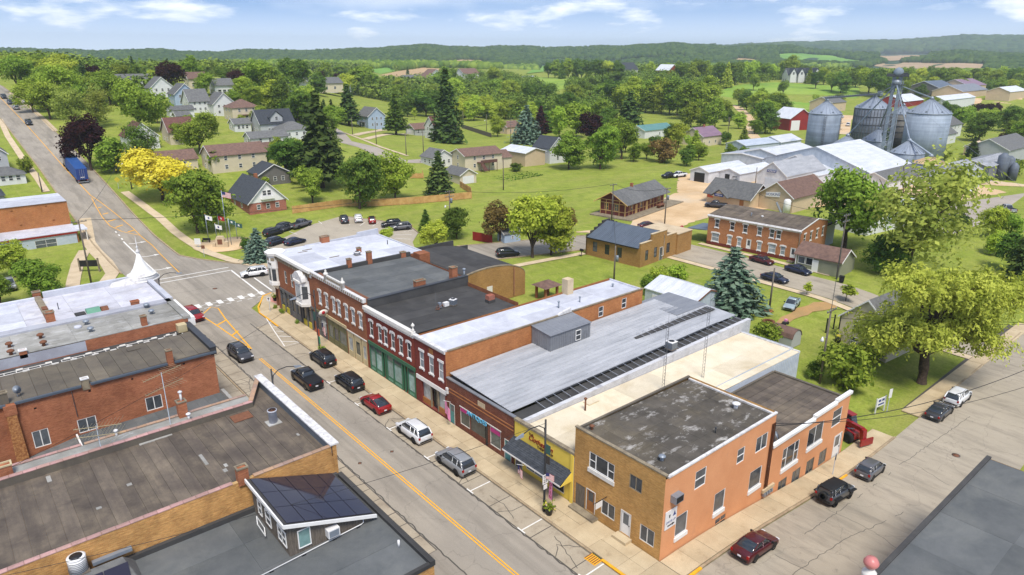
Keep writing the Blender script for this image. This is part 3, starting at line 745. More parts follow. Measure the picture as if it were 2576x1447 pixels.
def ac_unit(name,label,loc,rz=0,w=.8,h=.8,round_=False):
 t=T(name,label,'air conditioner',loc,rz)
 m=MB();n=16 if round_ else 4;r=w/2 if round_ else w/2*1.414
 m.lathe([(r,.06),(r,h-.06)],n,0,0,round_,pi/4);t.part('cabinet',m,'pvc' if round_ else 'galv')
 g=MB()
 for k in range(7):g.lathe([(r+.012,.12+k*h*.11),(r+.012,.15+k*h*.11)],n,0,0,round_,pi/4)
 t.part('louvre',g,'dark_metal')
 top=MB().lathe([(r*1.03,h-.06),(r*1.03,h),(r*.8,h+.03)],n,0,0,round_,pi/4);t.part('lid',top,'pvc')
 fn=MB().lathe([(w*.36,h+.032),(w*.36,h+.05),(w*.1,h+.06)],14);t.part('fan_grille',fn,'black_metal')
 b=MB().cbox(0,0,-.1,w*1.05,w*1.05,.15);t.part('base',b,'weathered_wood');return t
def text(t,body,loc,rz,size,mat,name='lettering',parent=None,ext=.02,tilt=pi/2,shear=0.0,align='CENTER',sx=1.0):
 cu=bpy.data.curves.new(name,'FONT');cu.body=body;cu.size=size;cu.extrude=ext;cu.align_x=align;cu.align_y='CENTER';cu.shear=shear;cu.resolution_u=3
 tmp=bpy.data.objects.new('tmp',cu);C.objects.link(tmp);dg=bpy.context.evaluated_depsgraph_get()
 me=bpy.data.meshes.new_from_object(tmp.evaluated_get(dg));bpy.data.objects.remove(tmp);bpy.data.curves.remove(cu)
 me.materials.clear();me.materials.append(M[mat]);me.name=name
 off=t.off if(t and parent is None)else(0,0,0)
 return link(name,me,parent or(t.e if t else None),(loc[0]-off[0],loc[1]-off[1],loc[2]-off[2]),(tilt,0,rz),(sx,1,1))
flat=lambda z:(lambda x,y:z)
WX=-pi/2
FX=38.5
# ================================================================ the corner block (right of the main street)
def corner_tan():
 t=T('corner_building','tan brick two storey corner building with orange painted side wall','building',(FX,27.3,0),ab=True)
 f=Fac(t,(FX,37.1),(FX,27.3),0,8.0,'brick_tan')
 f.win(35.35,32.47,4.85,6.44,style='pic',sill='deep');f.win(30.84,29.52,5.2,6.55,style='slide',frame='coping_stone')
 f.win(33.74,32.18,1.05,2.5,style='slide',frame='white_trim');f.win(29.44,27.95,.95,2.5,style='slide',frame='white_trim')
 f.door(35.45,34.5,.45,2.6,'brown_door',glazed=.5);f.door(31.44,30.47,.5,2.65,'white_paint',glazed=.55)
 f.hole(36.85,35.7,.3,2.55);f.slab('boarded_doorway',36.85,35.7,.3,2.55,-.12,-.03,'weathered_wood')
 f.build()
 f.slab('doorstep',37.0,34.0,.02,.32,.01,.75,'coping_stone');f.slab('doorstep',31.7,30.2,.02,.42,.01,.8,'concrete_walk')
 br=f.slab('sign_bracket',33.15,33.1,3.0,3.05,.0,1.5,'black_metal');
 m=MB().box(FX-1.4,FX-.6,33.08,33.12,2.4,2.95);sg=t.part('hanging_sign',m,'pvc')
 s=Fac(t,(FX,27.3),(54.6,27.3),-3,7.75,'stucco_orange')
 for a,b,c,d,st in((40.3,41.9,1.4,3.4,'fixed'),(45.7,47.3,1.1,3.1,'fixed'),(51.2,53.2,.9,2.9,'fixed')):
  s.win(a,b,c,d,style=st,sill='deep',trim='white_paint',pane='glass')
 s.win(42.5,44.0,4.95,6.7,style='sash',sill=None);s.win(48.6,49.75,4.8,6.3,style='sash');s.win(51.6,53.5,4.7,6.3,style='slide');s.win(46.2,47.9,-.9,.25,style='grid',frame='stucco_orange')
 s.build()
 s2=Fac(t,(54.6,27.3),(70.2,27.3),-3.3,4.1,'stucco_orange')
 s2.win(56.9,60.0,.7,3.0,style='pic',sill='deep',trim='white_paint');s2.win(61.7,64.8,1.1,3.3,style='slide',sill='deep',trim='white_paint');s2.win(66.7,68.7,1.6,3.6,style='sash')
 for a in(56.85,59.5,62.3,64.95):s2.win(a,a+1.6,-2.3,-.6,style='slide',frame='coping_stone')
 s2.door(68.0,69.6,-3.0,.1,'white_paint',glazed=.45)
 s2.build()
 for a,b,z in((54.62,62.5,4.1),(62.5,67.0,4.4),(67.0,70.25,4.62)):
  m=MB().box(a,b,27.12,27.5,z-.02 if a>60 else z,z+.28);t.part('parapet_cap',m,'white_paint')
  if z>4.1:t.part('parapet',MB().box(a,b,27.302,27.45,4.0,z),'stucco_orange')
 back_walls(t,FX,54.6,27.3,37.1,0,7.9,'brick_tan','ne');back_walls(t,54.6,70.2,27.3,36.0,-3,3.95,'block_white','ne')
 zf=lambda x,y:7.75-.012*(x-FX)
 rows=9
 for i in range(rows):strips(t,'roof_sheet',FX+.25+i*(54.4-FX-.25)/rows,FX+.25+(i+1)*(54.4-FX-.25)/rows-.012,27.45,36.9,5,'x',zf,'roof_patch',.012)
 for a in((FX,FX+.28,27.3,37.15),):t.part('coping',MB().box(a[0]-.04,a[1],a[2]-.03,a[3],8.0,8.12),'coping_stone')
 t.part('roof_edge',MB().box(FX+.28,54.62,27.22,27.46,7.752,7.9),'white_peel');t.part('roof_edge',MB().box(54.4,54.62,27.46,36.9,7.5,7.72),'white_peel');t.part('roof_edge',MB().box(FX+.28,54.62,36.88,37.1,7.8,7.93),'roof_tar')
 strips(t,'roof_sheet',54.65,70.1,27.5,36.0,11,'x',lambda x,y:3.7+.006*(x-54),'roof_brown',.03)
 t.part('roof_edge',MB().box(69.95,70.3,27.5,36.1,3.6,4.0),'roof_tar');t.part('roof_edge',MB().box(54.65,70.0,35.95,36.2,3.5,4.0),'roof_tar')
 pipe(t,39.6,36.2,7.7,.35,.12,'rust');pipe(t,40.4,29.2,7.7,.4,.16,'galv');pipe(t,52.8,30.4,7.6,.45,.2,'pvc');pipe(t,47.5,29.0,7.7,.4,.05);pipe(t,59,32.5,3.7,.5,.1,'pvc')
 for q in(54.0,54.22,54.48):t.part('conduit',MB().tube([(q,27.22,6.9),(q,27.22,-.2)],.05,6),'rust')
 t.part('meter_box',MB().box(53.6,55.6,27.05,27.25,-.35,.0),'concrete_walk')
 for q in range(4):t.part('meter',MB().lathe([(.14,0),(.14,.3),(.1,.34)],10).mesh('m',['pvc'])and MB().cbox(53.9+q*.42,27.1,-.75,.26,.24,.34),'galv')
 u=MB().box(39.3,40.3,26.75,27.3,5.35,6.0);o=t.part('window_air_conditioner',u,'galv');t.part('grille',MB().box(39.38,40.22,26.73,26.752,5.42,5.93),'black_metal',None)
 d=T('satellite_dish','small grey satellite dish on the lower roof of the corner building','dish',(56.2,28.0,3.75))
 d.part('mast',MB().tube([(0,0,0),(0,0,.7)],.03,6),'galv');d.part('reflector',MB().lathe([(.005,.0),(.2,.03),(.38,.11),(.39,.12)],14),'galv').rotation_euler=(radians(60),0,.4);d.e.children[-1].location=(0,-.1,.8)
 sg=T('drive_up_sign','white wall sign reading drive up with arrow on orange wall','sign',(39.5,27.28,2.9))
 sg.part('board',MB().box(-.72,.72,-.06,-.005,0,1.7),'pvc')
 plain('ink',rgb(30,32,40),.6,var=0);plain('ink_blue',rgb(46,62,120),.6,var=0)
 text(sg,'DRIVE-UP',(0,-.065,.62),0,.29,'ink_blue',ext=.004)
 sg.part('arrow',MB().box(-.4,.25,-.068,-.061,.22,.34).add([(.2,-.068,.14),(.55,-.068,.28),(.2,-.068,.42)],[(0,1,2)]),'ink')
 sg.part('emblem',MB().extr([(.2,1.0),(.62,1.0),(.5,1.25),(.42,1.5),(.34,1.25)],'y',-.068,-.061),'ink_blue');sg.part('emblem',MB().extr([(-.25,1.0),(-.15,1.0),(-.1,1.3),(-.3,1.3)],'y',-.068,-.061),'ink')
corner_tan()
def yellow_shop():
 t=T('gift_shop','yellow clapboard shop with black shingled awning and cream flat roof','shop',(FX,37.15,0),ab=True)
 f=Fac(t,(FX,45.3),(FX,37.15),0,5.15,'yellow_paint')
 f.win(43.6,41.2,.55,2.35,style='slide',frame='white_trim',pane='glass_shop');f.win(40.4,38.3,.45,2.35,style='fixed',frame='white_trim',pane='glass');f.door(45.1,44.2,.1,2.3,'grey_paint',glazed=.5)
 f.build()
 for k in range(12):f.slab('clapboard',45.28,37.2,3.45+k*.14,3.45+k*.14+.125,.004,.03,'yellow_paint')
 f.slab('cornice',45.3,37.1,5.15,5.4,-.3,.12,'coping_stone')
 f.slab('corner_pilaster',37.45,37.15,0,5.15,.03,.16,'yellow_paint')
 for k in range(9):
  a=k/9;b=(k+1)/9
  m=MB();xo=lambda q:FX-.05-1.5*q
  z=lambda q:3.42-.85*q
  n=24
  m.hexa([(xo(b),37.3,z(b)-.03),(xo(a),37.3,z(a)-.03),(xo(a),45.35,z(a)-.03),(xo(b),45.35,z(b)-.03)],[(xo(b),37.3,z(b)+.035),(xo(a),37.3,z(a)),(xo(a),45.35,z(a)),(xo(b),45.35,z(b)+.035)])
  t.part('shingle_course',m,'shingle_dark')
 t.part('awning_fascia',MB().box(FX-1.58,FX-1.54,37.3,45.35,2.4,2.56),'white_paint')
 t.part('awning_cheek',MB().extr([(FX-1.53,2.42),(FX-.01,2.42),(FX-.01,3.4),(FX-.1,3.36)],'y',37.26,37.3),'yellow_paint')
 plain('sign_red',rgb(132,34,26),.5,var=.05);plain('sign_brown',rgb(86,50,24),.6,var=0)
 text(t,'THE',(FX-.05,42.85,4.62),WX,.36,'sign_brown');text(t,'Clothes Bin',(FX-.06,41.55,4.25),WX,.82,'sign_red',ext=.04,shear=.35,sx=.86);text(t,'THRIFT SHOP',(FX-.05,40.9,3.72),WX,.36,'sign_brown')
 back_walls(t,FX,76,37.15,45.1,-1.5,4.9,'metal_white_blue','nes')
 zf=lambda x,y:4.85-.006*(x-FX)
 rows=6
 for i in range(rows):strips(t,'roof_sheet',FX+.25+i*(76-FX-.25)/rows,FX+.25+(i+1)*(76-FX-.25)/rows,37.3 if i<3 else 36.25,44.2,2,'x',zf,'roof_cream',.006)
 t.part('roof_edge',MB().box(75.85,76.05,36.2,44.2,4.4,4.75),'white_peel')
 t.part('wall',MB().box(54.65,76.0,36.22,37.0,-2.5,4.55),'metal_white_blue')
 ribs=MB()
 for k in range(14):ribs.box(70.3+k*.41,70.36+k*.41,36.17,36.22,-2.2,4.4)
 for k in range(16):ribs.box(76.0,76.06,36.4+k*.5,36.47+k*.5,-1,4.4)
 t.part('siding_rib',ribs,'metal_white')
 pipe(t,45.5,42.6,4.8,1.3,.09,'rust');pipe(t,41,38.3,4.8,1.5,.03,'rust',False);t.part('hatch',MB().box(46.5,48,43,43.9,4.75,4.95),'roof_cream')
 put_window(t,(71.8,36.1,.9),0,.8,1.2)
 return t
yellow_shop()
def antiques():
 t=T('antiques_shop','low dark brick shop with grey ribbed metal roof','shop',(FX,45.35,0),ab=True)
 f=Fac(t,(FX,56.85),(FX,45.35),0,5.3,'brick_speckle')
 f.hole(54.5,47.5,.75,3.0)if False else None
 f.win(54.4,52.7,.75,2.85,style='fixed',frame='white_trim',pane='glass_shop');f.hole(52.6,49.6,.1,2.85);f.win(49.2,47.5,.6,2.75,style='fixed',frame='white_trim',pane='glass_shop')
 f.door(56.3,55.5,.1,2.4,'teal_paint',glazed=.35);f.door(46.8,45.9,.1,2.3,'teal_paint',glazed=.4)
 f.dp=.16;f.build()
 m=MB();m.prism([(FX+.05,52.6),(FX+.05,50.1),(FX+.13,50.1),(FX+.13,52.6)][::-1],.1,.75);t.part('stall_riser',m,'brick_speckle')
 m=MB().box(FX+.06,FX+.1,50.15,52.55,.78,2.8);t.part('shop_window',m,'glass_shop')
 m=MB().box(FX+.05,FX+.12,49.65,50.05,.12,2.4);t.part('door',m,'black_metal')
 for a,b in((FX-.01,2.75),):t.part('window_trim',MB().box(FX-.05,FX+.02,47.4,54.5,2.82,2.92),'white_trim')
 for z in(3.75,4.15):f.slab('brick_band',56.4,45.5,z,z+.12,.003,.03,'brick_orange')
 f.slab('plaque',51.2,50.0,4.3,4.85,.003,.04,'concrete_pale')
 plain('neon_blue',rgb(92,170,205),.4,var=0);plain('magenta',rgb(176,52,120),.6,var=0);plain('pink',rgb(226,140,178,.9),.7,var=.1)
 text(t,'ANTIQUES',(FX-.12,51.35,2.72),WX,.74,'neon_blue',ext=.04,sx=.98)
 for a,b in((54.3,52.8),(49.1,47.7)):text(t,'OPEN' if False else '||||',(FX-.03,(a+b)/2,2.5),WX,.5,'magenta')if False else None
 f.slab('window_valance',54.3,52.75,2.35,2.78,.0,.03,'magenta');f.slab('window_valance',49.1,47.6,2.2,2.65,.0,.03,'magenta')
 f.slab('alarm_box',56.8,56.5,3.9,4.2,.0,.2,'pvc');f.slab('alarm_box',56.8,56.5,3.5,3.8,.0,.2,'pvc')
 f.slab('coping',56.85,45.35,5.3,5.42,-.3,.06,'metal_siding')
 back_walls(t,FX,78,45.35,56.85,-1,5.2,'block_white','ne')
 m=MB();m.extr([(FX+.3,-1.5),(78.0,-1.5),(78.0,6.0),(72,5.9),(FX+.3,5.25)],'y',44.25,44.75);t.part('party_wall',m,'block_white')
 zf=lambda x,y:5.45+(x-FX)*.014+(y-46)*.035
 n=15
 for i in range(n):
  y0=46.3+i*(56.7-46.3)/n;y1=46.3+(i+1)*(56.7-46.3)/n-.006
  for j in range(3):
   xa=FX+.35+j*(73.6-FX-.35)/3;xb=FX+.35+(j+1)*(73.6-FX-.35)/3+.08;l=.012*(2-j)
   m=MB();q=lambda x,y,d:(x,y,zf(x,y)+d+l)
   m.hexa([q(xa,y0,-.05),q(xb,y0,-.05),q(xb,y1,-.05),q(xa,y1,-.05)],[q(xa,y0,0),q(xb,y0,0),q(xb,y1,0),q(xa,y1,0)])
   for yr,hh in((y0+.05,.07),(y0+.36,.03)):m.hexa([q(xa,yr,0),q(xb,yr,0),q(xb,yr+.13,0),q(xa,yr+.13,0)],[q(xa,yr+.03,hh),q(xb,yr+.03,hh),q(xb,yr+.1,hh),q(xa,yr+.1,hh)])
   t.part('roof_sheet',m,'metal_grey')
 m=MB();m.hexa([(FX+.3,44.8,5.1),(77.8,44.8,5.7),(77.8,46.3,5.7),(FX+.3,46.3,5.1)],[(FX+.3,44.8,5.15),(77.8,44.8,5.75),(77.8,46.3,5.75),(FX+.3,46.3,5.15)]);t.part('gutter',m,'roof_black')
 for i in range(30):
  x=42+i*1.2;z=5.15+(x-FX)*.0155
  t.part('gutter_strap',MB().tube([(x,44.75,z+.25),(x+.1,46.3,zf(x,46.3)+.05)],.035,4),'metal_white')
 t.part('gutter_rail',MB().box(42,77.5,44.85,44.95,5.2,5.25).hexa([(42,46.2,5.4),(73.6,46.2,5.85),(73.6,46.32,5.85),(42,46.32,5.4)],[(42,46.2,5.55),(73.6,46.2,6.05),(73.6,46.32,6.05),(42,46.32,5.55)]),'dark_metal')
 m=MB();m.hexa([(61.5,49.5,5.95),(77,49.0,6.2),(77,50.4,6.2),(61.5,50.0,5.95)],[(61.5,49.5,6.0),(77,49.0,6.25),(77,50.4,6.25),(61.5,50.0,6.0)]);t.part('gutter',m,'roof_black')
 for i in range(13):
  x=62.5+i*1.15;t.part('gutter_strap',MB().tube([(x,49.1,6.15+i*.016),(x+.1,50.5,6.2+i*.016)],.035,4),'metal_white')
 m=MB();
 for k in range(8):
  x0=73.7+k*.52;m.hexa([(x0,46.4,5.9),(x0+.5,46.4,5.91),(x0+.5,51,6.05),(x0,51,6.04)],[(x0,46.4,5.95),(x0+.5,46.4,5.96),(x0+.5,51,6.12),(x0,51,6.11)])
 t.part('rear_roof',m,'metal_grey')
 t.part('rear_wall',MB().box(71.3,77.9,51.0,57.5,-1,6.2),'metal_siding')
 m=MB();m.extr([(53.6,5.6),(56.8,5.6),(56.8,8.2),(53.6,7.9)],'x',50.9,57.6);d=t.part('roof_hut',m,'metal_siding')
 ox,oy,oz=t.off
 r=MB()
 for k in range(12):r.box(50.8+k*.575,50.8+k*.575+.56,53.45,56.82,7.9,7.94)if False else r.hexa([(50.8+k*.575,53.45,7.9),(51.36+k*.575,53.45,7.9),(51.36+k*.575,56.82,8.22),(50.8+k*.575,56.82,8.22)],[(50.8+k*.575,53.45,7.95),(51.36+k*.575,53.45,7.95),(51.36+k*.575,56.82,8.27),(50.8+k*.575,56.82,8.27)])
 link('hut_roof',r.mesh('hut_roof',['metal_siding'],(ox,oy,oz)),d)
 r=MB()
 for k in range(22):r.box(50.95+k*.3,51.0+k*.3,53.56,53.6,5.7,7.85)
 for k in range(10):r.box(50.86,50.9,53.7+k*.31,53.75+k*.31,5.7,7.9)
 link('siding_rib',r.mesh('siding_rib',['metal_siding'],(ox,oy,oz)),d)
 put_window(t,(55.0,53.46,6.2),0,.9,1.3)
 return t
antiques()
ac_unit('air_conditioner','square grey air conditioner beside the white block party wall',(62.3,45.0,6.05),0,1.0,.9)
def red_narrow():
 t=T('red_brick_shop','narrow dark red brick shop with three windows and white roof','shop',(FX,56.9,0),ab=True)
 f=Fac(t,(FX,63.05),(FX,56.9),0,8.3,'brick_dark_red')
 for a in(62.1,60.15,58.25):f.win(a,a-.85,4.75,6.8,style='sash',hood='flat',sill=True,trim='white_paint',pane='glass_curtain')
 f.hole(62.0,57.25,.3,3.1);f.dp=.5;f.build()
 f.slab('shop_beam',62.95,56.95,3.1,3.6,.0,.08,'white_paint')
 t.part('shop_window',MB().box(FX+.25,FX+.3,60.2,61.95,.95,3.05),'glass_curtain');t.part('shop_window',MB().box(FX+.25,FX+.3,57.3,58.7,.95,3.05),'glass_curtain');t.part('door',MB().box(FX+.38,FX+.44,58.8,60.1,.3,3.0),'glass')
 t.part('stall_riser',MB().box(FX+.12,FX+.34,60.15,62.0,.05,.95),'brown_door');t.part('stall_riser',MB().box(FX+.12,FX+.34,57.26,58.75,.05,.95),'brown_door')
 for y in(60.15,58.75):t.part('post',MB().box(FX+.05,FX+.2,y-.08,y+.08,.3,3.1),'coping_stone')
 f.slab('plaque',60.1,59.3,7.15,7.75,.003,.03,'brown_door')
 f.slab('cornice',63.05,56.9,8.3,8.5,-.25,.25,'white_peel');f.slab('cornice_bed',63.05,56.9,8.05,8.3,.0,.14,'white_trim')
 s=Fac(t,(FX,56.9),(71.3,56.9),0,8.3,'brick_orange')
 s.win(62.6,63.5,6.3,7.9-.2,style='sash');s.win(67.1,68.0,6.4,7.8,style='sash');s.build()
 back_walls(t,FX,71.3,56.9,63.05,0,8.3,'brick_orange','ne')
 rows=5
 for i in range(rows):strips(t,'roof_sheet',FX+.3+i*(71.2-FX-.3)/rows,FX+.3+(i+1)*(71.2-FX-.3)/rows,57.1,62.8,2,'x',lambda x,y:8.22-.004*(x-FX),'roof_white',.008)
 t.part('roof_edge',MB().box(FX+.3,71.4,56.82,57.05,8.302,8.42),'coping_stone');t.part('roof_edge',MB().box(71.15,71.42,57.05,62.9,8.1,8.28),'roof_white')
 m=MB().extr([(55.2,8.35),(57.6,8.35),(57.4,8.9),(56.4,8.75),(55.6,8.6)],'y',56.8,57.1);t.part('stub_wall',m,'white_peel')
 pipe(t,57.6,59.2,8.15,.8,.09,'galv');pipe(t,61.2,59.0,8.1,.7,.08,'galv');pipe(t,69.2,60.5,8.1,.35,.1,'galv')
 t.part('chimney',MB().cbox(62.5,62.6,5,1.1,1.1,5.2),'concrete_pale')
 return t
red_narrow()
def red_green():
 t=T('green_front_shop','red brick shop with green storefront, six hooded windows and black roof','shop',(FX,63.1,0),ab=True)
 f=Fac(t,(FX,74.5),(FX,63.1),0,8.1,'brick_red')
 for a in(73.6,71.5,70.1,68.4,66.55,64.75):f.win(a,a-.78,4.98,7.0,style='sash',hood='crown',sill=True,trim='white_paint')
 f.hole(74.1,63.2,.1,3.95);f.dp=.45;f.build()
 t.part('store_beam',MB().box(FX-.12,FX+.2,63.15,74.2,3.7,4.15),'green_paint')
 for y in(74.0,72.55,70.9,70.2,69.8,68.2,66.2,65.6,64.9,63.35):t.part('post',MB().box(FX-.05,FX+.15,y-.09,y+.09,.1,3.7),'green_paint')
 for a,b in((73.9,72.65),(72.45,71.0),(69.7,68.3),(68.1,66.3),(64.8,63.5)):
  t.part('shop_window',MB().box(FX+.04,FX+.08,b,a,.75,2.9),'glass_teal');t.part('transom',MB().box(FX+.04,FX+.08,b,a,3.0,3.65),'glass_shop')
  t.part('stall_riser',MB().box(FX-.02,FX+.12,b-.02,a+.02,.1,.7),'green_paint');t.part('riser_panel',MB().box(FX-.045,FX-.018,b+.15,a-.15,.25,.55),'green_pale');t.part('rail',MB().box(FX,FX+.1,b,a,2.9,3.0),'green_paint')
 t.part('door',MB().box(FX+.3,FX+.36,70.3,70.85,.1,2.6),'green_pale');t.part('door',MB().box(FX+.36,FX+.42,65.0,66.1,.1,2.6),'glass')
 f.slab('cornice',74.6,63.1,8.3,8.75,-.2,.35,'white_trim');f.slab('cornice_bed',74.5,63.1,7.95,8.3,.0,.2,'white_peel')
 for k in range(24):f.slab('cornice_bracket',74.3-k*.47,74.3-k*.47-.14,8.05,8.3,.2,.31,'white_trim')
 u=MB().lathe([(.16,8.75),(.16,8.95),(.07,9.05),(.07,9.25),(.2,9.4),(.22,9.5),(.1,9.65),(.005,9.8)],10,FX,63.3);t.part('finial',u,'white_trim')
 back_walls(t,FX,54.2,63.1,74.5,0,8.6,'brick_brown','ne')
 rows=3
 for i in range(rows):strips(t,'roof_sheet',FX+.25+i*(54-FX-.25)/rows,FX+.25+(i+1)*(54-FX-.25)/rows-.01,63.15,73.9,5,'x',lambda x,y:8.45-.02*(x-FX),'roof_black',.012)
 m=MB().box(FX+.3,54.3,73.95,74.4,8,9.45);t.part('parapet',m,'roof_black');t.part('parapet_cap',MB().box(FX+.3,54.3,73.9,74.5,9.45,9.55),'dark_metal')
 t.part('chimney',MB().cbox(52.2,66.4,8.1,.95,.8,1.1),'brick_pink');t.part('chimney_base',MB().cbox(52.2,66.4,8.1,1.02,.87,.5),'roof_black')
 return t
red_green()
ac_unit('air_conditioner','white air conditioner on the black roof of the green storefront',(47.6,68.2,8.45),.3,.75,.75)
def roof_junk():
 t=T('roof_equipment','tangle of pipes and small ducts on the black roof','equipment',(46.2,68.4,8.4))
 for k in range(7):
  a=(random.uniform(-1.4,.6),random.uniform(-.5,.5),.05);b=(a[0]+random.uniform(-.7,.7),a[1]+random.uniform(-.5,.5),random.uniform(.2,.6));c=(b[0]+random.uniform(-.6,.6),b[1],.1)
  t.part('pipe',MB().tube([a,b,c],.04,5),'rust')
 t.part('duct',MB().cbox(.5,.1,.0,.7,.5,.5),'pvc');t.part('box',MB().cbox(-.5,0,0,.35,.35,.7),'galv')
 t.part('mast',MB().tube([(-.9,.3,0),(-.9,.3,2.2)],.025,5),'dark_metal')
roof_junk()
def brown_block():
 t=T('brown_brick_shop','brown brick shop row with seven windows, white parapet and slate roof','shop',(FX,74.6,0),ab=True)
 f=Fac(t,(FX,90.0),(FX,74.6),0,9.0,'brick_brown')
 for a in(88.2,86.1,83.95,82.4,80.3,78.4,76.4):f.win(a,a-.85,5.25,7.2,style='sash',hood='crown',sill=True,pane='glass_curtain')
 f.hole(89.6,86.4,.1,3.7);f.hole(85.9,80.3,.1,3.8);f.hole(80.0,74.8,.1,3.7);f.dp=.4;f.build()
 for a,b,mt,gl in((89.5,88.3,'grey_paint','glass'),(88.1,86.5,'grey_paint','glass_curtain'),(85.8,84.4,'olive_paint','glass_shop'),(84.2,82.8,'olive_paint','glass'),(82.6,80.5,'olive_paint','glass_shop'),(79.8,78.6,'cream_paint','glass_curtain'),(77.9,76.6,'cream_paint','glass_shop'),(75.9,74.95,'cream_paint','glass_curtain')):
  t.part('shop_window',MB().box(FX+.06,FX+.1,b,a,.95,2.75),gl);t.part('stall_riser',MB().box(FX-.02,FX+.14,b-.02,a+.02,.1,.9),mt);t.part('transom_panel',MB().box(FX-.01,FX+.12,b-.02,a+.02,2.8,3.65),mt)
  for y in(a+.06,b-.06):t.part('post',MB().box(FX-.05,FX+.15,y-.07,y+.07,.1,3.65),mt)
 t.part('door',MB().box(FX+.3,FX+.36,78.0,78.55,.1,2.5),'pvc');t.part('door',MB().box(FX+.3,FX+.36,75.95,76.55,.1,2.5),'olive_paint')
 f.slab('store_beam',86.2,80.2,3.75,4.15,.0,.15,'cream_paint');f.slab('store_beam',89.9,86.3,3.7,4.0,.0,.12,'olive_paint');f.slab('store_beam',80.1,74.7,3.65,3.8,.0,.08,'white_trim')
 f.slab('cornice',90,74.6,9.0,9.5,-.25,.22,'white_peel')
 for k in range(26):f.slab('cornice_block',89.8-k*.585,89.8-k*.585-.22,9.1,9.4,.22,.28,'coping_stone')
 f.slab('pediment',84.9,80.5,9.5,10.2,-.1,.15,'white_trim')
 for k in range(18):f.slab('pediment_dentil',84.7-k*.235,84.7-k*.235-.12,9.7,10.0,.15,.19,'coping_stone')
 for y in(85.2,80.3):t.part('finial',MB().lathe([(.3,9.3),(.3,10.2),(.38,10.25),(.3,10.4),(.12,10.6),(.16,10.75),(.005,11.0)],10,FX-.02,y),'white_trim')
 back_walls(t,FX,54.6,74.6,90.0,0,9.0,'brick_brown','nes')
 rows=4
 for i in range(rows):strips(t,'roof_sheet',FX+1.1+i*(54.4-FX-1.1)/rows,FX+1.1+(i+1)*(54.4-FX-1.1)/rows-.01,74.7,89.3,6,'x',lambda x,y:9.05-.012*(x-FX),'roof_slate',.012)
 t.part('parapet_back',MB().box(FX+.2,FX+1.1,74.65,89.6,8.9,9.25),'rust')
 t.part('parapet',MB().box(FX+.4,54.6,89.35,89.8,8.9,9.5),'roof_black')
 chimney(t,47.0,75.0,9.4,1.5,.7,.7);chimney(t,52.6,75.1,9.3,.9,.8,1.5);chimney(t,44.2,89.5,9.4,.6,.6,.9);chimney(t,47.5,89.5,9.3,.7,.6,1.5);pipe(t,54.3,74.9,8.9,1.3,.14,'galv');chimney(t,53.3,89.5,9.2,.8,.6,.5)
 return t
brown_block()
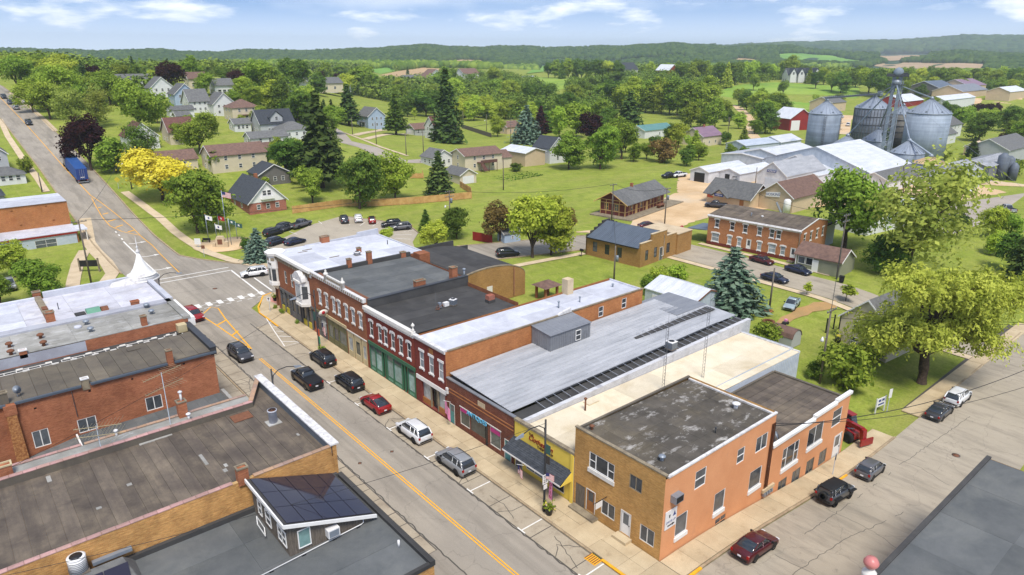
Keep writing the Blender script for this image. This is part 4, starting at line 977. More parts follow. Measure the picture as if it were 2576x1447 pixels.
def turret_block():
 t=T('turret_building','brick corner building with white turret, bracketed cornice and white roof','building',(FX,90,0),ab=True)
 f=Fac(t,(FX,103.6),(FX,90.0),0,9.2,'brick_brown')
 for a in(100.1,97.8,96.45):f.win(a,a-.8,5.15,7.2,style='sash',frame='white_trim')
 f.hole(102.6,90.4,.1,3.6);f.dp=.5;f.build()
 for a,b,mt in((102.4,101.0,'yellow_panel'),(100.7,99.3,'yellow_panel'),(98.4,97.0,'grey_paint'),(96.6,95.3,'grey_paint'),(94.4,93.0,'yellow_panel'),(92.6,91.3,'yellow_panel')):
  t.part('shop_window',MB().box(FX+.1,FX+.14,b,a,1.05,2.9),'glass');t.part('stall_riser',MB().box(FX+.0,FX+.16,b-.03,a+.03,.1,1.0),mt);t.part('transom',MB().box(FX+.1,FX+.14,b,a,3.0,3.55),'glass_shop')
  for y in(a+.08,b-.08):t.part('post',MB().box(FX-.06,FX+.14,y-.09,y+.09,.1,3.6),'grey_paint')
 f.slab('store_beam',102.6,90.3,3.6,3.95,.0,.14,'grey_paint')
 for y in(98.85,95.0):t.part('door',MB().box(FX+.35,FX+.4,y-.4,y+.4,.1,2.7),'black_metal')
 f.slab('cornice',103.0,90,9.15,9.55,-.3,.45,'white_trim');f.slab('frieze',103.0,90,8.45,9.15,.0,.12,'white_trim')
 for k in range(17):f.slab('cornice_bracket',102.6-k*.74,102.6-k*.74-.26,8.5,9.1,.12,.36,'black_metal' if False else 'coping_stone')
 tb=MB().lathe([(.25,3.2),(.9,3.9),(1.35,4.2),(1.35,4.75)],8,FX+.25,103.6,False,pi/8);tu=t.part('turret',tb,'white_paint')
 ox,oy,oz=t.off
 def sub(name,m,mat):return link(name,m.mesh(name,[mat],(ox,oy,oz)),tu)
 sub('turret_drum',MB().lathe([(1.25,4.75),(1.25,7.0)],8,FX+.25,103.6,False,pi/8),'white_trim')
 sub('turret_band',MB().lathe([(1.32,7.0),(1.32,8.9),(1.55,9.05),(1.65,9.5),(1.4,9.6)],8,FX+.25,103.6,False,pi/8),'white_paint')
 for k in range(8):
  a=pi/4*k+pi;r=1.25*cos(pi/8)+.01
  if-2.8<sin(a)*-1+cos(a)*-1:pass
  m=MB().box(-.32,.32,-.02,.0,0,1.9);o=link('pane',m.mesh('pane',['glass']),tu,(FX+.25+cos(a)*r-ox,103.6+sin(a)*r-oy,4.95),a+pi/2)
  m=MB().box(-.3,.3,-.02,.0,0,.5);link('turret_panel',m.mesh('turret_panel',['coping_stone']),tu,(FX+.25+cos(a)*1.235-ox,103.6+sin(a)*1.235-oy,8.2),a+pi/2)
 b=MB();pl=lambda k:[(FX-.02,94.75),(FX-1.0*k,93.9),(FX-1.0*k,91.9),(FX-.02,91.05)][::-1]
 b.prism(pl(1),4.2,7.4);ob=t.part('oriel',b,'white_paint')
 def subo(name,m,mat):return link(name,m.mesh(name,[mat],(ox,oy,oz)),ob)
 subo('oriel_cornice',MB().prism(pl(1.25),7.4,7.7),'white_trim');subo('oriel_base',MB().prism(pl(1.15),3.8,4.2),'white_trim')
 subo('oriel_gable',MB().extr([(91.2,7.7),(91.4,8.2),(91.9,8.5),(92.4,8.9),(92.9,9.0),(93.4,8.9),(93.9,8.5),(94.4,8.2),(94.6,7.7)],'x',FX-1.05,FX-.1),'white_peel')
 subo('pane',MB().box(FX-1.03,FX-.99,92.2,93.6,4.95,6.9),'glass_curtain')
 for ya,yb,s in((94.7,93.95,1),(91.1,91.85,-1)):subo('pane',MB().hexa([(FX-.12,ya-.1*s,5),(FX-.9,yb+.1*s,5),(FX-.93,yb+.12*s,5),(FX-.15,ya-.08*s,5)],[(FX-.12,ya-.1*s,6.9),(FX-.9,yb+.1*s,6.9),(FX-.93,yb+.12*s,6.9),(FX-.15,ya-.08*s,6.9)]),'glass')
 back_walls(t,FX,57.3,90.0,104.6,0,9.0,'brick_brown','nes')
 rows=4
 for i in range(rows):strips(t,'roof_sheet',FX+.3+i*(57-FX-.3)/rows,FX+.3+(i+1)*(57-FX-.3)/rows,90.0,104.2,3,'x',lambda x,y:9.4-.02*(x-FX),'roof_white',.01)
 t.part('parapet',MB().extr([(44,8.8),(57.4,8.8),(57.4,10.0),(53.5,9.9),(53.4,9.5),(48.6,9.4),(44,9.3)],'y',104.2,104.6),'roof_white')
 t.part('parapet',MB().box(57.05,57.4,90.0,104.2,8.7,9.1),'roof_white')
 chimney(t,47.5,104.4,9.3,1.4,.8,.9);chimney(t,49.0,95.5,9.15,.6,.6,.7);pipe(t,55,97,9.0,.8,.07,'black_metal',False);t.part('wall_stub',MB().box(55.5,57.4,88.2,90.0,6,9.2),'brick_brown')
 for a in((41.2,100.6),(42.3,101.4),(43.8,95.0)):t.part('roof_patch',MB().box(a[0],a[0]+1.6,a[1],a[1]+.12,9.35,9.42),'coping_stone')
 plain('sign_dark',rgb(60,56,54),.6,var=0)
 text(t,'ROSS',(FX-.98,103.08,7.75),-pi/2-.0,.5,'sign_dark')
 return t
turret_block()
ac_unit('air_conditioner','black round vent unit on the white corner roof',(48.0,94.2,9.2),0,1.0,.55,True)
def barrel():
 t=T('barrel_roof_building','tan brick workshop with black barrel roof behind the shops','workshop',(64,83.5,0),ab=True)
 R=[];x0,x1=57.6,73.2
 for i in range(17):
  a=pi*i/16;R.append(((x0+x1)/2-(x1-x0)/2*cos(a),3.6+2.5*sin(a)))
 g=[(x0,0),(x1,0)]+R[::-1]
 f=MB().extr(g,'y',83.5,83.8);t.part('gable_wall',f,'brick_buff');t.part('gable_wall',MB().extr(g,'y',99.3,99.6),'brick_buff')
 t.part('wall',MB().box(x1-.3,x1,83.8,99.3,0,3.6).box(x0,x0+.3,83.8,99.3,0,3.6),'brick_buff')
 for i in range(16):
  a,b=R[i],R[i+1]
  t.part('roof_sheet',MB().hexa([(a[0],83.75,a[1]-.02),(b[0],83.75,b[1]-.02),(b[0],99.5,b[1]-.02),(a[0],99.5,a[1]-.02)],[(a[0],83.75,a[1]+.06),(b[0],83.75,b[1]+.06),(b[0],99.5,b[1]+.06),(a[0],99.5,a[1]+.06)]),'roof_black')
 for k in range(1,16):
  a=R[k-1];b=R[k]
 cp=MB();RR=[(x,z+.1)for x,z in R]
 for a,b in zip(RR,RR[1:]):cp.hexa([(a[0],83.45,a[1]-.1),(b[0],83.45,b[1]-.1),(b[0],83.82,b[1]-.1),(a[0],83.82,a[1]-.1)],[(a[0],83.45,a[1]+.06),(b[0],83.45,b[1]+.06),(b[0],83.82,b[1]+.06),(a[0],83.82,a[1]+.06)])
 t.part('gable_coping',cp,'coping_stone')
 t.part('parapet',MB().box(57.6,70,99.6,99.9,0,6.6),'roof_black');t.part('parapet',MB().box(70,73.2,99.6,99.9,0,5.2),'roof_black')
 m=MB().box(65.0,66.1,83.42,83.5,0,3.0);t.part('door',m,'white_trim');t.part('stovepipe',MB().tube([(70.6,83.3,.5),(70.6,83.3,5.4)],.08,6),'rust')
 return t
barrel()
# ================================================================ the opposite block (left of the main street)
LX=20.3
def solar(t,name,p00,p10,p01,nx,ny,gap=.03,mat='solar'):
 """rectangular array between three corners, panel by panel; each panel with its frame edge"""
 P0,U,V=Vector(p00),Vector(p10)-Vector(p00),Vector(p01)-Vector(p00);N=U.cross(V).normalized()
 for i in range(nx):
  for j in range(ny):
   gu=gap/U.length;gv=gap/V.length
   q=[P0+U*(a/nx)+V*(b/ny)for a,b in((i+gu*nx,j+gv*ny),(i+1-gu*nx,j+gv*ny),(i+1-gu*nx,j+1-gv*ny),(i+gu*nx,j+1-gv*ny))]
   m=MB().hexa([p+N*.02 for p in q],[p+N*.07 for p in q]);t.part(name,m,mat)
g=NT('solar');g.done(rgb(46,44,56),.08,0,.5)
def flat_green_corner():
 t=T('solar_roof_shop','low shop with flat charcoal roof and solar covered rooftop room','shop',(LX,34,0),ab=True)
 back_walls(t,-25,21.2,33.6,47.55,0,5.3,'brick_yellow','nes');
 for i in range(5):strips(t,'roof_sheet',-25+i*9.2,-25+(i+1)*9.2-.01,33.75,47.5,4,'x',lambda x,y:5.35-.004*(x-10),'roof_slate',.01)
 t.part('parapet',MB().box(20.85,21.25,33.5,47.5,5.2,5.62),'roof_black');t.part('parapet',MB().box(-25,20.85,33.5,33.8,5.2,5.5),'roof_black')
 t.part('upstand',MB().box(-25,20.8,47.2,47.52,5.3,5.75),'roof_black')
 w=MB().extr([(13.8,5.3),(20.3,5.3),(20.3,5.75),(13.8,8.05)],'y',40.6,47.3);r=t.part('rooftop_room',w,'weathered_wood')
 ox,oy,oz=t.off
 bd=MB()
 for k in range(28):
  x=13.85+k*.23;bd.box(x,x+.025,40.57,40.6,5.4,8.0-(x-13.8)*.354)
 for k in range(28):bd.box(13.77,13.8,40.7+k*.235,40.725+k*.235,5.4,8.0)
 link('board_joint',bd.mesh('board_joint',['weathered_wood'],(ox,oy,oz)),r)
 rf=MB().hexa([(13.5,40.3,8.17),(20.5,40.3,5.7),(20.5,47.4,5.7),(13.5,47.4,8.17)],[(13.5,40.3,8.3),(20.5,40.3,5.83),(20.5,47.4,5.83),(13.5,47.4,8.3)]);link('room_roof',rf.mesh('room_roof',['roof_black'],(ox,oy,oz)),r)
 fa=MB().hexa([(13.42,40.2,8.08),(20.5,40.2,5.6),(20.5,40.3,5.6),(13.42,40.3,8.08)],[(13.42,40.2,8.36),(20.5,40.2,5.88),(20.5,40.3,5.88),(13.42,40.3,8.36)]).box(13.4,13.5,40.3,47.4,8.06,8.36);link('gutter',fa.mesh('gutter',['white_paint'],(ox,oy,oz)),r)
 solar(t,'solar_panel',(13.75,40.45,8.22),(20.3,40.45,5.91),(13.75,47.3,8.22),5,3)
 put_window(t,(14.45,40.48,5.7),0,.95,1.5,style='fixed',pane='glass_teal')
 for y in(46.1,44.6,42.3,41.6):put_window(t,(13.68,y,5.95),WX,.75 if y!=44.6 else 1.0,1.25,style='sash')
 sa=MB().box(0,1.0,-.03,.03,0,.05).box(0,1.0,-.03,.03,1.2,1.25).box(0,.05,-.03,.03,.05,1.2).box(.95,1.0,-.03,.03,.05,1.2);o=link('open_sash',sa.mesh('open_sash',['white_paint']),t.e,(13.45-ox,44.3-oy,5.75-oz),(.35,0,WX-.3))
 u=MB().box(16.5,17.4,40.05,40.6,5.75,6.4);a=t.part('window_air_conditioner',u,'pvc');t.part('grille',MB().box(16.58,17.32,40.03,40.052,5.82,6.33),'galv')
 t.part('conduit',MB().tube([(10,39.9,5.45),(19.3,40.45,5.45),(19.5,40.5,5.5),(19.5,40.55,6.1)],.045,6),'pvc')
 for x in(12.2,14.6,17.0,19.0):t.part('conduit_foot',MB().cbox(x,40.05+(x-12)*.06,5.32,.3,.25,.1),'black_metal')
 pipe(t,20.2,36.6,5.35,.55,.09,'pvc',False)
 m=MB().hexa([(-8,43.6,5.3),(5.4,43.6,5.3),(5.4,47.4,5.3),(-8,47.4,5.3)],[(-8,43.8,5.5),(5.2,43.8,5.5),(4.6,46.6,6.5),(-8,46.6,6.5)]);t.part('lean_to_roof',m,'shingle_grey')
 solar(t,'solar_panel',(-4.4,43.9,5.62),(4.6,43.9,5.62),(-4.2,46.0,6.38),6,1)
 t.part('duct',MB().box(2.9,5.3,47.0,47.35,6.35,6.6),'galv')
 return t
flat_green_corner()
ac_unit('air_conditioner','white round condenser on the shingled lean-to roof',(2.1,47.0,6.45),0,1.1,1.15,True)
def near_corner():
 t=T('awning_shop','dark low shop with white framed green awning at the picture edge','shop',(LX,26,0),ab=True)
 t.part('wall',MB().box(-25,20.9,14,33.4,0,3.6),'roof_black');t.part('roof',MB().box(-25,20.8,14,33.3,3.6,3.75),'roof_black')
 m=MB().hexa([(21.0,20,2.55),(23.2,20,2.0),(23.2,33.2,2.0),(21.0,33.2,2.55)],[(21.0,20,3.6),(23.2,20,2.6),(23.2,33.2,2.6),(21.0,33.2,3.6)]);t.part('awning',m,'green_paint')
 t.part('awning_frame',MB().hexa([(20.95,33.2,2.4),(23.3,33.2,1.9),(23.3,33.35,1.9),(20.95,33.35,2.4)],[(20.95,33.2,3.85),(23.3,33.2,2.75),(23.3,33.35,2.75),(20.95,33.35,3.85)]).box(23.2,23.35,20,33.2,2.0,2.75),'white_paint')
near_corner()
def big_roof():
 t=T('tar_roof_building','long building with streaked brown tar roof and clay coped parapets','building',(LX,48,0),ab=True)
 back_walls(t,-25,21,47.6,60.4,0,7.3,'brick_yellow','nsew')
 zf=lambda x,y:7.45+.01*(x-10)
 n=40
 for i in range(n):
  x0=-19+i*1.0;strips(t,'roof_sheet',x0,x0+.997,48.0,60.0,1,'y',zf,'roof_brown',.03)
 t.part('parapet',MB().hexa([(-25,47.6,7.3),(20.6,47.6,7.3),(20.6,47.95,7.3),(-25,47.95,7.3)],[(-25,47.6,7.85),(20.6,47.6,8.15),(20.6,47.95,8.15),(-25,47.95,7.85)]),'brick_yellow')
 coping(t,(-19,47.78),(12.6,47.78),7.88,.42,36,'coping_clay',z1=8.12);coping(t,(14.2,47.78),(20.6,47.78),8.12,.42,8,'coping_tan',z1=8.18)
 chimney(t,13.4,47.75,8.1,.8,.6,1.1)
 t.part('parapet',MB().box(-25,18.6,59.6,60.0,7.2,8.05),'roof_tar');coping(t,(-19,59.8),(18.6,59.8),8.07,.45,42,'coping_clay')
 t.part('parapet',MB().hexa([(18.6,59.6,7.3),(20.9,63.9,7.3),(20.6,64.2,7.3),(18.3,60.0,7.3)],[(18.6,59.6,8.1),(20.9,63.9,8.3),(20.6,64.2,8.3),(18.3,60.0,8.1)]),'roof_tar');coping(t,(18.5,59.85),(20.8,64.0),8.12,.42,6,'coping_tan',z1=8.34)
 t.part('roof_sheet',MB().prism([(18.6,60),(20.95,60.0),(20.95,64.0),(20.6,63.9)],7.3,7.56),'roof_brown')
 t.part('parapet',MB().box(20.7,21.05,47.58,64.3,4,8.3),'brick_yellow');t.part('flashing',MB().box(20.55,20.7,47.7,64.0,7.5,8.25),'metal_slate')
 for k in range(9):t.part('cap_piece',MB().box(20.5,21.25,47.5+k*1.87,47.5+(k+1)*1.87-.03,8.3,8.42+random.uniform(0,.02)),'white_peel')
 fl=MB().lathe([(.36,7.5),(.36,8.7),(.42,8.75),(.42,8.85)],16,18.9,55.6);o=t.part('flue',fl,'roof_white');t.part('flue_mouth',MB().lathe([(.01,8.85),(.36,8.852)],16,18.9,55.6),'rust');t.part('flue_base',MB().cbox(18.9,55.6,7.45,1.2,1.1,.18),'roof_grey')
 t.part('loose_sheet',MB().hexa([(16.2,57.7,7.58),(17.9,57.7,7.6),(17.9,59.0,7.6),(16.2,59.0,7.58)],[(16.2,57.7,7.62),(17.9,57.7,7.64),(17.9,59.0,7.7),(16.2,59.0,7.68)]),'rust',None,'rusty orange sheet lying on the tar roof')
 for x,y,w,d in((12.1,52.6,.25,1.9),(12.9,50.6,.3,.5),(6.6,53.6,.35,.35),(4.2,51.9,.35,.3),(13.2,51.3,.25,.5),(2.0,58.2,.3,1.0),(8.8,59.3,2.6,.25),(19.6,52.0,.2,.4)):t.part('roof_patch',MB().box(x,x+w,y,y+d,7.4,7.475+.01*(x+w-10)+.035),'roof_grey')
 t.part('strip_roof',MB().box(-25,18.8,60.0,61.9,6.5,7.75),'roof_grey');coping(t,(5.2,62.0),(18.8,62.0),7.8,.36,17,'coping_tan');coping(t,(-19,62.0),(5.0,62.0),7.8,.36,28,'coping_clay')
 chimney(t,13.0,61.7,7.7,.75,.7,1.5);pipe(t,13.2,60.6,7.75,.55,.11,'pvc');pipe(t,13.1,61.9,9.0,1.0,.1,'pvc');pipe(t,7.6,61.8,7.7,.5,.1,'pvc')
 chimney(t,-.3,60.9,7.7,.9,.7,.9,'brick_left','cream_paint')
 return t
big_roof()
def antenna(name,label,loc,rz,hs,side):
 t=T(name,label,'antenna',loc,rz)
 t.part('mast',MB().tube([(0,0,-.3),(0,0,hs[-1]+.2)],.035,6),'galv')
 for h in hs:
  b=MB().tube([(-1.7,0,h),(1.9,0,h+.15)],.03,5);o=t.part('boom',b,'cream_paint')
  for k in range(13):
   x=-1.6+k*.27;l=.25+.1*k if side else(.9 if k>6 else .3)
   link('element',MB().tube([(x,-l,h+.05+.01*k),(x,l,h+.05+.01*k)],.013,4).mesh('element',['cream_paint']),o)
 return t
antenna('television_antenna','tall two boom television antenna on lattice mast beside the brick chimney',(11.7,60.9,7.7),.35,(3.6,4.9),0)
antenna('television_antenna','low wide comb shaped television antenna above the coping',(6.1,60.0,7.9),-.5,(1.2,2.0),1)
def sunken_grey():
 t=T('grey_roof_annexe','low annexe with grey membrane roof between two brick buildings','building',(LX,62.2,0),ab=True)
 back_walls(t,5.9,20.2,62.15,74.8,0,2.4,'grey_render','sew')
 n=14
 for i in range(n):x0=5.9+i*1.02;strips(t,'roof_sheet',x0,min(20.2,x0+1.017),62.2,74.75,1,'y',lambda x,y:2.5+.012*(x-10),'roof_slate',.015)
 t.part('roof_edge',MB().box(5.75,5.9,62.2,74.7,2.2,2.7),'white_paint');t.part('parapet',MB().box(20.0,20.35,62.2,74.7,2.2,3.0),'roof_grey');t.part('end_wall',MB().extr([(-9,0),(5.7,0),(5.7,2.4)],'y',66,74.7),'shingle_grey');t.part('end_gutter',MB().hexa([(-9,65.8,-.1),(5.7,65.8,2.35),(5.7,66,2.35),(-9,66,-.1)],[(-9,65.8,.1),(5.7,65.8,2.6),(5.7,66,2.6),(-9,66,.1)]),'white_paint')
 return t
sunken_grey()
def brick_left():
 t=T('long_brick_building','long orange brick building with dark rolled roof and white sash windows','building',(LX,75,0),ab=True)
 s=Fac(t,(-25,74.8),(19.9,74.8),0,7.6,'brick_left')
 for a,b,c,d in((2.3,3.65,2.4,4.2),(6.1,7.75,2.6,4.1),(12.4,14.0,2.85,4.4)):s.win(a,b,c,d,style='slide')
 for x,z in((2.95,6.4),(7.6,6.7),(11.5,6.8),(16.6,7.0)):s.hole(x,x+.22,z,z+.22);s.slab('putlog_cover',x,x+.22,z,z+.22,-.12,-.1,'black_metal')
 s.build()
 back_walls(t,-25,19.9,74.8,84.2,0,7.6,'brick_left','new')
 zf=lambda x,y:7.65+.006*(x-10)
 n=36
 for i in range(n):x0=-25+i*1.24;strips(t,'roof_sheet',x0,x0+1.225,75.0,82.4,1,'y',zf,'roof_tar',.025)
 for a,b in((-25,.9),(1.6,7.1),(7.9,15.1),(15.8,20.1)):
  t.part('gutter',MB().extr([(74.55,7.5),(74.75,7.45),(74.8,7.72),(74.72,7.72),(74.7,7.55),(74.6,7.58),(74.58,7.72),(74.52,7.72)],'x',a,b),'metal_slate')
 t.part('parapet',MB().box(19.6,20.2,74.75,84.3,7.3,8.15),'roof_black');t.part('parapet_cap',MB().box(19.55,20.25,74.7,84.35,8.15,8.24),'dark_metal')
 t.part('corner_stone',MB().box(18.6,19.6,83.2,84.2,7.5,8.4),'cream_paint')
 t.part('valley',MB().box(-25,18.6,82.4,84.2,7.2,7.5),'roof_black')
 for(a,b)in((-12,-1),(-.6,5.8),(6.6,11.3),(12.0,16.2),(16.9,18.3)):
  m=MB().box(a,b,82.35,82.43,7.55,7.66).box(a,b,83.1,83.16,7.55,7.62)
  x=a
  while x<b:m.box(x,x+.07,82.43,83.1,7.56,7.61);x+=1.05
  t.part('valley_frame',m,'white_trim')
  for q in(a+.3,(a+b)/2,b-.6):t.part('valley_block',MB().box(q,q+.6,83.16,83.36,7.5,7.66),'white_trim');t.part('valley_block',MB().box(q+.5,q+1.1,82.2,82.36,7.62,7.76),'white_trim')
 chimney(t,15.45,74.95,7.5,.6,.55,1.5);chimney(t,7.5,74.95,7.4,.65,.5,.8,'coping_stone','pvc');chimney(t,.9,75.3,7.4,.7,.6,1.3,'roof_tar');chimney(t,.2,81.8,7.5,1.1,.8,.7,'cream_paint','cream_paint')
 t.part('chimney_breast',MB().hexa([(.6,74.3,0),(1.7,74.3,0),(1.7,74.8,0),(.6,74.8,0)],[(.75,74.45,6.6),(1.55,74.45,6.6),(1.55,74.8,6.6),(.75,74.8,6.6)]),'cobble');t.part('breast_cap',MB().box(.65,1.65,74.4,75.1,6.6,7.6),'brick_left')
 t.part('hatch',MB().box(12.6,13.9,80.6,81.4,7.6,7.8),'roof_tar');t.part('downpipe',MB().tube([(6.2,74.7,7.3),(6.25,74.7,4.5)],.03,5),'galv')
 d=T('satellite_dish','pale satellite dish on the dark roof by the cobbled chimney','dish',(2.0,76.2,7.6))
 d.part('mast',MB().tube([(0,0,0),(0,0,.6)],.03,6),'galv');q=d.part('reflector',MB().lathe([(.005,0),(.22,.04),(.4,.13),(.41,.14)],14),'galv');q.rotation_euler=(radians(65),0,.6);q.location=(0,-.1,.75)
 return t
brick_left()
def grey_vents():
 t=T('flaking_roof_building','brick building with flaking grey roof dotted with mushroom vents','building',(LX,86,0),ab=True)
 s=Fac(t,(9.3,84.35),(20.1,84.35),0,8.75,'brick_left');s.build();s2=Fac(t,(-25,84.35),(9.3,84.35),0,8.7,'grey_render');s2.build()
 back_walls(t,-25,20.1,84.35,92.6,0,8.7,'brick_left','new')
 for i in range(8):strips(t,'roof_sheet',-25+i*5.6,-25+(i+1)*5.6-.02,84.5,91.2,4,'x',lambda x,y:8.75+.004*(y-84),'roof_grey',.02)
 t.part('ledge',MB().box(-25,20.2,91.2,92.6,8.4,9.0),'grey_render')
 t.part('parapet_cap',MB().box(19.6,20.4,84.3,92.5,8.7,9.0),'roof_grey');t.part('facade_cornice',MB().box(20.1,20.9,84.4,92.4,7.6,8.7),'white_paint')
 for x,y in((5.65,88.1),(2.7,87.4),(5.6,85.5),(2.6,84.9),(10.35,89.5),(10.3,86.7),(17.2,91.0),(17.1,88.3),(-2,86.5)):t.part('mushroom_vent',MB().lathe([(.16,8.7),(.16,9.1),(.34,9.15),(.36,9.28),(.2,9.4),(.005,9.42)],12,x,y),'galv' if x>10 else 'rust')
 t.part('round_hatch',MB().lathe([(.4,8.7),(.4,9.0),(.3,9.05)],12,9.4,89),'roof_white');chimney(t,15.5,85.0,8.6,.6,.6,1.3);chimney(t,3.6,84.6,8.6,.7,.5,.5,'brick_left','pvc')
 return t
grey_vents()
def spire_building():
 t=T('spire_building','white roofed corner building with white conical corner spire','building',(LX,94,0),ab=True)
 back_walls(t,-25,20.6,92.65,105.2,0,8.4,'brick_left','nesw')
 for i in range(9):strips(t,'roof_sheet',-25+i*5,-25+(i+1)*5-.02,92.8,104.6,3,'x',lambda x,y:8.45,'roof_white_worn' if i>5 else 'roof_white',.02)
 t.part('parapet',MB().box(8,20.0,104.6,105.2,8,9.2),'roof_white');t.part('parapet',MB().box(-25,7.6,104.3,104.8,8,8.8),'roof_white')
 t.part('parapet',MB().box(20.1,20.75,93,103.0,7.8,8.85),'roof_white');t.part('party_wall',MB().box(7.0,7.7,92.9,104.4,8.3,8.9),'coping_stone')
 d=MB().lathe([(1.95,4),(1.95,8.3),(2.25,8.5),(2.25,8.7)],14,20.0,105.2);t.part('turret_drum',d,'white_paint')
 c=MB().lathe([(2.2,8.7),(1.55,9.3),(1.0,10.1),(.55,11.1),(.15,12.3)],14,20.0,105.2);sp=t.part('spire',c,'white_paint')
 ox,oy,oz=t.off
 link('finial',MB().lathe([(.18,12.3),(.3,12.45),(.28,12.6),(.12,12.75),(.08,13.0),(.2,13.15),(.06,13.3),(.03,14.6),(.005,14.7)],10,20.0,105.2).mesh('finial',['white_peel'],(ox,oy,oz)),sp)
 link('spire_ring',MB().lathe([(1.9,9.15),(1.95,9.2),(1.86,9.25)],14,20,105.2).mesh('spire_ring',['white_trim'],(ox,oy,oz)),sp)
 t.part('spire_wing',MB().hexa([(15.5,103.8,8.4),(20,103.0,8.4),(20.3,104.4,8.4),(15.6,104.6,8.4)],[(16,104,8.9),(20,103.6,9.6),(20.2,104.2,9.6),(16,104.4,8.9)]),'white_peel')
 chimney(t,16.4,93.3,8.4,.9,.7,.8,'brick_left','brick_left');chimney(t,7.3,92.9,8.5,.9,.9,1.6);chimney(t,7.4,105.6,8.3,.9,.7,.9);chimney(t,18.2,110.5,4.0,.8,.7,3.2)
 t.part('skylight',MB().extr([(94.2,8.4),(95.6,8.4),(95.3,8.9),(94.6,9.0)],'x',11.2,12.7),'green_pale');t.part('skylight',MB().extr([(94.2,8.4),(95.6,8.4),(95.3,8.8),(94.6,8.9)],'x',12.8,13.6),'rust');t.part('tarp',MB().box(10.0,11.1,94.2,95.4,8.4,8.6),'roof_black')
 pipe(t,8.8,98.5,8.45,.9,.05,'dark_metal',False);t.part('roof_rubble',MB().cbox(7.3,95.5,8.8,.7,1.5,.35).cbox(7.4,98.5,8.8,.6,1.2,.25),'rust')
 t.part('rear_wing',MB().box(-25,16,105.2,111,0,3.9),'brick_left')
 return t
spire_building()
def far_left():
 t=T('plain_brick_building','orange brick building with white roof and long white siding annexe','building',(21,172,0),ab=True)
 s=Fac(t,(-30,172),(21,172),-1,8.9,'brick_orange')
 for x,z in((3.5,7.6),(11,7.9),(17,8.1),(17.8,5.0),(12,4.8),(4.5,4.6)):s.hole(x,x+.4,z,z+.35)
 s.build();back_walls(t,-30,21,172,183,-1,8.9,'brick_orange','new')
 for i in range(4):strips(t,'roof_sheet',-30+i*12.75,-30+(i+1)*12.75-.02,171.8,183,3,'x',lambda x,y:9.0,'roof_white',.02)
 chimney(t,1.5,183.2,8.5,1.3,.9,1.7)
 a=Fac(t,(-30,167.6),(21,167.6),-1,3.0,'metal_white_blue');a.win(13.5,17.3,.5,2.3,style='grid',frame='white_trim');a.build();back_walls(t,-30,21,167.6,172,-1,3.0,'metal_white','ew')
 t.part('annexe_fascia',MB().box(-30,21.2,167.4,167.6,2.8,3.2),'sign_red');t.part('annexe_roof',MB().hexa([(-30,167.4,3.2),(21.2,167.4,3.2),(21.2,172,3.9),(-30,172,3.9)],[(-30,167.4,3.3),(21.2,167.4,3.3),(21.2,172,4.0),(-30,172,4.0)]),'roof_white_worn')
 t.part('porch_roof',MB().box(21.2,23.2,167.6,172.5,3.2,3.5),'roof_white');t.part('post',MB().cbox(22.9,168,0,.2,.2,3.2),'white_trim');t.part('porch_back',MB().box(21,21.3,167.8,172,0,3.2),'brown_door')
 return t
far_left()
def dark_roof_corner():
 t=T('finial_building','corner building with smooth charcoal roof and white ornamental parapet','building',(41,13,-1),ab=True)
 back_walls(t,41.2,63.2,-20,12.9,-3.5,6.6,'brick_tan','nesw')
 ang=.035
 rows=4
 for i in range(rows):strips(t,'roof_sheet',41.3+i*5.45,41.3+(i+1)*5.45-.02,-20,12.6,7,'x',lambda x,y:6.7-.004*(x-41),'roof_slate',.015)
 t.part('parapet',MB().box(41.2,63.3,12.6,12.95,6.2,6.78),'roof_black')
 t.part('cornice',MB().box(40.5,41.35,-20,13.2,6.1,6.95),'white_trim')
 for k in range(20):t.part('cornice_bracket',MB().box(40.3,40.5,12.9-k*.8,13.15-k*.8,5.3,6.6),'white_trim')
 b=MB().lathe([(.45,6.9),(.45,7.3),(.3,7.4),(.25,7.6)],12,40.95,12.9);t.part('finial_base',b,'white_trim')
 plain('ball_pink',rgb(206,128,124,.85),.35,var=.1);t.part('finial_ball',MB().lathe([(.1,7.6),(.32,7.7),(.47,7.95),(.47,8.1),(.32,8.35),(.005,8.45)],14,40.95,12.9),'ball_pink')
 m=MB().extr([(5.4,6.9),(9.6,6.9),(9.3,7.2),(8.7,7.5),(8.3,8.2),(7.9,8.6),(7.5,8.7),(7.1,8.6),(6.7,8.2),(6.3,7.5),(5.7,7.2)],'x',40.7,41.1);t.part('pediment',m,'white_trim')
 m=MB().lathe([(.005,0),(.35,.02),(.3,.1),(.1,.12)],12).mesh('rosette',['white_peel']);t.use('rosette',m,(40.68,7.5,7.9),None,(0,-pi/2,0))
 return t
dark_roof_corner()
# ================================================================ houses and sheds
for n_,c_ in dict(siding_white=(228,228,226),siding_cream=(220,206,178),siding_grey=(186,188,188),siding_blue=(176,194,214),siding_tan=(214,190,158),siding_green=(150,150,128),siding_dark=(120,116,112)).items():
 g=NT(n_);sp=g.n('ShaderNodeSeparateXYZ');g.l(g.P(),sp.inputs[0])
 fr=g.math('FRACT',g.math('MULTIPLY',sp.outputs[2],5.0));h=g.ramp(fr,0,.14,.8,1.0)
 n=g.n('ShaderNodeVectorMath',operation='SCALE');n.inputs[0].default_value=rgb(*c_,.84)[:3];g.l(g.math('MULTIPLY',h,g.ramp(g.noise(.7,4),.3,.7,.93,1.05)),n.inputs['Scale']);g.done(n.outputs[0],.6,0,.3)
metal_roof('roof_teal',rgb(104,150,142,KB),rgb(92,138,132,KB));metal_roof('roof_purple',rgb(156,124,140,KB),rgb(140,112,128,KB));metal_roof('barn_red',rgb(150,38,34,KB),rgb(134,30,28,KB),.02,.6)
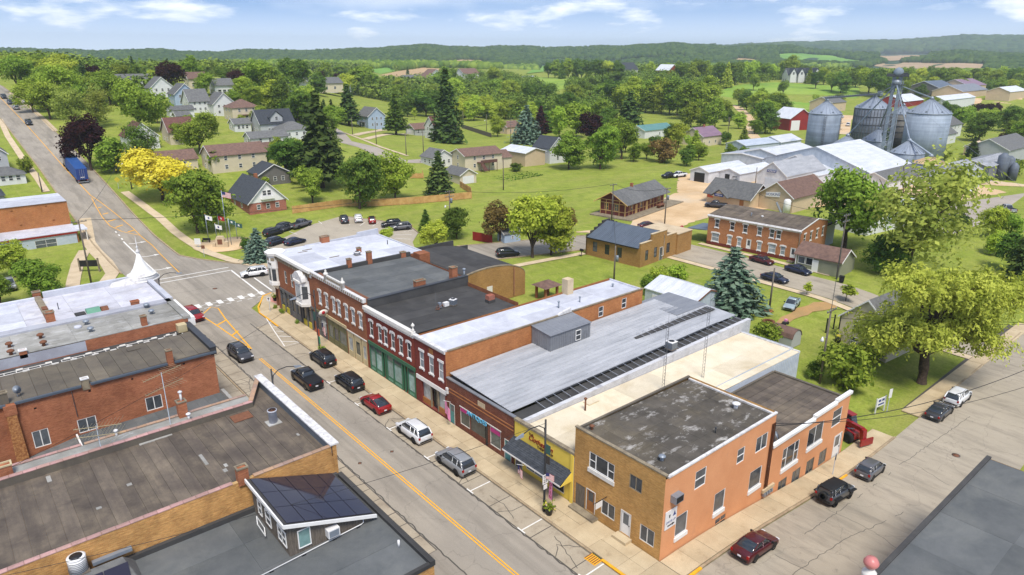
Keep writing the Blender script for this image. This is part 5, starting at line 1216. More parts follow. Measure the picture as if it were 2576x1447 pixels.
def house(name,label,cat,near,w,d,h,ridge='x',pitch=.5,wall='siding_white',roof='shingle_grey',rz=0.0,wins=((1,2),(1,3)),storeys=1,over=.4,group=None,z=None,door=None,hip=False,pane='glass',chim=False,wsize=(.95,1.25),base=True,porch=None,trim='white_paint',ribs=False,doorpanel='white_paint'):
 """near: corner between the two faces seen from the street; w along x, d along y (before rz). wins: columns on the (x-facing, y-facing) walls"""
 zz=gz(near[0],near[1])if z is None else z
 t=T(name,label,cat,(near[0],near[1],zz),rz,group)
 t.part('wall',MB().box(0,w,0,d,-1.2,h),wall)
 if hip:
  r=pitch*min(w,d)/2;o=over;e=-o*pitch
  a=(d-min(w,d))/2;b=(w-min(w,d))/2
  P=[(-o,-o,h+e),(w+o,-o,h+e),(w+o,d+o,h+e),(-o,d+o,h+e)];k=min(w,d)/2
  R0=(k,k,h+r)if w>=d else(k,k,h+r);R1=(w-k,k,h+r)if w>=d else(k,d-k,h+r)
  m=MB()
  if w>=d:m.add(P+[R0,R1],[(0,1,5,4),(1,2,5),(2,3,4,5),(3,0,4)])
  else:m.add(P+[R0,R1],[(0,1,4),(1,2,5,4),(2,3,5),(3,0,4,5)])
  m.add([P[0],P[1],P[2],P[3]],[(3,2,1,0)]);ro=t.part('roof',m,roof)
  zr=h+r
 else:
  th=.14
  if ridge=='x':
   r=pitch*d/2;zr=h+r;t.part('gable',MB().extr([(0,h),(d,h),(d/2,zr)],'x',0,w),wall)
   for s in(0,1):
    y0,y1=(-over,d/2)if s==0 else(d/2,d+over);z0,z1=(h-over*pitch,zr)if s==0 else(zr,h-over*pitch)
    ro=t.part('roof',MB().hexa([(-over,y0,z0),(w+over,y0,z0),(w+over,y1,z1),(-over,y1,z1)],[(-over,y0,z0+th),(w+over,y0,z0+th),(w+over,y1,z1+th),(-over,y1,z1+th)]),roof)
    if ribs:
     mm=MB();n=int((w+2*over)/.6)
     for k in range(n):x=-over+.3+k*.6;mm.hexa([(x,y0,z0+th),(x+.06,y0,z0+th),(x+.06,y1,z1+th),(x,y1,z1+th)],[(x,y0,z0+th+.05),(x+.06,y0,z0+th+.05),(x+.06,y1,z1+th+.05),(x,y1,z1+th+.05)])
     link('roof_rib',mm.mesh('roof_rib',[roof]),ro)
   m=MB()
   for s in(-1,1):
    ye=d/2-s*(d/2+over);zz0=h-over*pitch
    m.hexa([(-over-.05,ye,zz0-.1),(-over,ye,zz0-.1),(-over,d/2,zr-.1),(-over-.05,d/2,zr-.1)],[(-over-.05,ye,zz0+.15),(-over,ye,zz0+.15),(-over,d/2,zr+.15),(-over-.05,d/2,zr+.15)])
   t.part('bargeboard',m,trim)
  else:
   r=pitch*w/2;zr=h+r;t.part('gable',MB().extr([(0,h),(w,h),(w/2,zr)],'y',0,d),wall)
   for s in(0,1):
    x0,x1=(-over,w/2)if s==0 else(w/2,w+over);z0,z1=(h-over*pitch,zr)if s==0 else(zr,h-over*pitch)
    ro=t.part('roof',MB().hexa([(x0,-over,z0),(x1,-over,z1),(x1,d+over,z1),(x0,d+over,z0)],[(x0,-over,z0+th),(x1,-over,z1+th),(x1,d+over,z1+th),(x0,d+over,z0+th)]),roof)
    if ribs:
     mm=MB();n=int((d+2*over)/.6)
     for k in range(n):y=-over+.3+k*.6;mm.hexa([(x0,y,z0+th),(x1,y,z1+th),(x1,y+.06,z1+th),(x0,y+.06,z0+th)],[(x0,y,z0+th+.05),(x1,y,z1+th+.05),(x1,y+.06,z1+th+.05),(x0,y+.06,z0+th+.05)])
     link('roof_rib',mm.mesh('roof_rib',[roof]),ro)
   m=MB()
   for s in(-1,1):
    xe=w/2-s*(w/2+over);zz0=h-over*pitch
    m.hexa([(xe,-over-.05,zz0-.1),(w/2,-over-.05,zr-.1),(w/2,-over,zr-.1),(xe,-over,zz0-.1)],[(xe,-over-.05,zz0+.15),(w/2,-over-.05,zr+.15),(w/2,-over,zr+.15),(xe,-over,zz0+.15)])
   t.part('bargeboard',m,trim)
 sh=h/storeys;ww,wh=wsize
 for face,(n0,n1)in enumerate(((storeys,wins[0]),(storeys,wins[1]))):
  L=d if face==0 else w
  cols=n1 if isinstance(n1,int)else n1[1]
  for s in range(storeys):
   for k in range(cols):
    u=L*(k+1)/(cols+1);zc=s*sh+min(1.0,sh*.38)
    if door==face and s==0 and k==0:
     m=MB().box(0,1.0,-.06,.02,0,2.1);t.use('door',m.mesh('door',[doorpanel]),(-.02,d-u+.5,.05)if face==0 else(u-.5,-.02,.05),None,WX if face==0 else 0);continue
    if face==0:put_window(t,(-.1,d-u+ww/2,zc),WX,ww,min(wh,sh-1.2),pane=pane,sill=None)
    else:put_window(t,(u-ww/2,-.1,zc),0,ww,min(wh,sh-1.2),pane=pane,sill=None)
 if chim:t.part('chimney',MB().cbox(w*.55,d*.5,zr-.8,.8,.7,1.8),'brick_left')
 if porch:
  f,pw,pd,ph=porch
  if f==0:m=MB().box(-pd,-.02,d/2-pw/2,d/2+pw/2,ph,ph+.18);t.part('porch_roof',m,roof);[t.part('post',MB().cbox(-pd+.15,d/2+s*(pw/2-.15),-.5,.14,.14,ph+.5),'white_paint')for s in(-1,0,1)]
  else:m=MB().box(w/2-pw/2,w/2+pw/2,-pd,-.02,ph,ph+.18);t.part('porch_roof',m,roof);[t.part('post',MB().cbox(w/2+s*(pw/2-.15),-pd+.15,-.5,.14,.14,ph+.5),'white_paint')for s in(-1,0,1)]
 return t
def opening(t,face,u,w,h,d=None,mat='black_metal',name='door_opening',z=0.0):
 """big shed door; face 0 looks along -x (u measured in y), face 1 along -y"""
 m=MB().box(-.09,-.005,u,u+w,z-.4,h)if face==0 else MB().box(u,u+w,-.09,-.005,z-.4,h)
 return t.part(name,m,mat)
W0=((1,0),(1,0));W0=(0,0)
t=house('metal_garage','white metal garage with red trimmed roof behind the shops','garage',(84.2,57.2),7.6,9.5,3.0,'y',.35,'metal_white_blue','metal_white',wins=W0,over=.15,trim='rust',ribs=True)
opening(t,0,5.2,2.8,2.4,mat='pvc',name='garage_door')
t=T('roof_shelter','small open shelter with brown hipped roof beside the workshop','shelter',(73.4,78.6,0))
for x in(0,2.6):
 for y in(0,2.2):t.part('post',MB().cbox(x,y,0,.35,.35,2.3),'brick_left')
t.part('roof',MB().add([(-.7,-.7,2.3),(3.3,-.7,2.3),(3.3,2.9,2.3),(-.7,2.9,2.3),(1.0,1.1,3.2),(1.6,1.1,3.2)],[(0,1,5,4),(1,2,5),(2,3,4,5),(3,0,4),(3,2,1,0)]),'shingle_brown')
def office():
 t=T('stepped_gable_office','buff brick office with stepped parapets and blue grey metal roof','office',(99.9,80.8,0),radians(5.5))
 w,d,h,r=12.5,13.2,3.7,6.0
 f=Fac(t,(0,d),(0,0),-.5,h,'brick_buff')
 for y in(11.4,8.4,5.4):f.win(y,y-1.1,1.0,3.0,style='sash',frame='black_metal')
 f.build()
 s=Fac(t,(0,0),(w,0),-.5,h,'brick_buff');s.win(1.6,2.6,1.0,3.0,frame='black_metal');s.win(4.6,5.6,1.0,3.0,frame='black_metal');s.door(6.6,7.6,0,2.6,'grey_paint');s.win(9.0,10.2,1.0,3.0,frame='black_metal');s.build()
 st=[(0,h),(0,h+.9),(3.6,h+.9),(3.6,h+2.1),(w-3.6,h+2.1),(w-3.6,h+.9),(w,h+.9),(w,h)]
 t.part('parapet',MB().extr(st,'y',0,.35),'brick_buff')
 for a,b,z in((0,3.6,h+.9),(3.6,w-3.6,h+2.1),(w-3.6,w,h+.9)):t.part('coping',MB().box(a-.06,b+.06,-.06,.41,z,z+.12),'concrete_pale')
 stp=[(0,h)];n=5
 for k in range(n):stp+=[(k*w/2/n,h+.5+k*.5),((k+1)*w/2/n,h+.5+k*.5)]
 stp2=stp+[(w-x,z)for x,z in stp[::-1]]
 t.part('parapet',MB().extr(stp2,'y',d-.35,d),'roof_black')
 t.part('wall',MB().box(0,w,d-.3,d,-.5,h).box(w-.3,w,.3,d-.3,-.5,h),'brick_buff')
 for s in(0,1):
  n=28
  for k in range(n):
   y0=.36+k*(d-.72)/n;y1=y0+(d-.72)/n-.02;x0,x1,z0,z1=(-.35,w/2,h-.05,r)if s==0 else(w/2,w+.2,r,h-.05)
   m=MB().hexa([(x0,y0,z0),(x1,y0,z1),(x1,y1,z1),(x0,y1,z0)],[(x0,y0,z0+.06),(x1,y0,z1+.06),(x1,y1,z1+.06),(x0,y1,z0+.06)])
   m.hexa([(x0,y0,z0+.06),(x1,y0,z1+.06),(x1,y0+.05,z1+.06),(x0,y0+.05,z0+.06)],[(x0,y0,z0+.12),(x1,y0,z1+.12),(x1,y0+.05,z1+.12),(x0,y0+.05,z0+.12)]);t.part('roof_panel',m,'metal_slate')
 t.part('gutter',MB().box(-.5,-.35,.3,d-.3,h-.1,h+.08),'black_metal');t.part('conduit',MB().tube([(7.9,-.08,5),(7.9,-.08,.8),(7.2,-.08,.8)],.06,6),'white_paint')
 e=MB().box(w,w+5.5,-.3,8,-.5,4.2);t.part('side_wing',e,'brick_buff');t.part('coping',MB().box(w,w+5.6,-.4,8.1,4.2,4.35),'concrete_pale')
office()
def terrace():
 t=T('brick_terrace','long two storey brick terrace with white lintels on the back street','building',(126.2,63.2,0),radians(4.5))
 d,w,h=20.0,12.5,6.3
 f=Fac(t,(0,d),(0,0),-.5,h,'brick_terrace')
 for y in(18.4,14.9,12.0,8.9,6.3,4.9):f.win(y,y-.95,3.9,5.6,hood='crown',sill=True,trim='white_paint',pane='glass')
 for y,ww in((18.9,1.7),(15.2,.9),(13.0,.9),(8.6,.9),(6.2,1.5),(3.7,.95)):f.win(y,y-ww,.85,2.6,hood='crown',sill=True,trim='white_paint',pane='glass_curtain')
 f.door(10.9,10.0,.1,2.6,'white_paint',glazed=.5);f.door(1.6,.7,.1,2.6,'white_paint',glazed=.5)
 f.build();f.slab('plinth',d,0,-.4,.65,.003,.05,'brick_dark_red')
 s=Fac(t,(0,0),(w,0),-.5,h-.05,'brick_terrace')
 for x in(1.4,4.3,7.2,10):s.win(x,x+.9,3.6,5.3,hood='flat',sill=True,trim='white_paint')
 s.build()
 t.part('gable',MB().extr([(0,h-.05),(w,h-.05),(w*.6,h+1.1)],'y',0,.3),'brick_terrace');t.part('bargeboard',MB().extr([(-.1,h-.05),(w*.6,h+1.1),(w+.1,h),(w+.1,h+.2),(w*.6,h+1.3),(-.1,h+.15)],'y',-.1,.02),'white_paint')
 t.part('wall',MB().box(.3,w,d-.3,d,-.5,h).box(w-.3,w,.3,d,-.5,h),'brick_terrace')
 for k in range(14):t.part('roof_sheet',MB().hexa([(0,.05+k*d/14,h),(w*.6,.05+k*d/14,h+1.05),(w*.6,(k+1)*d/14,h+1.05),(0,(k+1)*d/14,h)],[(0,.05+k*d/14,h+.1),(w*.6,.05+k*d/14,h+1.15),(w*.6,(k+1)*d/14,h+1.15),(0,(k+1)*d/14,h+.1)]),'roof_brown')
 t.part('rear_roof',MB().hexa([(w*.6,0,h+1.05),(w,0,h),(w,d,h),(w*.6,d,h+1.05)],[(w*.6,0,h+1.15),(w,0,h+.1),(w,d,h+.1),(w*.6,d,h+1.15)]),'roof_brown')
 t.part('cornice',MB().extr([(-.45,h-.15),(0,h-.55),(0,h+.1),(-.3,h+.12)],'y',-.1,d+.1),'white_peel')
 t.part('downpipe',MB().tube([(-.1,.15,h-.3),(-.1,.15,.2)],.07,6),'white_paint');pipe(t,3,12,h+.4,.6,.1,'galv');pipe(t,3.4,9.8,h+.4,.3,.15,'pvc')
 t.part('porch_roof',MB().hexa([(-.5,d,2.9),(6,d,2.9),(6,d+4.6,2.5),(-.5,d+4.6,2.5)],[(-.5,d,3.1),(6,d,3.1),(6,d+4.6,2.7),(-.5,d+4.6,2.7)]),'metal_slate');t.part('post',MB().cbox(.1,d+4.2,0,.5,.5,2.6),'weathered_wood')
 t.part('rear_wing',MB().box(w,w+7,1,9,-.5,4.6),'siding_grey');t.part('rear_wing_roof',MB().box(w-.1,w+7.2,.8,9.2,4.6,4.8),'roof_black')
 t.part('step',MB().box(-1.2,0,.5,1.8,-.1,.12),'coping_stone')
terrace()
t=house('porch_shed','small grey green house with glazed porch and brown roof','house',(122.9,53.4),5.6,8.4,2.9,'y',.62,'siding_green','shingle_brown',wins=(0,0),over=.35,rz=radians(3))
for y in(7.9,6.4):put_window(t,(-.08,y,1.1),WX,1.35,1.4,style='fixed')
t.part('door',MB().box(-.08,-.01,4.0,5.0,0,2.3),'white_paint');t.part('porch_frame',MB().box(-.1,-.02,5.0,8.4,.1,.3).box(-.1,-.02,8.25,8.4,.3,2.8).box(-.1,-.02,5.0,5.15,.3,2.8).box(-.1,-.02,5.15,8.25,2.6,2.75),'white_paint');t.part('garage_door',MB().box(-.06,-.01,.6,3.5,0,2.1),'siding_green');t.part('side_annexe',MB().box(5.6,7.2,.3,4,-.5,2.2),'siding_green')
def depot():
 t=T('railway_depot','red and cream timber railway depot with deep grey gable roof','depot',(129.5,110.4,0),radians(11))
 w,d,h=20.5,7.2,4.0
 plain('depot_red',rgb(112,52,44,.8),.7,var=.1);plain('depot_cream',rgb(224,182,116,.8),.6,var=.05)
 t.part('wall',MB().box(0,w,0,d,-.3,h),'depot_red');t.part('gable',MB().extr([(0,h),(d,h),(d/2,h+2.1)],'x',0,w),'depot_red')
 m=MB()
 for z in(0,1.15,3.1,h-.12):m.box(-.05,0,0,d,z,z+.14)
 for y in(0,1.6,3.5,5.4,d-.14):m.box(-.055,0,y,y+.14,0,h)
 for z in(0,1.15,3.1):m.box(0,w,-.05,0,z,z+.14)
 for k in range(12):m.box(k*w/11.2,k*w/11.2+.16,-.055,0,0,h)
 t.part('trim',m,'depot_cream')
 for y in(5.3,2.4):put_window(t,(-.1,y+.6,1.3),WX,1.1,1.8,style='grid',frame='depot_cream')
 for x in(2.6,7.5,12.6,17.2):put_window(t,(x,-.1,1.25),0,1.0,1.75,style='sash',frame='depot_cream')
 for x in(5.0,10.5):t.part('door',MB().box(x,x+1.1,-.07,-.01,0,2.4),'depot_cream')
 o=1.3
 for s in(0,1):
  y0,y1=(-o,d/2)if s==0 else(d/2,d+o);z0,z1=(h-o*.58,h+2.1)if s==0 else(h+2.1,h-o*.58)
  for k in range(6):
   xa,xb=-1.2+k*(w+2.4)/6,-1.2+(k+1)*(w+2.4)/6-.02
   t.part('roof_section',MB().hexa([(xa,y0,z0),(xb,y0,z0),(xb,y1,z1),(xa,y1,z1)],[(xa,y0,z0+.12),(xb,y0,z0+.12),(xb,y1,z1+.12),(xa,y1,z1+.12)]),'shingle_grey')
 t.part('bargeboard',MB().extr([(-o,h-o*.58-.1),(d/2,h+2.0),(d+o,h-o*.58-.1),(d+o,h-o*.58+.12),(d/2,h+2.22),(-o,h-o*.58+.12)],'x',-1.26,-1.2),'depot_cream')
 t.part('chimney',MB().cbox(9,d/2,h+1.6,.7,.6,1.4),'brick_left')
 t.part('platform',MB().box(-2.5,w+6,-3.0,d+1.5,-.15,.25),'coping_stone');t.part('luggage_cart',MB().box(14,17,-2.2,-1.2,.9,1.1).cbox(14.4,-1.7,.25,.1,1,.7).cbox(16.6,-1.7,.25,.1,1,.7),'rust')
depot()
t=T('red_screen_fence','dark red board fence by the small white shed','fence',(87.8,117.6,0),atan2(-4.9,1.6))
for k in range(16):t.part('board',MB().box(k*.32,k*.32+.3,-.03,.03,0,1.9),'barn_red')
t.part('rail',MB().box(0,5.1,.03,.1,.4,.5).box(0,5.1,.03,.1,1.4,1.5),'barn_red')
house('small_shed','small pale blue shed with grey roof beneath the plum tree','shed',(91.3,110.9),4.0,3.0,2.0,'x',.5,'siding_blue','shingle_grey',rz=-.15,wins=(1,1),over=.2,wsize=(.6,.7))
t=T('curved_shed','little garden shed with rounded brown roof beside the cream roofed shop','shed',(88.0,43.3,gz(88,43.3)))
pr=[(0,0),(2.6,0),(2.6,1.4),(2.35,2.0),(1.9,2.4),(1.3,2.55),(.7,2.4),(.25,2.0),(0,1.4)]
t.part('wall',MB().extr([(p[0],p[1])for p in pr],'y',0,3.4),'siding_grey');m=MB()
for a,b in zip(pr[2:-1],pr[3:]):m.hexa([(a[0],-.1,a[1]),(b[0],-.1,b[1]),(b[0],3.5,b[1]),(a[0],3.5,a[1])][::-1],[(a[0]+(a[0]-1.3)*.04,-.1,a[1]+.06),(b[0]+(b[0]-1.3)*.04,-.1,b[1]+.06),(b[0]+(b[0]-1.3)*.04,3.5,b[1]+.06),(a[0]+(a[0]-1.3)*.04,3.5,a[1]+.06)][::-1])
t.part('roof',m,'shingle_brown')
t=house('willow_house','white clapboard two storey house half hidden under the willow','house',(97.0,33.9),11,7.2,5.0,'x',.9,'siding_cream','shingle_grey',wins=(2,3),storeys=2,over=.35,wsize=(1.0,1.5),rz=radians(-4))
HS='houses on the rising streets'
t=house('brick_cottage','brick cottage with white gable and dark steep roof by the flags','house',(58.2,169.2),9.4,15,3.0,'y',1.0,'brick_pink','shingle_dark',wins=(2,3),over=.5,chim=True,group=HS)
t.part('gable_siding',MB().extr([(-.06,2.75),(9.46,2.75),(9.4,3.05),(4.7,7.55),(0,3.05)],'y',-.08,-.001),'white_paint');put_window(t,(3.6,-.16,4.3),0,1.0,1.3);put_window(t,(4.8,-.16,4.3),0,1.0,1.3)
t.part('balcony',MB().box(3.0,6.4,-.9,-.1,3.5,3.6).box(3.0,6.4,-.9,-.85,3.6,4.2),'white_paint')
for a in(dict(n='gabled_house',l='grey house with charcoal gable roof behind the brick cottage',p=(69.4,191.1),w=9,d=8,h=3.2,r='y',wall='siding_dark',roof='shingle_dark'),dict(n='long_house',l='long cream house with brown roof behind the yellow tree',p=(62.4,207.5),w=16,d=9,h=5.0,r='x',wall='siding_cream',roof='shingle_brown',st=2),dict(n='ranch_house',l='low brown roofed ranch house behind the cream house',p=(79,217),w=14,d=8,h=2.6,r='x',wall='siding_dark',roof='shingle_brown'),dict(n='hip_house',l='white house with grey hipped roof near the tall spruce',p=(99.9,247),w=11,d=9,h=3.2,r='x',hip=True,wall='siding_white',roof='shingle_grey'),dict(n='long_garage',l='long white garage with grey roof on the back lane',p=(84.5,236),w=13,d=6.5,h=2.6,r='x',wall='siding_white',roof='shingle_grey'),dict(n='gambrel_house',l='grey two storey house with charcoal dormers above the garage',p=(95.5,255.5),w=13,d=9,h=4.0,r='x',wall='siding_grey',roof='shingle_dark',st=1,pt=1.0),dict(n='square_house',l='cream square house with brown pyramid roof and white porch',p=(95.8,284),w=11,d=10,h=5.6,r='x',hip=True,wall='siding_cream',roof='shingle_brown',st=2,porch=(1,7,2.2,2.6)),dict(n='white_gable_house',l='tall white gabled house closest to the pyramid roofed house',p=(93.8,300),w=9,d=10,h=4.6,r='y',wall='siding_white',roof='shingle_grey',st=2,pt=.95),dict(n='white_gable_house',l='white gabled house with small side wing in the white row',p=(86.5,306),w=8,d=10,h=4.4,r='x',wall='siding_white',roof='shingle_grey',st=2,pt=.9),dict(n='white_gable_house',l='pale blue gabled house at the middle of the white row',p=(85.5,322),w=9,d=10,h=5.0,r='y',wall='siding_blue',roof='shingle_grey',st=2,pt=.9),dict(n='white_gable_house',l='farthest white gabled house of the white row',p=(82,345),w=10,d=10,h=4.8,r='y',wall='siding_white',roof='shingle_grey',st=2,pt=.9),dict(n='low_shed',l='low white outbuilding in front of the white row',p=(76,296),w=9,d=5,h=2.6,r='x',wall='siding_white',roof='shingle_grey'),dict(n='low_shed',l='little white shed with grey roof below the white row',p=(74,280),w=5,d=5,h=3.0,r='x',wall='siding_white',roof='shingle_grey'),dict(n='low_shed',l='white carport shed beside the grey dormered house',p=(88.5,262),w=6,d=6,h=2.8,r='x',wall='siding_white',roof='shingle_grey'),dict(n='cream_ranch',l='cream ranch house beside the street behind the truck',p=(45.6,214.5),w=15,d=8,h=3.0,r='x',wall='siding_cream',roof='shingle_brown'),dict(n='brown_gable_house',l='house with rust brown roof among the dark trees',p=(49,243),w=9,d=10,h=4.0,r='y',wall='siding_white',roof='shingle_maroon',st=1,pt=.9),dict(n='brown_gable_house',l='second rust brown roofed house farther up the street',p=(62,246),w=8,d=9,h=4.2,r='x',wall='siding_cream',roof='shingle_maroon',st=1,pt=.9),dict(n='grey_house',l='grey clapboard house at the edge beyond the brick building',p=(9.0,225.5),w=7.5,d=12,h=5.8,r='y',wall='siding_grey',roof='shingle_grey',st=2,pt=.9),dict(n='porch_house',l='white sun porch in front of the grey clapboard house',p=(9.2,216.5),w=9.5,d=6,h=2.6,r='x',wall='siding_white',roof='shingle_grey',hip=True,wn=(2,5)),dict(n='dark_hip_house',l='green roofed low house behind the plain brick building',p=(-4,196),w=16,d=10,h=3.6,r='x',wall='siding_grey',roof='shingle_dark',hip=True),dict(n='blue_house',l='pale blue two storey house on the rise road',p=(166.06,304.43),w=9.5,d=11,h=5.6,r='y',wall='siding_blue',roof='shingle_grey',st=2,pt=.8,porch=(0,5,2,2.6)),dict(n='garage_house',l='low garage with brown roof and double door on the rise road',p=(177.95,282.07),w=8,d=8,h=2.8,r='x',wall='siding_grey',roof='shingle_brown'),dict(n='farmhouse',l='white two storey farmhouse with brown roof beside the tall spruce',p=(176.14,262.80),w=12,d=8,h=5.6,r='x',wall='siding_white',roof='shingle_maroon',st=2,pt=1.0,wn=(2,3)),dict(n='white_cottage',l='white cottage with small gable left of the ranch house',p=(129.23,193.80),w=8,d=8,h=3.0,r='y',wall='siding_white',roof='shingle_grey',pt=.6),dict(n='detached_garage',l='cream garage with white door and grey gable roof',p=(122.65,170.17),w=6.2,d=8.5,h=2.8,r='y',wall='siding_cream',roof='shingle_grey',pt=.55,wn=(1,0)),dict(n='beige_shed',l='beige ribbed metal shed beside the ranch house',p=(160.68,183.68),w=9.5,d=13,h=4.6,r='y',wall='siding_tan',roof='metal_white',pt=.3,wn=(0,0)),dict(n='white_chapel_house',l='small white house with charcoal gable behind the beige shed',p=(172.87,184.09),w=8,d=9,h=5.5,r='y',wall='siding_white',roof='shingle_dark',st=2,pt=.9,wn=(1,1)),dict(n='brown_roof_cottage',l='brown roofed cottage beside the blue spruce',p=(224.40,270.23),w=9,d=9,h=3.4,r='x',wall='siding_tan',roof='shingle_brown'),dict(n='teal_roof_shed',l='shed with pale teal metal roof below the hillside wood',p=(262.44,214.21),w=22,d=10,h=3.6,r='x',wall='siding_white',roof='roof_teal',pt=.4,wn=(0,1)),dict(n='mauve_roof_house',l='cream house with mauve metal roof beyond the lawn',p=(258.98,179.18),w=14,d=11,h=4.2,r='x',wall='siding_cream',roof='roof_purple',pt=.6,wn=(1,2),ch=True),dict(n='farm_office',l='white farmhouse with grey roof right of the silos',p=(367.62,122.22),w=22,d=10,h=6,r='x',wall='siding_white',roof='shingle_grey',st=2,wn=(2,4),pt=.6),dict(n='garage_outbuilding',l='white windowless outbuilding with grey roof right of the silos',p=(345.36,114.12),w=13.5,d=9,h=4.4,r='x',wall='siding_white',roof='shingle_grey',pt=.7,wn=(0,0))):
 t=house(a['n'],a['l'],'house' if 'shed' not in a['n']and 'garage' not in a['n']else 'shed',a['p'],a['w'],a['d'],a['h'],a['r'],a.get('pt',.55),a['wall'],a['roof'],wins=a.get('wn',(2,3)),storeys=a.get('st',1),hip=a.get('hip',False),porch=a.get('porch'),chim=a.get('ch',False),group=HS)
 if a['n']=='detached_garage':t.part('garage_door',MB().box(1.0,5.2,-.07,-.01,0,2.3),'pvc')
 if a['n']=='garage_house':t.part('garage_door',MB().box(-.07,-.01,1,7,0,2.3),'pvc')
 if a['n']=='gambrel_house':t.part('dormer',MB().extr([(4,4.4),(8.5,4.4),(8.5,6),(6.25,8),(4,6)],'y',-.1,4),'siding_grey');t.part('dormer_roof',MB().extr([(3.6,5.8),(6.25,8.2),(8.9,5.8),(8.9,6.0),(6.25,8.4),(3.6,6.0)],'y',-.4,4),'shingle_dark');put_window(t,(5.7,-.2,5.0),0,1.1,1.3)
t=house('deck_ranch_house','cream ranch house with brown roof and red stained deck','house',(135.72,185.14),14.5,9.5,5.0,'x',.38,'siding_cream','shingle_brown',wins=(1,3),storeys=2,over=.5,rz=radians(-6))
t.part('deck',MB().box(4.5,11,-2.6,-.05,2.5,2.65),'shingle_maroon');t.part('deck_rail',MB().box(4.5,11,-2.6,-2.52,3.4,3.5).box(4.5,11,-2.58,-2.54,2.7,3.4),'shingle_maroon');t.part('deck_stair',MB().hexa([(5.2,-3.4,0),(7.0,-3.4,0),(5.6,-2.6,2.3),(4.5,-2.6,2.3)],[(5.2,-3.4,.2),(7.0,-3.4,.2),(5.6,-2.6,2.5),(4.5,-2.6,2.5)]),'shingle_maroon')
for x in(4.6,7.8,10.9):t.part('post',MB().cbox(x,-2.5,-.5,.15,.15,3.0),'shingle_maroon')
t.part('side_wing',MB().box(14.5,19.5,1.5,10,-1,3.2),'siding_cream');t.part('side_wing_roof',MB().extr([(1.1,3.0),(10.4,3.0),(5.75,5.2)],'x',14.4,20),'shingle_brown')
for nm,lb,p,w,d,h,wl,rf,pt in(('far_house','tan roofed far house behind the copper trees',(109.60,383.40),9,8,5,'siding_cream','shingle_brown',.7),('far_house','far white house with blue porch among round trees',(113.67,357.73),9,8,5,'siding_white','shingle_grey',.7),('far_house','tiny far white gable beyond the round trees',(177.89,418.17),10,9,5,'siding_white','shingle_grey',.8),('far_house','long far house with tan roof left of the tan field',(206.16,454.06),24,14,5,'siding_cream','shingle_grey',.5),('far_house','far white house with dark window band by tan field',(231.62,487.65),22,14,6,'siding_white','shingle_grey',.4),('far_house','far long cream house below the tan field',(422.01,681.89),34,16,6,'siding_cream','shingle_grey',.4),('far_house','far white gabled house below the tan field',(433.48,657.11),24,16,7,'siding_white','shingle_brown',.7),('far_house','far white house with pale roof right of the tall pine',(482.26,656.64),22,18,8,'siding_white','shingle_brown',.6),('far_trailer','far white trailer in the bright meadow',(523.17,598.26),12,6,4,'siding_white','metal_white',.2),('far_house','far white farmhouse in front of the dark wood',(619.86,540.67),24,16,8,'siding_white','shingle_dark',.9),('far_barn','far red barn with white roof by the dark wood',(651.26,503.17),17,18,7,'barn_red','metal_white',.7),('far_house','small far white house in the left valley',(79.29,391.17),16,10,4,'siding_white','shingle_grey',.5)):
 house(nm,lb,'barn' if 'barn' in nm else 'house',p,w,d,h,'y' if 'gable' in lb or 'barn' in lb else 'x',pt,wl,rf,wins=(2,3),storeys=1,over=.6,group='far farmsteads',wsize=(1.6,1.8))
t=house('gabled_mansion','large white farmhouse with four gables above the meadow','house',(669.92,371.17),30,16,7,'x',.8,'siding_white','shingle_dark',wins=(2,5),over=.6,wsize=(1.8,2.2),rz=-.7)
for k,x in enumerate((4,12,20,27)):t.part('dormer',MB().extr([(x-3,0),(x+3,0),(x+3,8),(x,13),(x-3,8)],'y',-3,8),'siding_white');t.part('dormer_roof',MB().extr([(x-3.6,7.4),(x,13.2),(x+3.6,7.4),(x+3.6,8),(x,13.9),(x-3.6,8)],'y',-3.5,8),'shingle_dark');put_window(t,(x-.9,-3.1,7.5),0,1.8,2.4)
t=house('red_barn','red barn with white roof and door left of the silos','barn',(347.29,188.37),15,14,6.2,'y',.62,'barn_red','metal_white',wins=W0,over=.6,rz=-.35);opening(t,1,1.0,5.5,5.0,mat='pvc',name='barn_door')
house('grey_machine_shed','grey roofed machine shed behind the left silo','shed',(478.79,230.74),20,16,6,'x',.45,'siding_tan','shingle_grey',wins=(0,2))
t=house('long_red_shed','long dark red shed with white roof behind the silos','shed',(553.15,214.04),36,20,4.5,'x',.4,'barn_red','metal_white',wins=W0)
for nm,lb,p,w,d,rf,wl in(('storage_shed','grey storage shed nearest the substation',(629.92,216.12),36,30,'metal_slate','siding_dark'),('storage_shed','long cream storage shed with slate roof in front of two others',(626.51,200.58),55,22,'metal_siding','siding_tan'),('storage_shed','mauve roofed storage shed behind the cream one',(672.69,211.40),40,24,'roof_purple','siding_tan'),('storage_shed','white open bay storage shed at the right edge',(644.90,174.26),40,16,'metal_white','siding_tan'),('storage_shed','long low white roofed shed behind the copper hedge',(549.16,186.11),60,12,'metal_white','siding_white')):
 house(nm,lb,'shed',p,w,d,7,'x',.4,wl,rf,wins=W0,group='storage sheds')
house('edge_shed','grey shed cut by the right picture edge','shed',(301.38,77.67),30,14,5,'x',.5,'siding_grey','shingle_grey',wins=W0)
house('little_hut','tiny tan hut on the lawn right of the silos','shed',(316.93,91.05),6,6,3.5,'x',.6,'siding_tan','siding_tan',wins=W0)
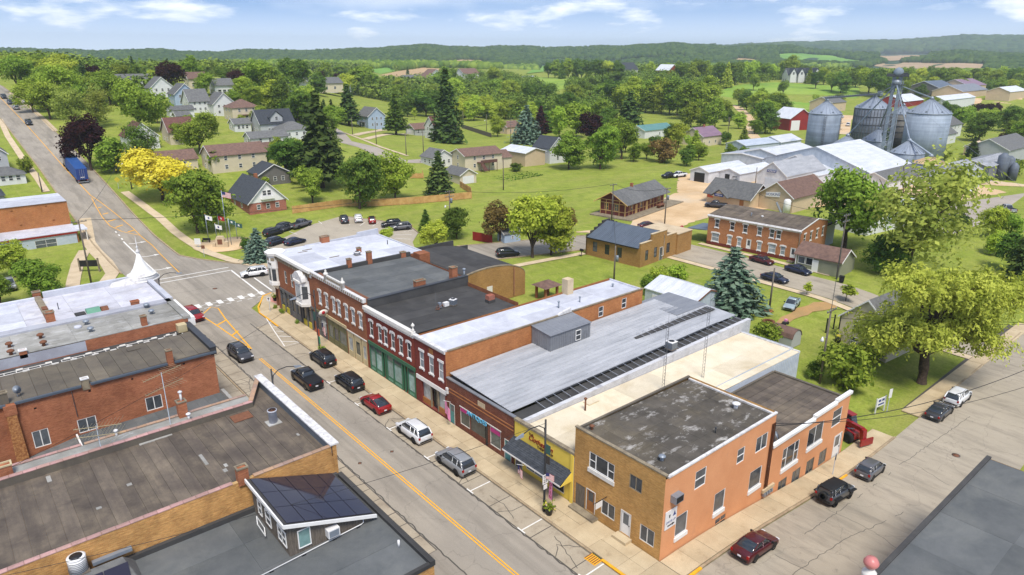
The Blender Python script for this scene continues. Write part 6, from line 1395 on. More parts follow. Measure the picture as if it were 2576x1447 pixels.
# ================================================================ the grain mill
def ring_mat(name,c1,c2):
 g=NT(name);sp=g.n('ShaderNodeSeparateXYZ');g.l(g.P(),sp.inputs[0])
 band=g.ramp(g.noise(1,2,.5,stretch=(.02,.02,1.1)),.35,.65,.86,1.12)
 w=g.ramp(g.math('SINE',g.math('MULTIPLY',sp.outputs[2],24.0)),-1,1,.93,1.05)
 st=g.ramp(g.noise(.5,5,.7,stretch=(1.5,1.5,.15)),.35,.7,1.08,.84)
 a=g.mix(g.ramp(g.noise(.25,4),.4,.65),c1,c2)
 n=g.n('ShaderNodeVectorMath',operation='SCALE');g.l(a,n.inputs[0]);g.l(g.math('MULTIPLY',g.math('MULTIPLY',band,w),st),n.inputs['Scale']);g.done(n.outputs[0],.62,.08,.3)
ring_mat('bin_steel',rgb(142,154,168,.8),rgb(128,140,154,.8));ring_mat('bin_dark',rgb(112,120,132,.9),rgb(98,106,118,.9));ring_mat('bin_brown',rgb(104,102,98,.9),rgb(88,86,82,.9));ring_mat('bin_light',rgb(160,172,186,.85),rgb(146,158,172,.85))
metal_roof('bin_roof',rgb(150,160,174,.85),rgb(138,148,162,.85),.1,.6)
plain('grain',rgb(206,178,136,.8),.9,var=.15)
def silo(name,label,c,r,h,rh,mat='bin_steel',ribs=0,rings=0,ladder=None,top='bin_roof',cat='silo'):
 t=T(name,label,cat,(c[0],c[1],gz(*c)),0,'grain silos');n=40
 t.part('shell',MB().lathe([(r,-.5),(r,h)],n),mat)
 k=24
 for i in range(k):
  a0,a1=2*pi*i/k,2*pi*(i+1)/k-.01;R=r*1.02
  m=MB().add([(R*cos(a0),R*sin(a0),h),(R*cos(a1),R*sin(a1),h),(.5*cos(a1),.5*sin(a1),h+rh),(.5*cos(a0),.5*sin(a0),h+rh)],[(0,1,2,3)])
  q=.05;m.tube([(R*cos(a0),R*sin(a0),h+.05),(.5*cos(a0),.5*sin(a0),h+rh+.05)],.07,4);t.part('roof_sheet',m,top)
 t.part('eave_ring',MB().lathe([(r*1.0,h-.25),(r*1.025,h-.1),(r*1.025,h+.05)],n),'galv');t.part('cap',MB().lathe([(.7,h+rh-.1),(.7,h+rh+.5),(.3,h+rh+.9),(.01,h+rh+1)],12),'galv')
 if ribs:
  m=MB()
  for i in range(ribs):
   a=2*pi*i/ribs;x,y=(r+.08)*cos(a),(r+.08)*sin(a);m.tube([(x,y,0),(x,y,h)],.12,4)
  t.part('stiffener',m,'dark_metal')
 for i in range(rings):z=h*(i+1)/(rings+1);t.part('wind_ring',MB().lathe([(r+.02,z-.1),(r+.2,z),(r+.02,z+.1)],n),'dark_metal')
 for a in(ladder or()):
  x,y=(r+.35)*cos(a),(r+.35)*sin(a);dx,dy=-sin(a)*.35,cos(a)*.35;m=MB().tube([(x+dx,y+dy,0),(x+dx,y+dy,h)],.06,4).tube([(x-dx,y-dy,0),(x-dx,y-dy,h)],.06,4)
  for q in range(int(h/.8)):m.tube([(x+dx,y+dy,q*.8),(x-dx,y-dy,q*.8)],.05,4)
  for q in range(int(h/2.2)):z=2+q*2.2;m.tube([(x+dx,y+dy,z),(x+.7*cos(a)+dx,y+.7*sin(a)+dy,z),(x+.7*cos(a)-dx,y+.7*sin(a)-dy,z),(x-dx,y-dy,z)],.05,4)
  o=t.part('ladder',m,'dark_metal')
 for i in range(8):
  a=2*pi*i/8+.2;rr=r*.9;z=h+rh*.1;t.part('roof_vent',MB().cbox(rr*cos(a),rr*sin(a),z,.5,.5,.5),'galv')
 return t
def away(p,r):
 d=hypot(*p);return(p[0]*(d+r)/d,p[1]*(d+r)/d)
A1=away((265.14,129.97),5.9);A2c=away((303.35,128.90),7.4);A3c=away((277.10,98.10),8.4);A4=away((257.43,116.73),6.0);A5=away((250.71,93.11),5.0);A6=away((242.98,83.08),4.6);A7=away((279.76,115.36),5.2);A8=away((293.24,113.38),3.6)
toc=lambda c:atan2(-c[1],-c[0])
silo('grain_silo','leftmost tall corrugated grain silo with caged ladder',A1,5.9,16.4,4.6,'bin_steel',ladder=(toc(A1)+.05,toc(A1)+1.25))
silo('grain_silo','ribbed dark grain silo behind the white roof, with bridge to its cap',A2c,7.0,16.6,4.6,'bin_dark',36,4)
silo('grain_silo','widest pale grain silo at the right of the group',A3c,7.3,17.8,4.8,'bin_light')
silo('grain_silo','squat grain silo under the spout, beside the leftmost silo',A4,6.2,5.2,4.2,'bin_dark')
silo('grain_silo','short grain silo with cone roof in front of the widest silo',A5,5.2,6.6,3.8,'bin_steel')
silo('grain_silo','open topped bin heaped with tan grain',A6,5.0,5.0,2.0,'bin_steel',top='grain')
silo('grain_silo','low cone roofed bin half hidden by the spruce',A7,5.4,6.4,4.2,'bin_steel')
silo('grain_silo','narrow rust stained dark silo between the two big ones',A8,3.7,16.0,3.0,'bin_brown',0,6)
def elevator():
 c=away((275.33,110.16),0);t=T('grain_elevator','tall grain elevator leg with head house and spouts','elevator',(c[0],c[1],0),toc(c)-pi/2+pi)
 H=33.0
 for x in(-1.6,.5):t.part('leg',MB().box(x,x+1.2,-.55,.55,0,H-2.6),'bin_steel')
 fr=MB()
 for k in range(11):
  z=2+k*2.9;fr.box(-1.4,1.7,-.6,-.5,z,z+.15);fr.tube([(-1.3,-.55,z),(1.6,-.55,z+2.9)],.06,4)
 t.part('bracing',fr,'galv');t.part('ladder_cage',MB().box(1.9,2.2,-.3,.1,2,H-4),'galv')
 t.part('distributor',MB().lathe([(.4,H-6.2),(1.5,H-4.6),(1.3,H-4.0),(.4,H-3.4)],14),'galv');t.part('platform',MB().box(-3.6,3.6,-1.2,1.2,H-2.6,H-2.4).box(-3.6,3.6,-1.25,-1.2,H-2.4,H-1.5).box(-3.0,3.0,-1.2,1.2,H-5.4,H-5.25),'dark_metal')
 t.part('head',MB().lathe([(1.2,H-2.4),(1.7,H-1.6),(1.7,H-.6),(1.1,H+.2),(.3,H+.6),(.01,H+.7)],14,0,0),'bin_steel');t.part('motor',MB().box(1.2,3.0,-.5,.5,H-2.2,H-1.2),'dark_metal')
 M0=Matrix.Rotation(-t.e.rotation_euler[2],4,'Z')
 def loc(p,z):v=M0@Vector((p[0]-c[0],p[1]-c[1],z));return(v.x,v.y,v.z)
 for p,z,r in((A4,9.8,.26),(A5,10.8,.26),(A7,11,.26),(A3c,23,.22),(A2c,21.6,.22),(A8,19.3,.2)):t.part('spout',MB().tube([(0,-.3,H-5.2),loc(p,z)],r,6),'bin_light')
 t.part('spout',MB().tube([loc(A5,10.8),loc(A6,7.6)],.3,6),'bin_light')
 for p in((A1[0]-14,A1[1]-30),(A6[0]+5,A6[1]-25),(A3c[0]+20,A3c[1]+10)):t.part('guy_wire',MB().tube([(0,0,H-8),loc(p,0)],.03,4),'steel')
 b=T('conveyor_bridge','level conveyor bridge from left silo cap to ribbed silo','conveyor',(A1[0],A1[1],21.6),atan2(A2c[1]-A1[1],A2c[0]-A1[0]));L=math.dist(A1,A2c)+5
 b.part('tube',MB().box(-1.5,L,-.3,.3,.2,.9),'bin_dark');tr=MB().box(-1.5,L,-.75,-.65,.3,.4).box(-1.5,L,-.75,-.65,1.4,1.5)
 for k in range(int(L/1.5)):tr.tube([(k*1.5,-.7,.35),(k*1.5,-.7,1.45)],.05,4)
 b.part('walkway',tr,'dark_metal');b.part('drive',MB().box(L-2,L+.6,-.6,.6,-.2,1.6),'galv')
elevator()
def shed(name,label,near,w,d,h,ridge,pitch,wall='metal_white',roof='metal_white',rz=0.0,doors=(),over=.25):
 t=house(name,label,'shed',near,w,d,h,ridge,pitch,wall,roof,rz=rz,wins=W0,over=over,group='mill sheds',ribs=True)
 for(f,u,ww,hh)in doors:opening(t,f,u,ww,hh)
 return t
shed('mill_shed','small white open fronted shed nearest the gravel yard',(185.58,125.26),21,6.8,3.4,'x',.38,doors=((0,1.4,3.8,2.9),))
shed('mill_shed','white flat fronted shed with steps and doorway',(191.03,117.69),20,7.6,3.2,'x',.34,doors=((0,3.6,1.6,2.7),))
shed('mill_shed','grey white lean shed behind the small sheds',(216.91,125.80),24,16,4.6,'x',.12,'metal_white_blue','metal_white',doors=((1,8,8,3.6),))
shed('mill_shed','tall white shed with two dark doorways',(217.89,121.44),26,12,6.2,'x',.25,'metal_white_blue','metal_white',doors=((1,3,7,5.0),(1,18,5.5,5.0)))
t=shed('mill_shed','white gabled shed with name sign and grey roof',(190.43,102.02),23,9.6,4.6,'x',.75,'metal_white','metal_grey',doors=((1,15,1.4,3.2),(1,19.5,2.8,3.6)))
sg=T('mill_sign','blue name sign on the white gabled shed','sign',(t.e.location.x-.25,t.e.location.y+4.9,t.e.location.z+5.6),WX)
sg.part('board',MB().box(-1.5,1.5,-.05,.0,-.35,.35),'ink_blue');text(sg,'HOSKINS',(0,-.06,0),0,.62,'white_paint',ext=.01)
t.part('sliding_door',MB().box(-.1,-.02,2.5,6.8,0,3.4),'metal_white_blue')
shed('mill_shed','grey roofed shed joined behind the signed shed',(214.66,107.55),26,11,4.6,'x',.5,'metal_white','metal_grey',doors=((1,1,4,3.2),))
shed('mill_shed','long pale blue shed with rust streaked roof',(247.00,150.88),32,10,4.0,'x',.3,'metal_white_blue','metal_white_blue',rz=-.12)
shed('mill_shed','little white roofed shed left of the leftmost silo',(267.39,147.56),16,10,4.0,'x',.4,'metal_white_blue','metal_white')
def hall():
 n=(244.07,94.22);t=T('seed_hall','huge white roofed storage hall in front of the silos','warehouse',(n[0],n[1],0),.0,'mill sheds')
 W_,D_=10.0,46.0
 x0,x1,y0,y1=-26,4,-4,34
 t.part('wall',MB().box(x0,x1,y0,y1,-1,4.0),'metal_white_blue')
 R=MB();t.part('gable',MB().extr([(y0,4),(y1,4),(14,10.2)],'x',x0,x1),'metal_white_blue')
 for k in range(15):
  xa=x0-.3+k*(x1-x0+.6)/15;xb=xa+(x1-x0+.6)/15-.02
  t.part('roof_sheet',MB().hexa([(xa,y0-.4,3.9),(xb,y0-.4,3.9),(xb,14,10.25),(xa,14,10.25)],[(xa,y0-.4,4.0),(xb,y0-.4,4.0),(xb,14,10.4),(xa,14,10.4)]),'metal_white')
  t.part('roof_sheet',MB().hexa([(xa,14,10.25),(xb,14,10.25),(xb,y1+.4,3.9),(xa,y1+.4,3.9)],[(xa,14,10.4),(xb,14,10.4),(xb,y1+.4,4.0),(xa,y1+.4,4.0)]),'metal_white')
hall()
shed('mill_shed','white flat gabled shed in front of the hall roof',(205.58,100.22),18,12,3.4,'x',.3,'metal_white','metal_white')
t=house('mill_store','tan mill store with brown roof and slanted blue sign','store',(166.02,86.51),18,9.4,4.0,'x',.7,'siding_tan','shingle_brown',wins=W0,over=.5)
sg=T('store_sign','slanted white sign with blue lettering on the tan gable','sign',(t.e.location.x-.12,t.e.location.y+5.6,3.9),(0));sg.e.rotation_euler=(0,.0,WX)
sg.part('board',MB().hexa([(-2.0,-.06,-.7),(2.0,-.06,-.35),(2.0,0,-.35),(-2.0,0,-.7)],[(-2.0,-.06,.5),(2.0,-.06,.95),(2.0,0,.95),(-2.0,0,.5)]),'pvc');o=text(sg,'HOSKINS',(0,-.07,.1),0,.95,'ink_blue',ext=.01);o.rotation_euler=(pi/2,-.1,0)
t.part('white_tank',MB().lathe([(.9,0),(.9,3.2),(.6,3.6),(.01,3.7)],14,-1.2,.8),'pvc');t.part('stair',MB().hexa([(-2.6,1.6,0),(-1.8,1.6,0),(-1.0,3.6,2.2),(-1.8,3.6,2.2)],[(-2.6,1.6,.3),(-1.8,1.6,.3),(-1.0,3.6,2.5),(-1.8,3.6,2.5)]),'galv')
t=house('mill_store_wing','low wing of the mill store with grey roof and small blue sign gable','store',(161.5,96.0),9,13,2.9,'y',.7,'siding_tan','shingle_grey',wins=(0,0),over=.8)
t.part('sign_gable',MB().extr([(6.0,2.2),(10.6,2.2),(8.3,3.9)],'x',-1.4,2),'siding_tan');t.part('sign_gable_roof',MB().extr([(5.6,2.1),(8.3,4.1),(11,2.1),(11,2.3),(8.3,4.35),(5.6,2.3)],'x',-1.6,2),'shingle_grey');t.part('sign_panel',MB().box(-1.46,-1.4,6.9,9.7,2.35,3.05),'ink_blue');o=text(t,'HOSKINS',(-1.48,8.3,2.7),WX,.5,'white_paint',ext=.005);t.part('door',MB().box(-.07,-.01,1.6,2.8,0,2.1),'brown_door')
plain('sign_orange',rgb(214,96,60,.85),.6,var=0);t.part('wall_sign',MB().box(-.06,-.01,11,12.8,1.4,2.3),'sign_orange')
t=shed('feed_hut','grey blue gabled feed hut with pale roof at the mill road',(229.81,68.33),13,10,5.4,'x',.5,'metal_white_blue','metal_grey',doors=());t.part('sliding_door',MB().box(-.12,-.02,2.5,7.5,0,4.2),'metal_siding')
t=shed('feed_hut','long open grey feed shed behind the gabled hut',(254.12,69.67),26,10,4.8,'x',.3,'metal_siding','metal_grey',doors=((0,2,4,4),))
house('feed_office','low white office with dark roof behind the big tree','office',(213.40,82.67),25,9,3.2,'x',.45,'siding_white','shingle_grey',wins=(1,2))
house('white_long_building','long white building behind the branching tree','building',(157.35,63.95),24,8,4.4,'x',.25,'siding_white','metal_white',wins=(1,3),rz=-.12)
t=T('storage_tanks','cluster of small grey tanks at the end of the feed shed','tank',((260.96,71.75)[0]+2,(260.96,71.75)[1]-3,0))
for k,(x,y,r,h)in enumerate(((0,0,1.6,7.5),(3.2,-1,1.4,6.4),(1.6,-3,1.2,4.6))):t.part('tank',MB().lathe([(r,0),(r,h),(r*.3,h+1),(.01,h+1.05)],14,x,y),'bin_dark')
# ================================================================ vehicles
def paint(name,col,rough=.28,metal=.15):
 g=NT(name);g.b.inputs['Coat Weight'].default_value=.5;g.b.inputs['Coat Roughness'].default_value=.08
 f=g.ramp(g.noise(1.2,4,.6),.3,.7,.93,1.07);n=g.n('ShaderNodeVectorMath',operation='SCALE');n.inputs[0].default_value=col[:3];g.l(f,n.inputs['Scale']);g.done(n.outputs[0],rough,metal,.4)
for n_,c_ in dict(black=(24,24,27),grey=(96,96,100),dgrey=(64,64,68),silver=(142,144,146),white=(226,226,226),red=(150,26,28),maroon=(78,22,28),navy=(30,36,62),pale_blue=(152,168,172),dark_blue=(42,48,60)).items():paint('car_'+n_,rgb(*c_,.95))
plain('tyre',rgb(34,33,33),.85,var=.1);plain('rim',rgb(150,152,156),.35,.7,var=0);plain('rim_dark',rgb(52,52,54),.4,.5,var=0);plain('trim_black',rgb(26,26,27),.6,var=0);plain('lamp_red',rgb(150,16,16),.2,var=0);plain('lamp_clear',rgb(214,216,220),.12,var=0);plain('plate',rgb(212,212,216),.5,var=0)
g=NT('car_glass');g.done(rgb(44,50,56),.04,0,.8)
def loft(mb,secs):
 n=len(secs[0]);vs=[p for s in secs for p in s];fs=[]
 for i in range(len(secs)-1):
  for j in range(n):fs.append((i*n+j,(i+1)*n+j,(i+1)*n+(j+1)%n,i*n+(j+1)%n))
 fs.append(tuple(range(n)));fs.append(tuple(range((len(secs)-1)*n,len(secs)*n))[::-1]);return mb.add(vs,fs,True)
KINDS_=dict(sedan=dict(L=4.85,W=1.84,H=1.46,gc=.20,wr=.33,ax=(.19,.78),top=((0,.56),(.03,.68),(.12,.78),(.27,.92),(.5,.95),(.84,1.0),(.95,.99),(1,.86)),gh=(.26,.43,.68,.88)),liftback=dict(L=4.6,W=1.78,H=1.47,gc=.19,wr=.32,ax=(.2,.79),top=((0,.56),(.03,.68),(.12,.8),(.25,.92),(.5,.95),(.86,1.04),(.96,1.06),(1,.9)),gh=(.24,.43,.62,.95)),suv=dict(L=4.72,W=1.9,H=1.72,gc=.28,wr=.37,ax=(.19,.79),top=((0,.7),(.03,.86),(.1,.98),(.24,1.07),(.5,1.1),(.9,1.14),(.98,1.1),(1,.95)),gh=(.23,.38,.88,.985)),hatch=dict(L=4.1,W=1.72,H=1.54,gc=.2,wr=.31,ax=(.18,.8),top=((0,.6),(.03,.74),(.1,.86),(.2,.97),(.5,1.0),(.9,1.04),(.98,1.0),(1,.85)),gh=(.18,.37,.86,.985)),jeep=dict(L=4.5,W=1.86,H=1.88,gc=.42,wr=.42,ax=(.17,.8),top=((0,1.0),(.02,1.12),(.1,1.16),(.28,1.2),(.5,1.22),(.9,1.22),(.99,1.22),(1,1.15)),gh=(.3,.345,.97,.99)),pickup=dict(L=5.7,W=2.0,H=1.9,gc=.34,wr=.41,ax=(.17,.78),top=((0,.85),(.02,1.05),(.1,1.14),(.25,1.2),(.5,1.25),(.62,1.26),(.98,1.26),(1,1.15)),gh=(.25,.36,.58,.635)))
def interp2(t,pts):return interp([p[0]for p in pts],[p[1]for p in pts],t)
def car_parts(kind):
 k=KINDS_[kind];L,W,H,gc=k['L'],k['W'],k['H'],k['gc'];X=lambda t:L*(.5-t)
 body=MB();secs=[]
 for t in(0,.012,.03,.07,.12,.2,.28,.4,.5,.62,.74,.84,.92,.97,.99,1.0):
  z=interp2(t,k['top']);e=1-.16*max(0,1-t/.07)**2-.11*max(0,1-(1-t)/.05)**2
  hw=W/2*e;zb=gc+(.12 if t in(0,1.0)else .0);sh=zb+(z-zb)*.62
  s=[(hw*.82,zb),(hw*.97,zb+.07),(hw,zb+(sh-zb)*.55),(hw*.99,sh),(hw*.93,z-.035),(hw*.8,z)]
  secs.append([(X(t),y,zz)for y,zz in s]+[(X(t),-y,zz)for y,zz in s[::-1]])
 loft(body,secs)
 a,b,c,d=k['gh'];r=W/2
 zt=lambda t:interp2(t,k['top'])
 glass=MB();g=[]
 def gs(t,z1,wt,wb=.86):z0=zt(t)-.05;return[(X(t),r*wb,z0),(X(t),r*wt,z1),(X(t),r*wt*.8,z1+.02),(X(t),-r*wt*.8,z1+.02),(X(t),-r*wt,z1),(X(t),-r*wb,z0)]
 top=H-.05
 g=[gs(a,zt(a)-.02,.8),gs(a+(b-a)*.5,zt(a)+(top-zt(a))*.56,.8),gs(b,top-.01,.72),gs((b+c)/2,top+.01,.72),gs(c,top-.03,.70),gs(c+(d-c)*.5,top-(top-zt(d))*.45,.74),gs(d,zt(d)-.02,.8)]
 loft(glass,g)
 roof=MB();rs=[]
 for t,dz in((b-.015,-.03),(b+.03,.015),((b+c)/2,.045),(c-.02,.01),(c+.012,-.04)):
  z=top+dz;rs.append([(X(t),r*.735,z-.05),(X(t),r*.69,z+.02),(X(t),r*.4,z+.045),(X(t),-r*.4,z+.045),(X(t),-r*.69,z+.02),(X(t),-r*.735,z-.05)])
 loft(roof,rs)
 pil=MB();rr=.035
 for s in(-1,1):
  pil.tube([(X(a),s*r*.83,zt(a)-.02),(X(a+(b-a)*.5),s*r*.81,zt(a)+(top-zt(a))*.55),(X(b),s*r*.735,top)],rr,5)
  pil.tube([(X(d),s*r*.84,zt(d)-.03),(X(c+(d-c)*.5),s*r*.78,top-(top-zt(d))*.45),(X(c),s*r*.72,top-.02)],rr*(2.2 if kind in('suv','hatch','jeep')else 1.4),5)
  m=(b+c)/2;pil.tube([(X(m),s*r*.875,zt(m)-.02),(X(m),s*r*.75,top)],rr,5)
  if kind in('suv','hatch','jeep'):q=b+(c-b)*.82;pil.tube([(X(q),s*r*.875,zt(q)-.02),(X(q),s*r*.74,top)],rr*1.5,5)
 trim=MB()
 for s in(-1,1):
  trim.box(X(k['ax'][1])+.3,X(k['ax'][0])-.3,s*W/2*.985-.02,s*W/2*.985+.02,gc,gc+.14)
  for t in k['ax']:trim.add([(X(t)+(k['wr']+.1)*cos(q*pi/10),s*(W/2+.006),max(gc,k['wr']+(k['wr']+.1)*sin(q*pi/10)))for q in range(11)]+[(X(t),s*(W/2+.006),gc)],[(11,i,i+1)for i in range(10)])
 trim.box(X(0)-.02,X(0)+.03,-W*.3,W*.3,gc+.1,gc+.32);trim.box(X(1)-.03,X(1)+.02,-W*.38,W*.38,gc+.1,gc+.24)
 mir=MB()
 for s in(-1,1):mir.cbox(X(a+.05),s*(W/2+.07),zt(a)+.02,.14,.2,.14)
 if kind=='pickup':
  trim.box(X(.985),X(.645),-W*.43,W*.43,1.2,1.275)
 if kind=='jeep':
  trim.lathe([(.0,0),(.0,0)],3)
  for s in(-1,1):
   for t in k['ax']:trim.box(X(t)-.6,X(t)+.6,s*W/2-.05 if s>0 else-W/2-.22,W/2+.22 if s>0 else-W/2+.05,.92,1.02)
 lamps_r=[MB().box(X(1)-.03,X(1)+.12,s*W*.40-.1,s*W*.40+.1,zt(.97)-.3,zt(.97)-.06)for s in(-1,1)]
 lamps_f=[MB().box(X(0)-.22,X(.008)+.03,s*W*.36-.16,s*W*.36+.16,zt(.03)-.16,zt(.03)-.03)for s in(-1,1)]
 plate=MB().box(X(1)-.035,X(1)-.01,-.16,.16,gc+.32,gc+.46)
 tyre=MB().lathe([(k['wr']*.62,-.1),(k['wr']*.94,-.11),(k['wr'],-.07),(k['wr'],.07),(k['wr']*.94,.11),(k['wr']*.62,.1)],18)
 rim=MB().lathe([(.02,.06),(k['wr']*.2,.075),(k['wr']*.58,.05),(k['wr']*.64,.1)],10)
 rails=MB()
 if kind=='suv':
  for s in(-1,1):rails.tube([(X(b+.05),s*r*.66,top+.03),(X(b+.09),s*r*.66,top+.1),(X(c-.06),s*r*.66,top+.09),(X(c-.01),s*r*.66,top+.02)],.022,5)
 return dict(body=body,glass=glass,roof=roof,pil=pil,trim=trim,mir=mir,lr=lamps_r,lf=lamps_f,plate=plate,tyre=tyre,rim=rim,rails=rails,k=k,X=X)
def car(name,label,kind,col,loc,rz,cat='car',group=None,roofmat=None,rim='rim'):
 P=cached(('car',kind),lambda:car_parts(kind));k=P['k'];X=P['X']
 me=lambda key,mat,src=None:cached(('carm',kind,key,mat),lambda:(src or P[key]).mesh(key,[mat]))
 t=T(name,label,cat,(loc[0],loc[1],gz(*loc)+.045),rz,group);cm='car_'+col
 l=k['L']*.3;zx=gz(loc[0]+cos(rz)*l,loc[1]+sin(rz)*l)-gz(loc[0]-cos(rz)*l,loc[1]-sin(rz)*l)
 t.e.rotation_euler=(0,-atan2(zx,2*l),rz)
 o=lambda n,m,p=None,lc=(0,0,0),r=None:link(n,m,p or t.e,lc,r)
 b=o('body',me('body',cm));o('window_glass',me('glass','car_glass'));rf=o('roof',me('roof',roofmat or cm));o('pillars',me('pil',cm));o('lower_trim',me('trim','trim_black'),b);o('mirrors',me('mir','trim_black'),b)
 for i in(0,1):o('tail_light',me('lr%d'%i,'lamp_red',P['lr'][i]));o('headlight',me('lf%d'%i,'lamp_clear',P['lf'][i]))
 o('number_plate',me('plate','plate'),b)
 if P['rails'].v:o('roof_rail',me('rails','trim_black'),rf)
 for tx in k['ax']:
  for s in(-1,1):
   w=o('wheel',me('tyre','tyre'),None,(X(tx),s*(k['W']/2-.10),k['wr']-.03),(-s*pi/2,0,0));link('rim',me('rim',rim),w)
 if kind=='jeep':
  w=o('spare_wheel',me('tyre','tyre'),None,(-k['L']/2-.1,0,1.0),(0,-pi/2,0));link('rim',me('rim','rim_dark'),w)
 return t
U,Dn=pi/2,-pi/2
PK='cars parked on the main street';SK='cars parked on the side street';LK='cars in the car park'
car('parked_suv','silver grey suv with black sunroof parked by the yellow shop','suv','silver',(33.85,48.9),U,group=PK,rim='rim_dark')
car('parked_suv','white suv parked between the silver suv and the red liftback','suv','white',(33.85,56.5),U,group=PK)
car('parked_car','bright red liftback parked in front of the green storefront','liftback','red',(33.85,64.7),U,group=PK)
car('parked_suv','black suv parked behind the red liftback','suv','black',(34.11,71.51),U,group=PK)
car('parked_suv','black suv parked at the lamp post with hanging banners','suv','black',(34.68,80.05),U,group=PK)
car('pickup_truck','black pickup with covered bed driving up the main street','pickup','black',(30.43,75.59),U,'pickup')
car('driving_suv','dark grey suv driving down the main street towards the camera','suv','dgrey',(26.88,88.59),Dn+.06)
car('driving_suv','red suv at the crossing beside the brick roofs','suv','red',(26.47,107.69),Dn+.1)
car('turning_suv','white suv waiting at the crossing stop line','suv','white',(41.64,122.83),radians(166))
car('parked_car','maroon sedan parked beside the orange wall','sedan','maroon',(46.0,23.3),0.0,group=SK)
car('parked_jeep','charcoal boxy off-roader with spare wheel beside the orange wall','jeep','dgrey',(60.3,23.4),-.03,group=SK,roofmat='trim_black',rim='rim_dark')
car('parked_car','grey small hatchback parked by the street sign','hatch','grey',(68.3,23.4),0.02,group=SK)
car('parked_car','brownish grey sedan parked ahead of the white suv','sedan','dgrey',(87.46,23.57),0.0,group=SK)
car('parked_suv','white crossover farthest along the side street','suv','white',(93.04,23.48),0.0,group=SK)
car('parked_suv','black suv on the cross street beneath the leafy pair of trees','suv','black',(85.56,102.91),radians(-22))
car('parked_car','maroon sedan in front of the brick terrace','sedan','maroon',(120.46,67.49),Dn-.08)
car('parked_car','navy convertible-like sedan in front of the porch house','sedan','navy',(119.81,59.65),Dn-.1)
car('parked_car','dark navy sedan on the near side of the back street','sedan','navy',(112.00,59.85),Dn-.02)
car('parked_car','pale blue hatchback on the lawn beside the dirt drive','liftback','pale_blue',(101.86,50.98),radians(195))
for i,(p,kd,cl,rz,lb)in enumerate((((53.47,141.85),'suv','dark_blue',24,'navy suv nearest the blue spruce in the car park'),((56.16,149.93),'suv','black',22,'black suv with chrome trim second from the blue spruce'),((60.33,152.82),'suv','black',22,'black suv beside the grey pickup'),((58.67,151.51),'sedan','dgrey',22,'dark grey car squeezed between two black suvs'),((63.96,152.64),'pickup','grey',22,'grey pickup at the end of the dark row'),((74.09,150.87),'suv','dark_blue',70,'dark suv next to the white suv in the car park'),((77.19,149.50),'suv','white',65,'white suv beside the red small car'),((79.02,146.16),'hatch','red',65,'red small hatchback with black roof in the car park'),((80.52,139.67),'suv','black',160,'black car behind the grey suv at the lot end'),((80.73,135.64),'suv','grey',160,'grey suv at the curved end of the car park'),((56.76,139.51),'sedan','navy',15,'navy car mostly hidden behind the white roof'))):
 car('pickup_truck' if kd=='pickup' else 'parked_car',lb,kd,cl,p,radians(rz),group=LK,roofmat='trim_black' if 'black roof' in lb else None)
car('pickup_truck','black pickup parked at the edge of the gravel lot','pickup','black',(184.53,139.35),radians(170),'pickup');car('pickup_truck','white pickup beside the black one on the gravel lot','pickup','white',(187.99,138.10),radians(170),'pickup')
car('parked_car','maroon car by the office corner on the gravel','sedan','maroon',(125.90,100.10),radians(-20));car('parked_suv','red suv half hidden by the buff office parapet','suv','red',(118.5,93),Dn)
car('pickup_truck','silver pickup behind the left trees','pickup','silver',(6.44,143.63),Dn,'pickup')
for p,cl,rz,lb in(((29.93,295.85),'black',Dn,'black car driving down the hill, lowest of four'),((30.57,331.72),'silver',U,'silver car climbing the hill'),((30.44,346.79),'dark_blue',Dn,'dark car on the hill behind the silver one'),((30.24,364.39),'black',Dn,'black car on the hill near the picture edge'),((36.71,345.44),'white',0.2,'white car parked under the trees beside the hill street')):car('driving_car',lb,'suv',cl,p,rz,group='cars on the hill street')
for p,kd,cl,rz,lb in(((439.07,205.63),'suv','white',1.2,'white van by the machine shed'),((394.53,179.69),'pickup','white',0.4,'white truck on the gravel behind the left silo'),((258.34,131.12),'suv','white',1.0,'white van beside the leftmost silo'),((299.05,171.95),'sedan','maroon',0.1,'dark red car on the gravel by the long shed'),((209.77,51.70),'pickup','silver',.8,'silver pickup on the mill road'),((231.47,68.25),'suv','white',.9,'white van at the mill yard'),((156.98,102.83),'pickup','dgrey',2.0,'dark pickup behind the brick terrace roof')):car('parked_vehicle',lb,kd,cl,p,rz)
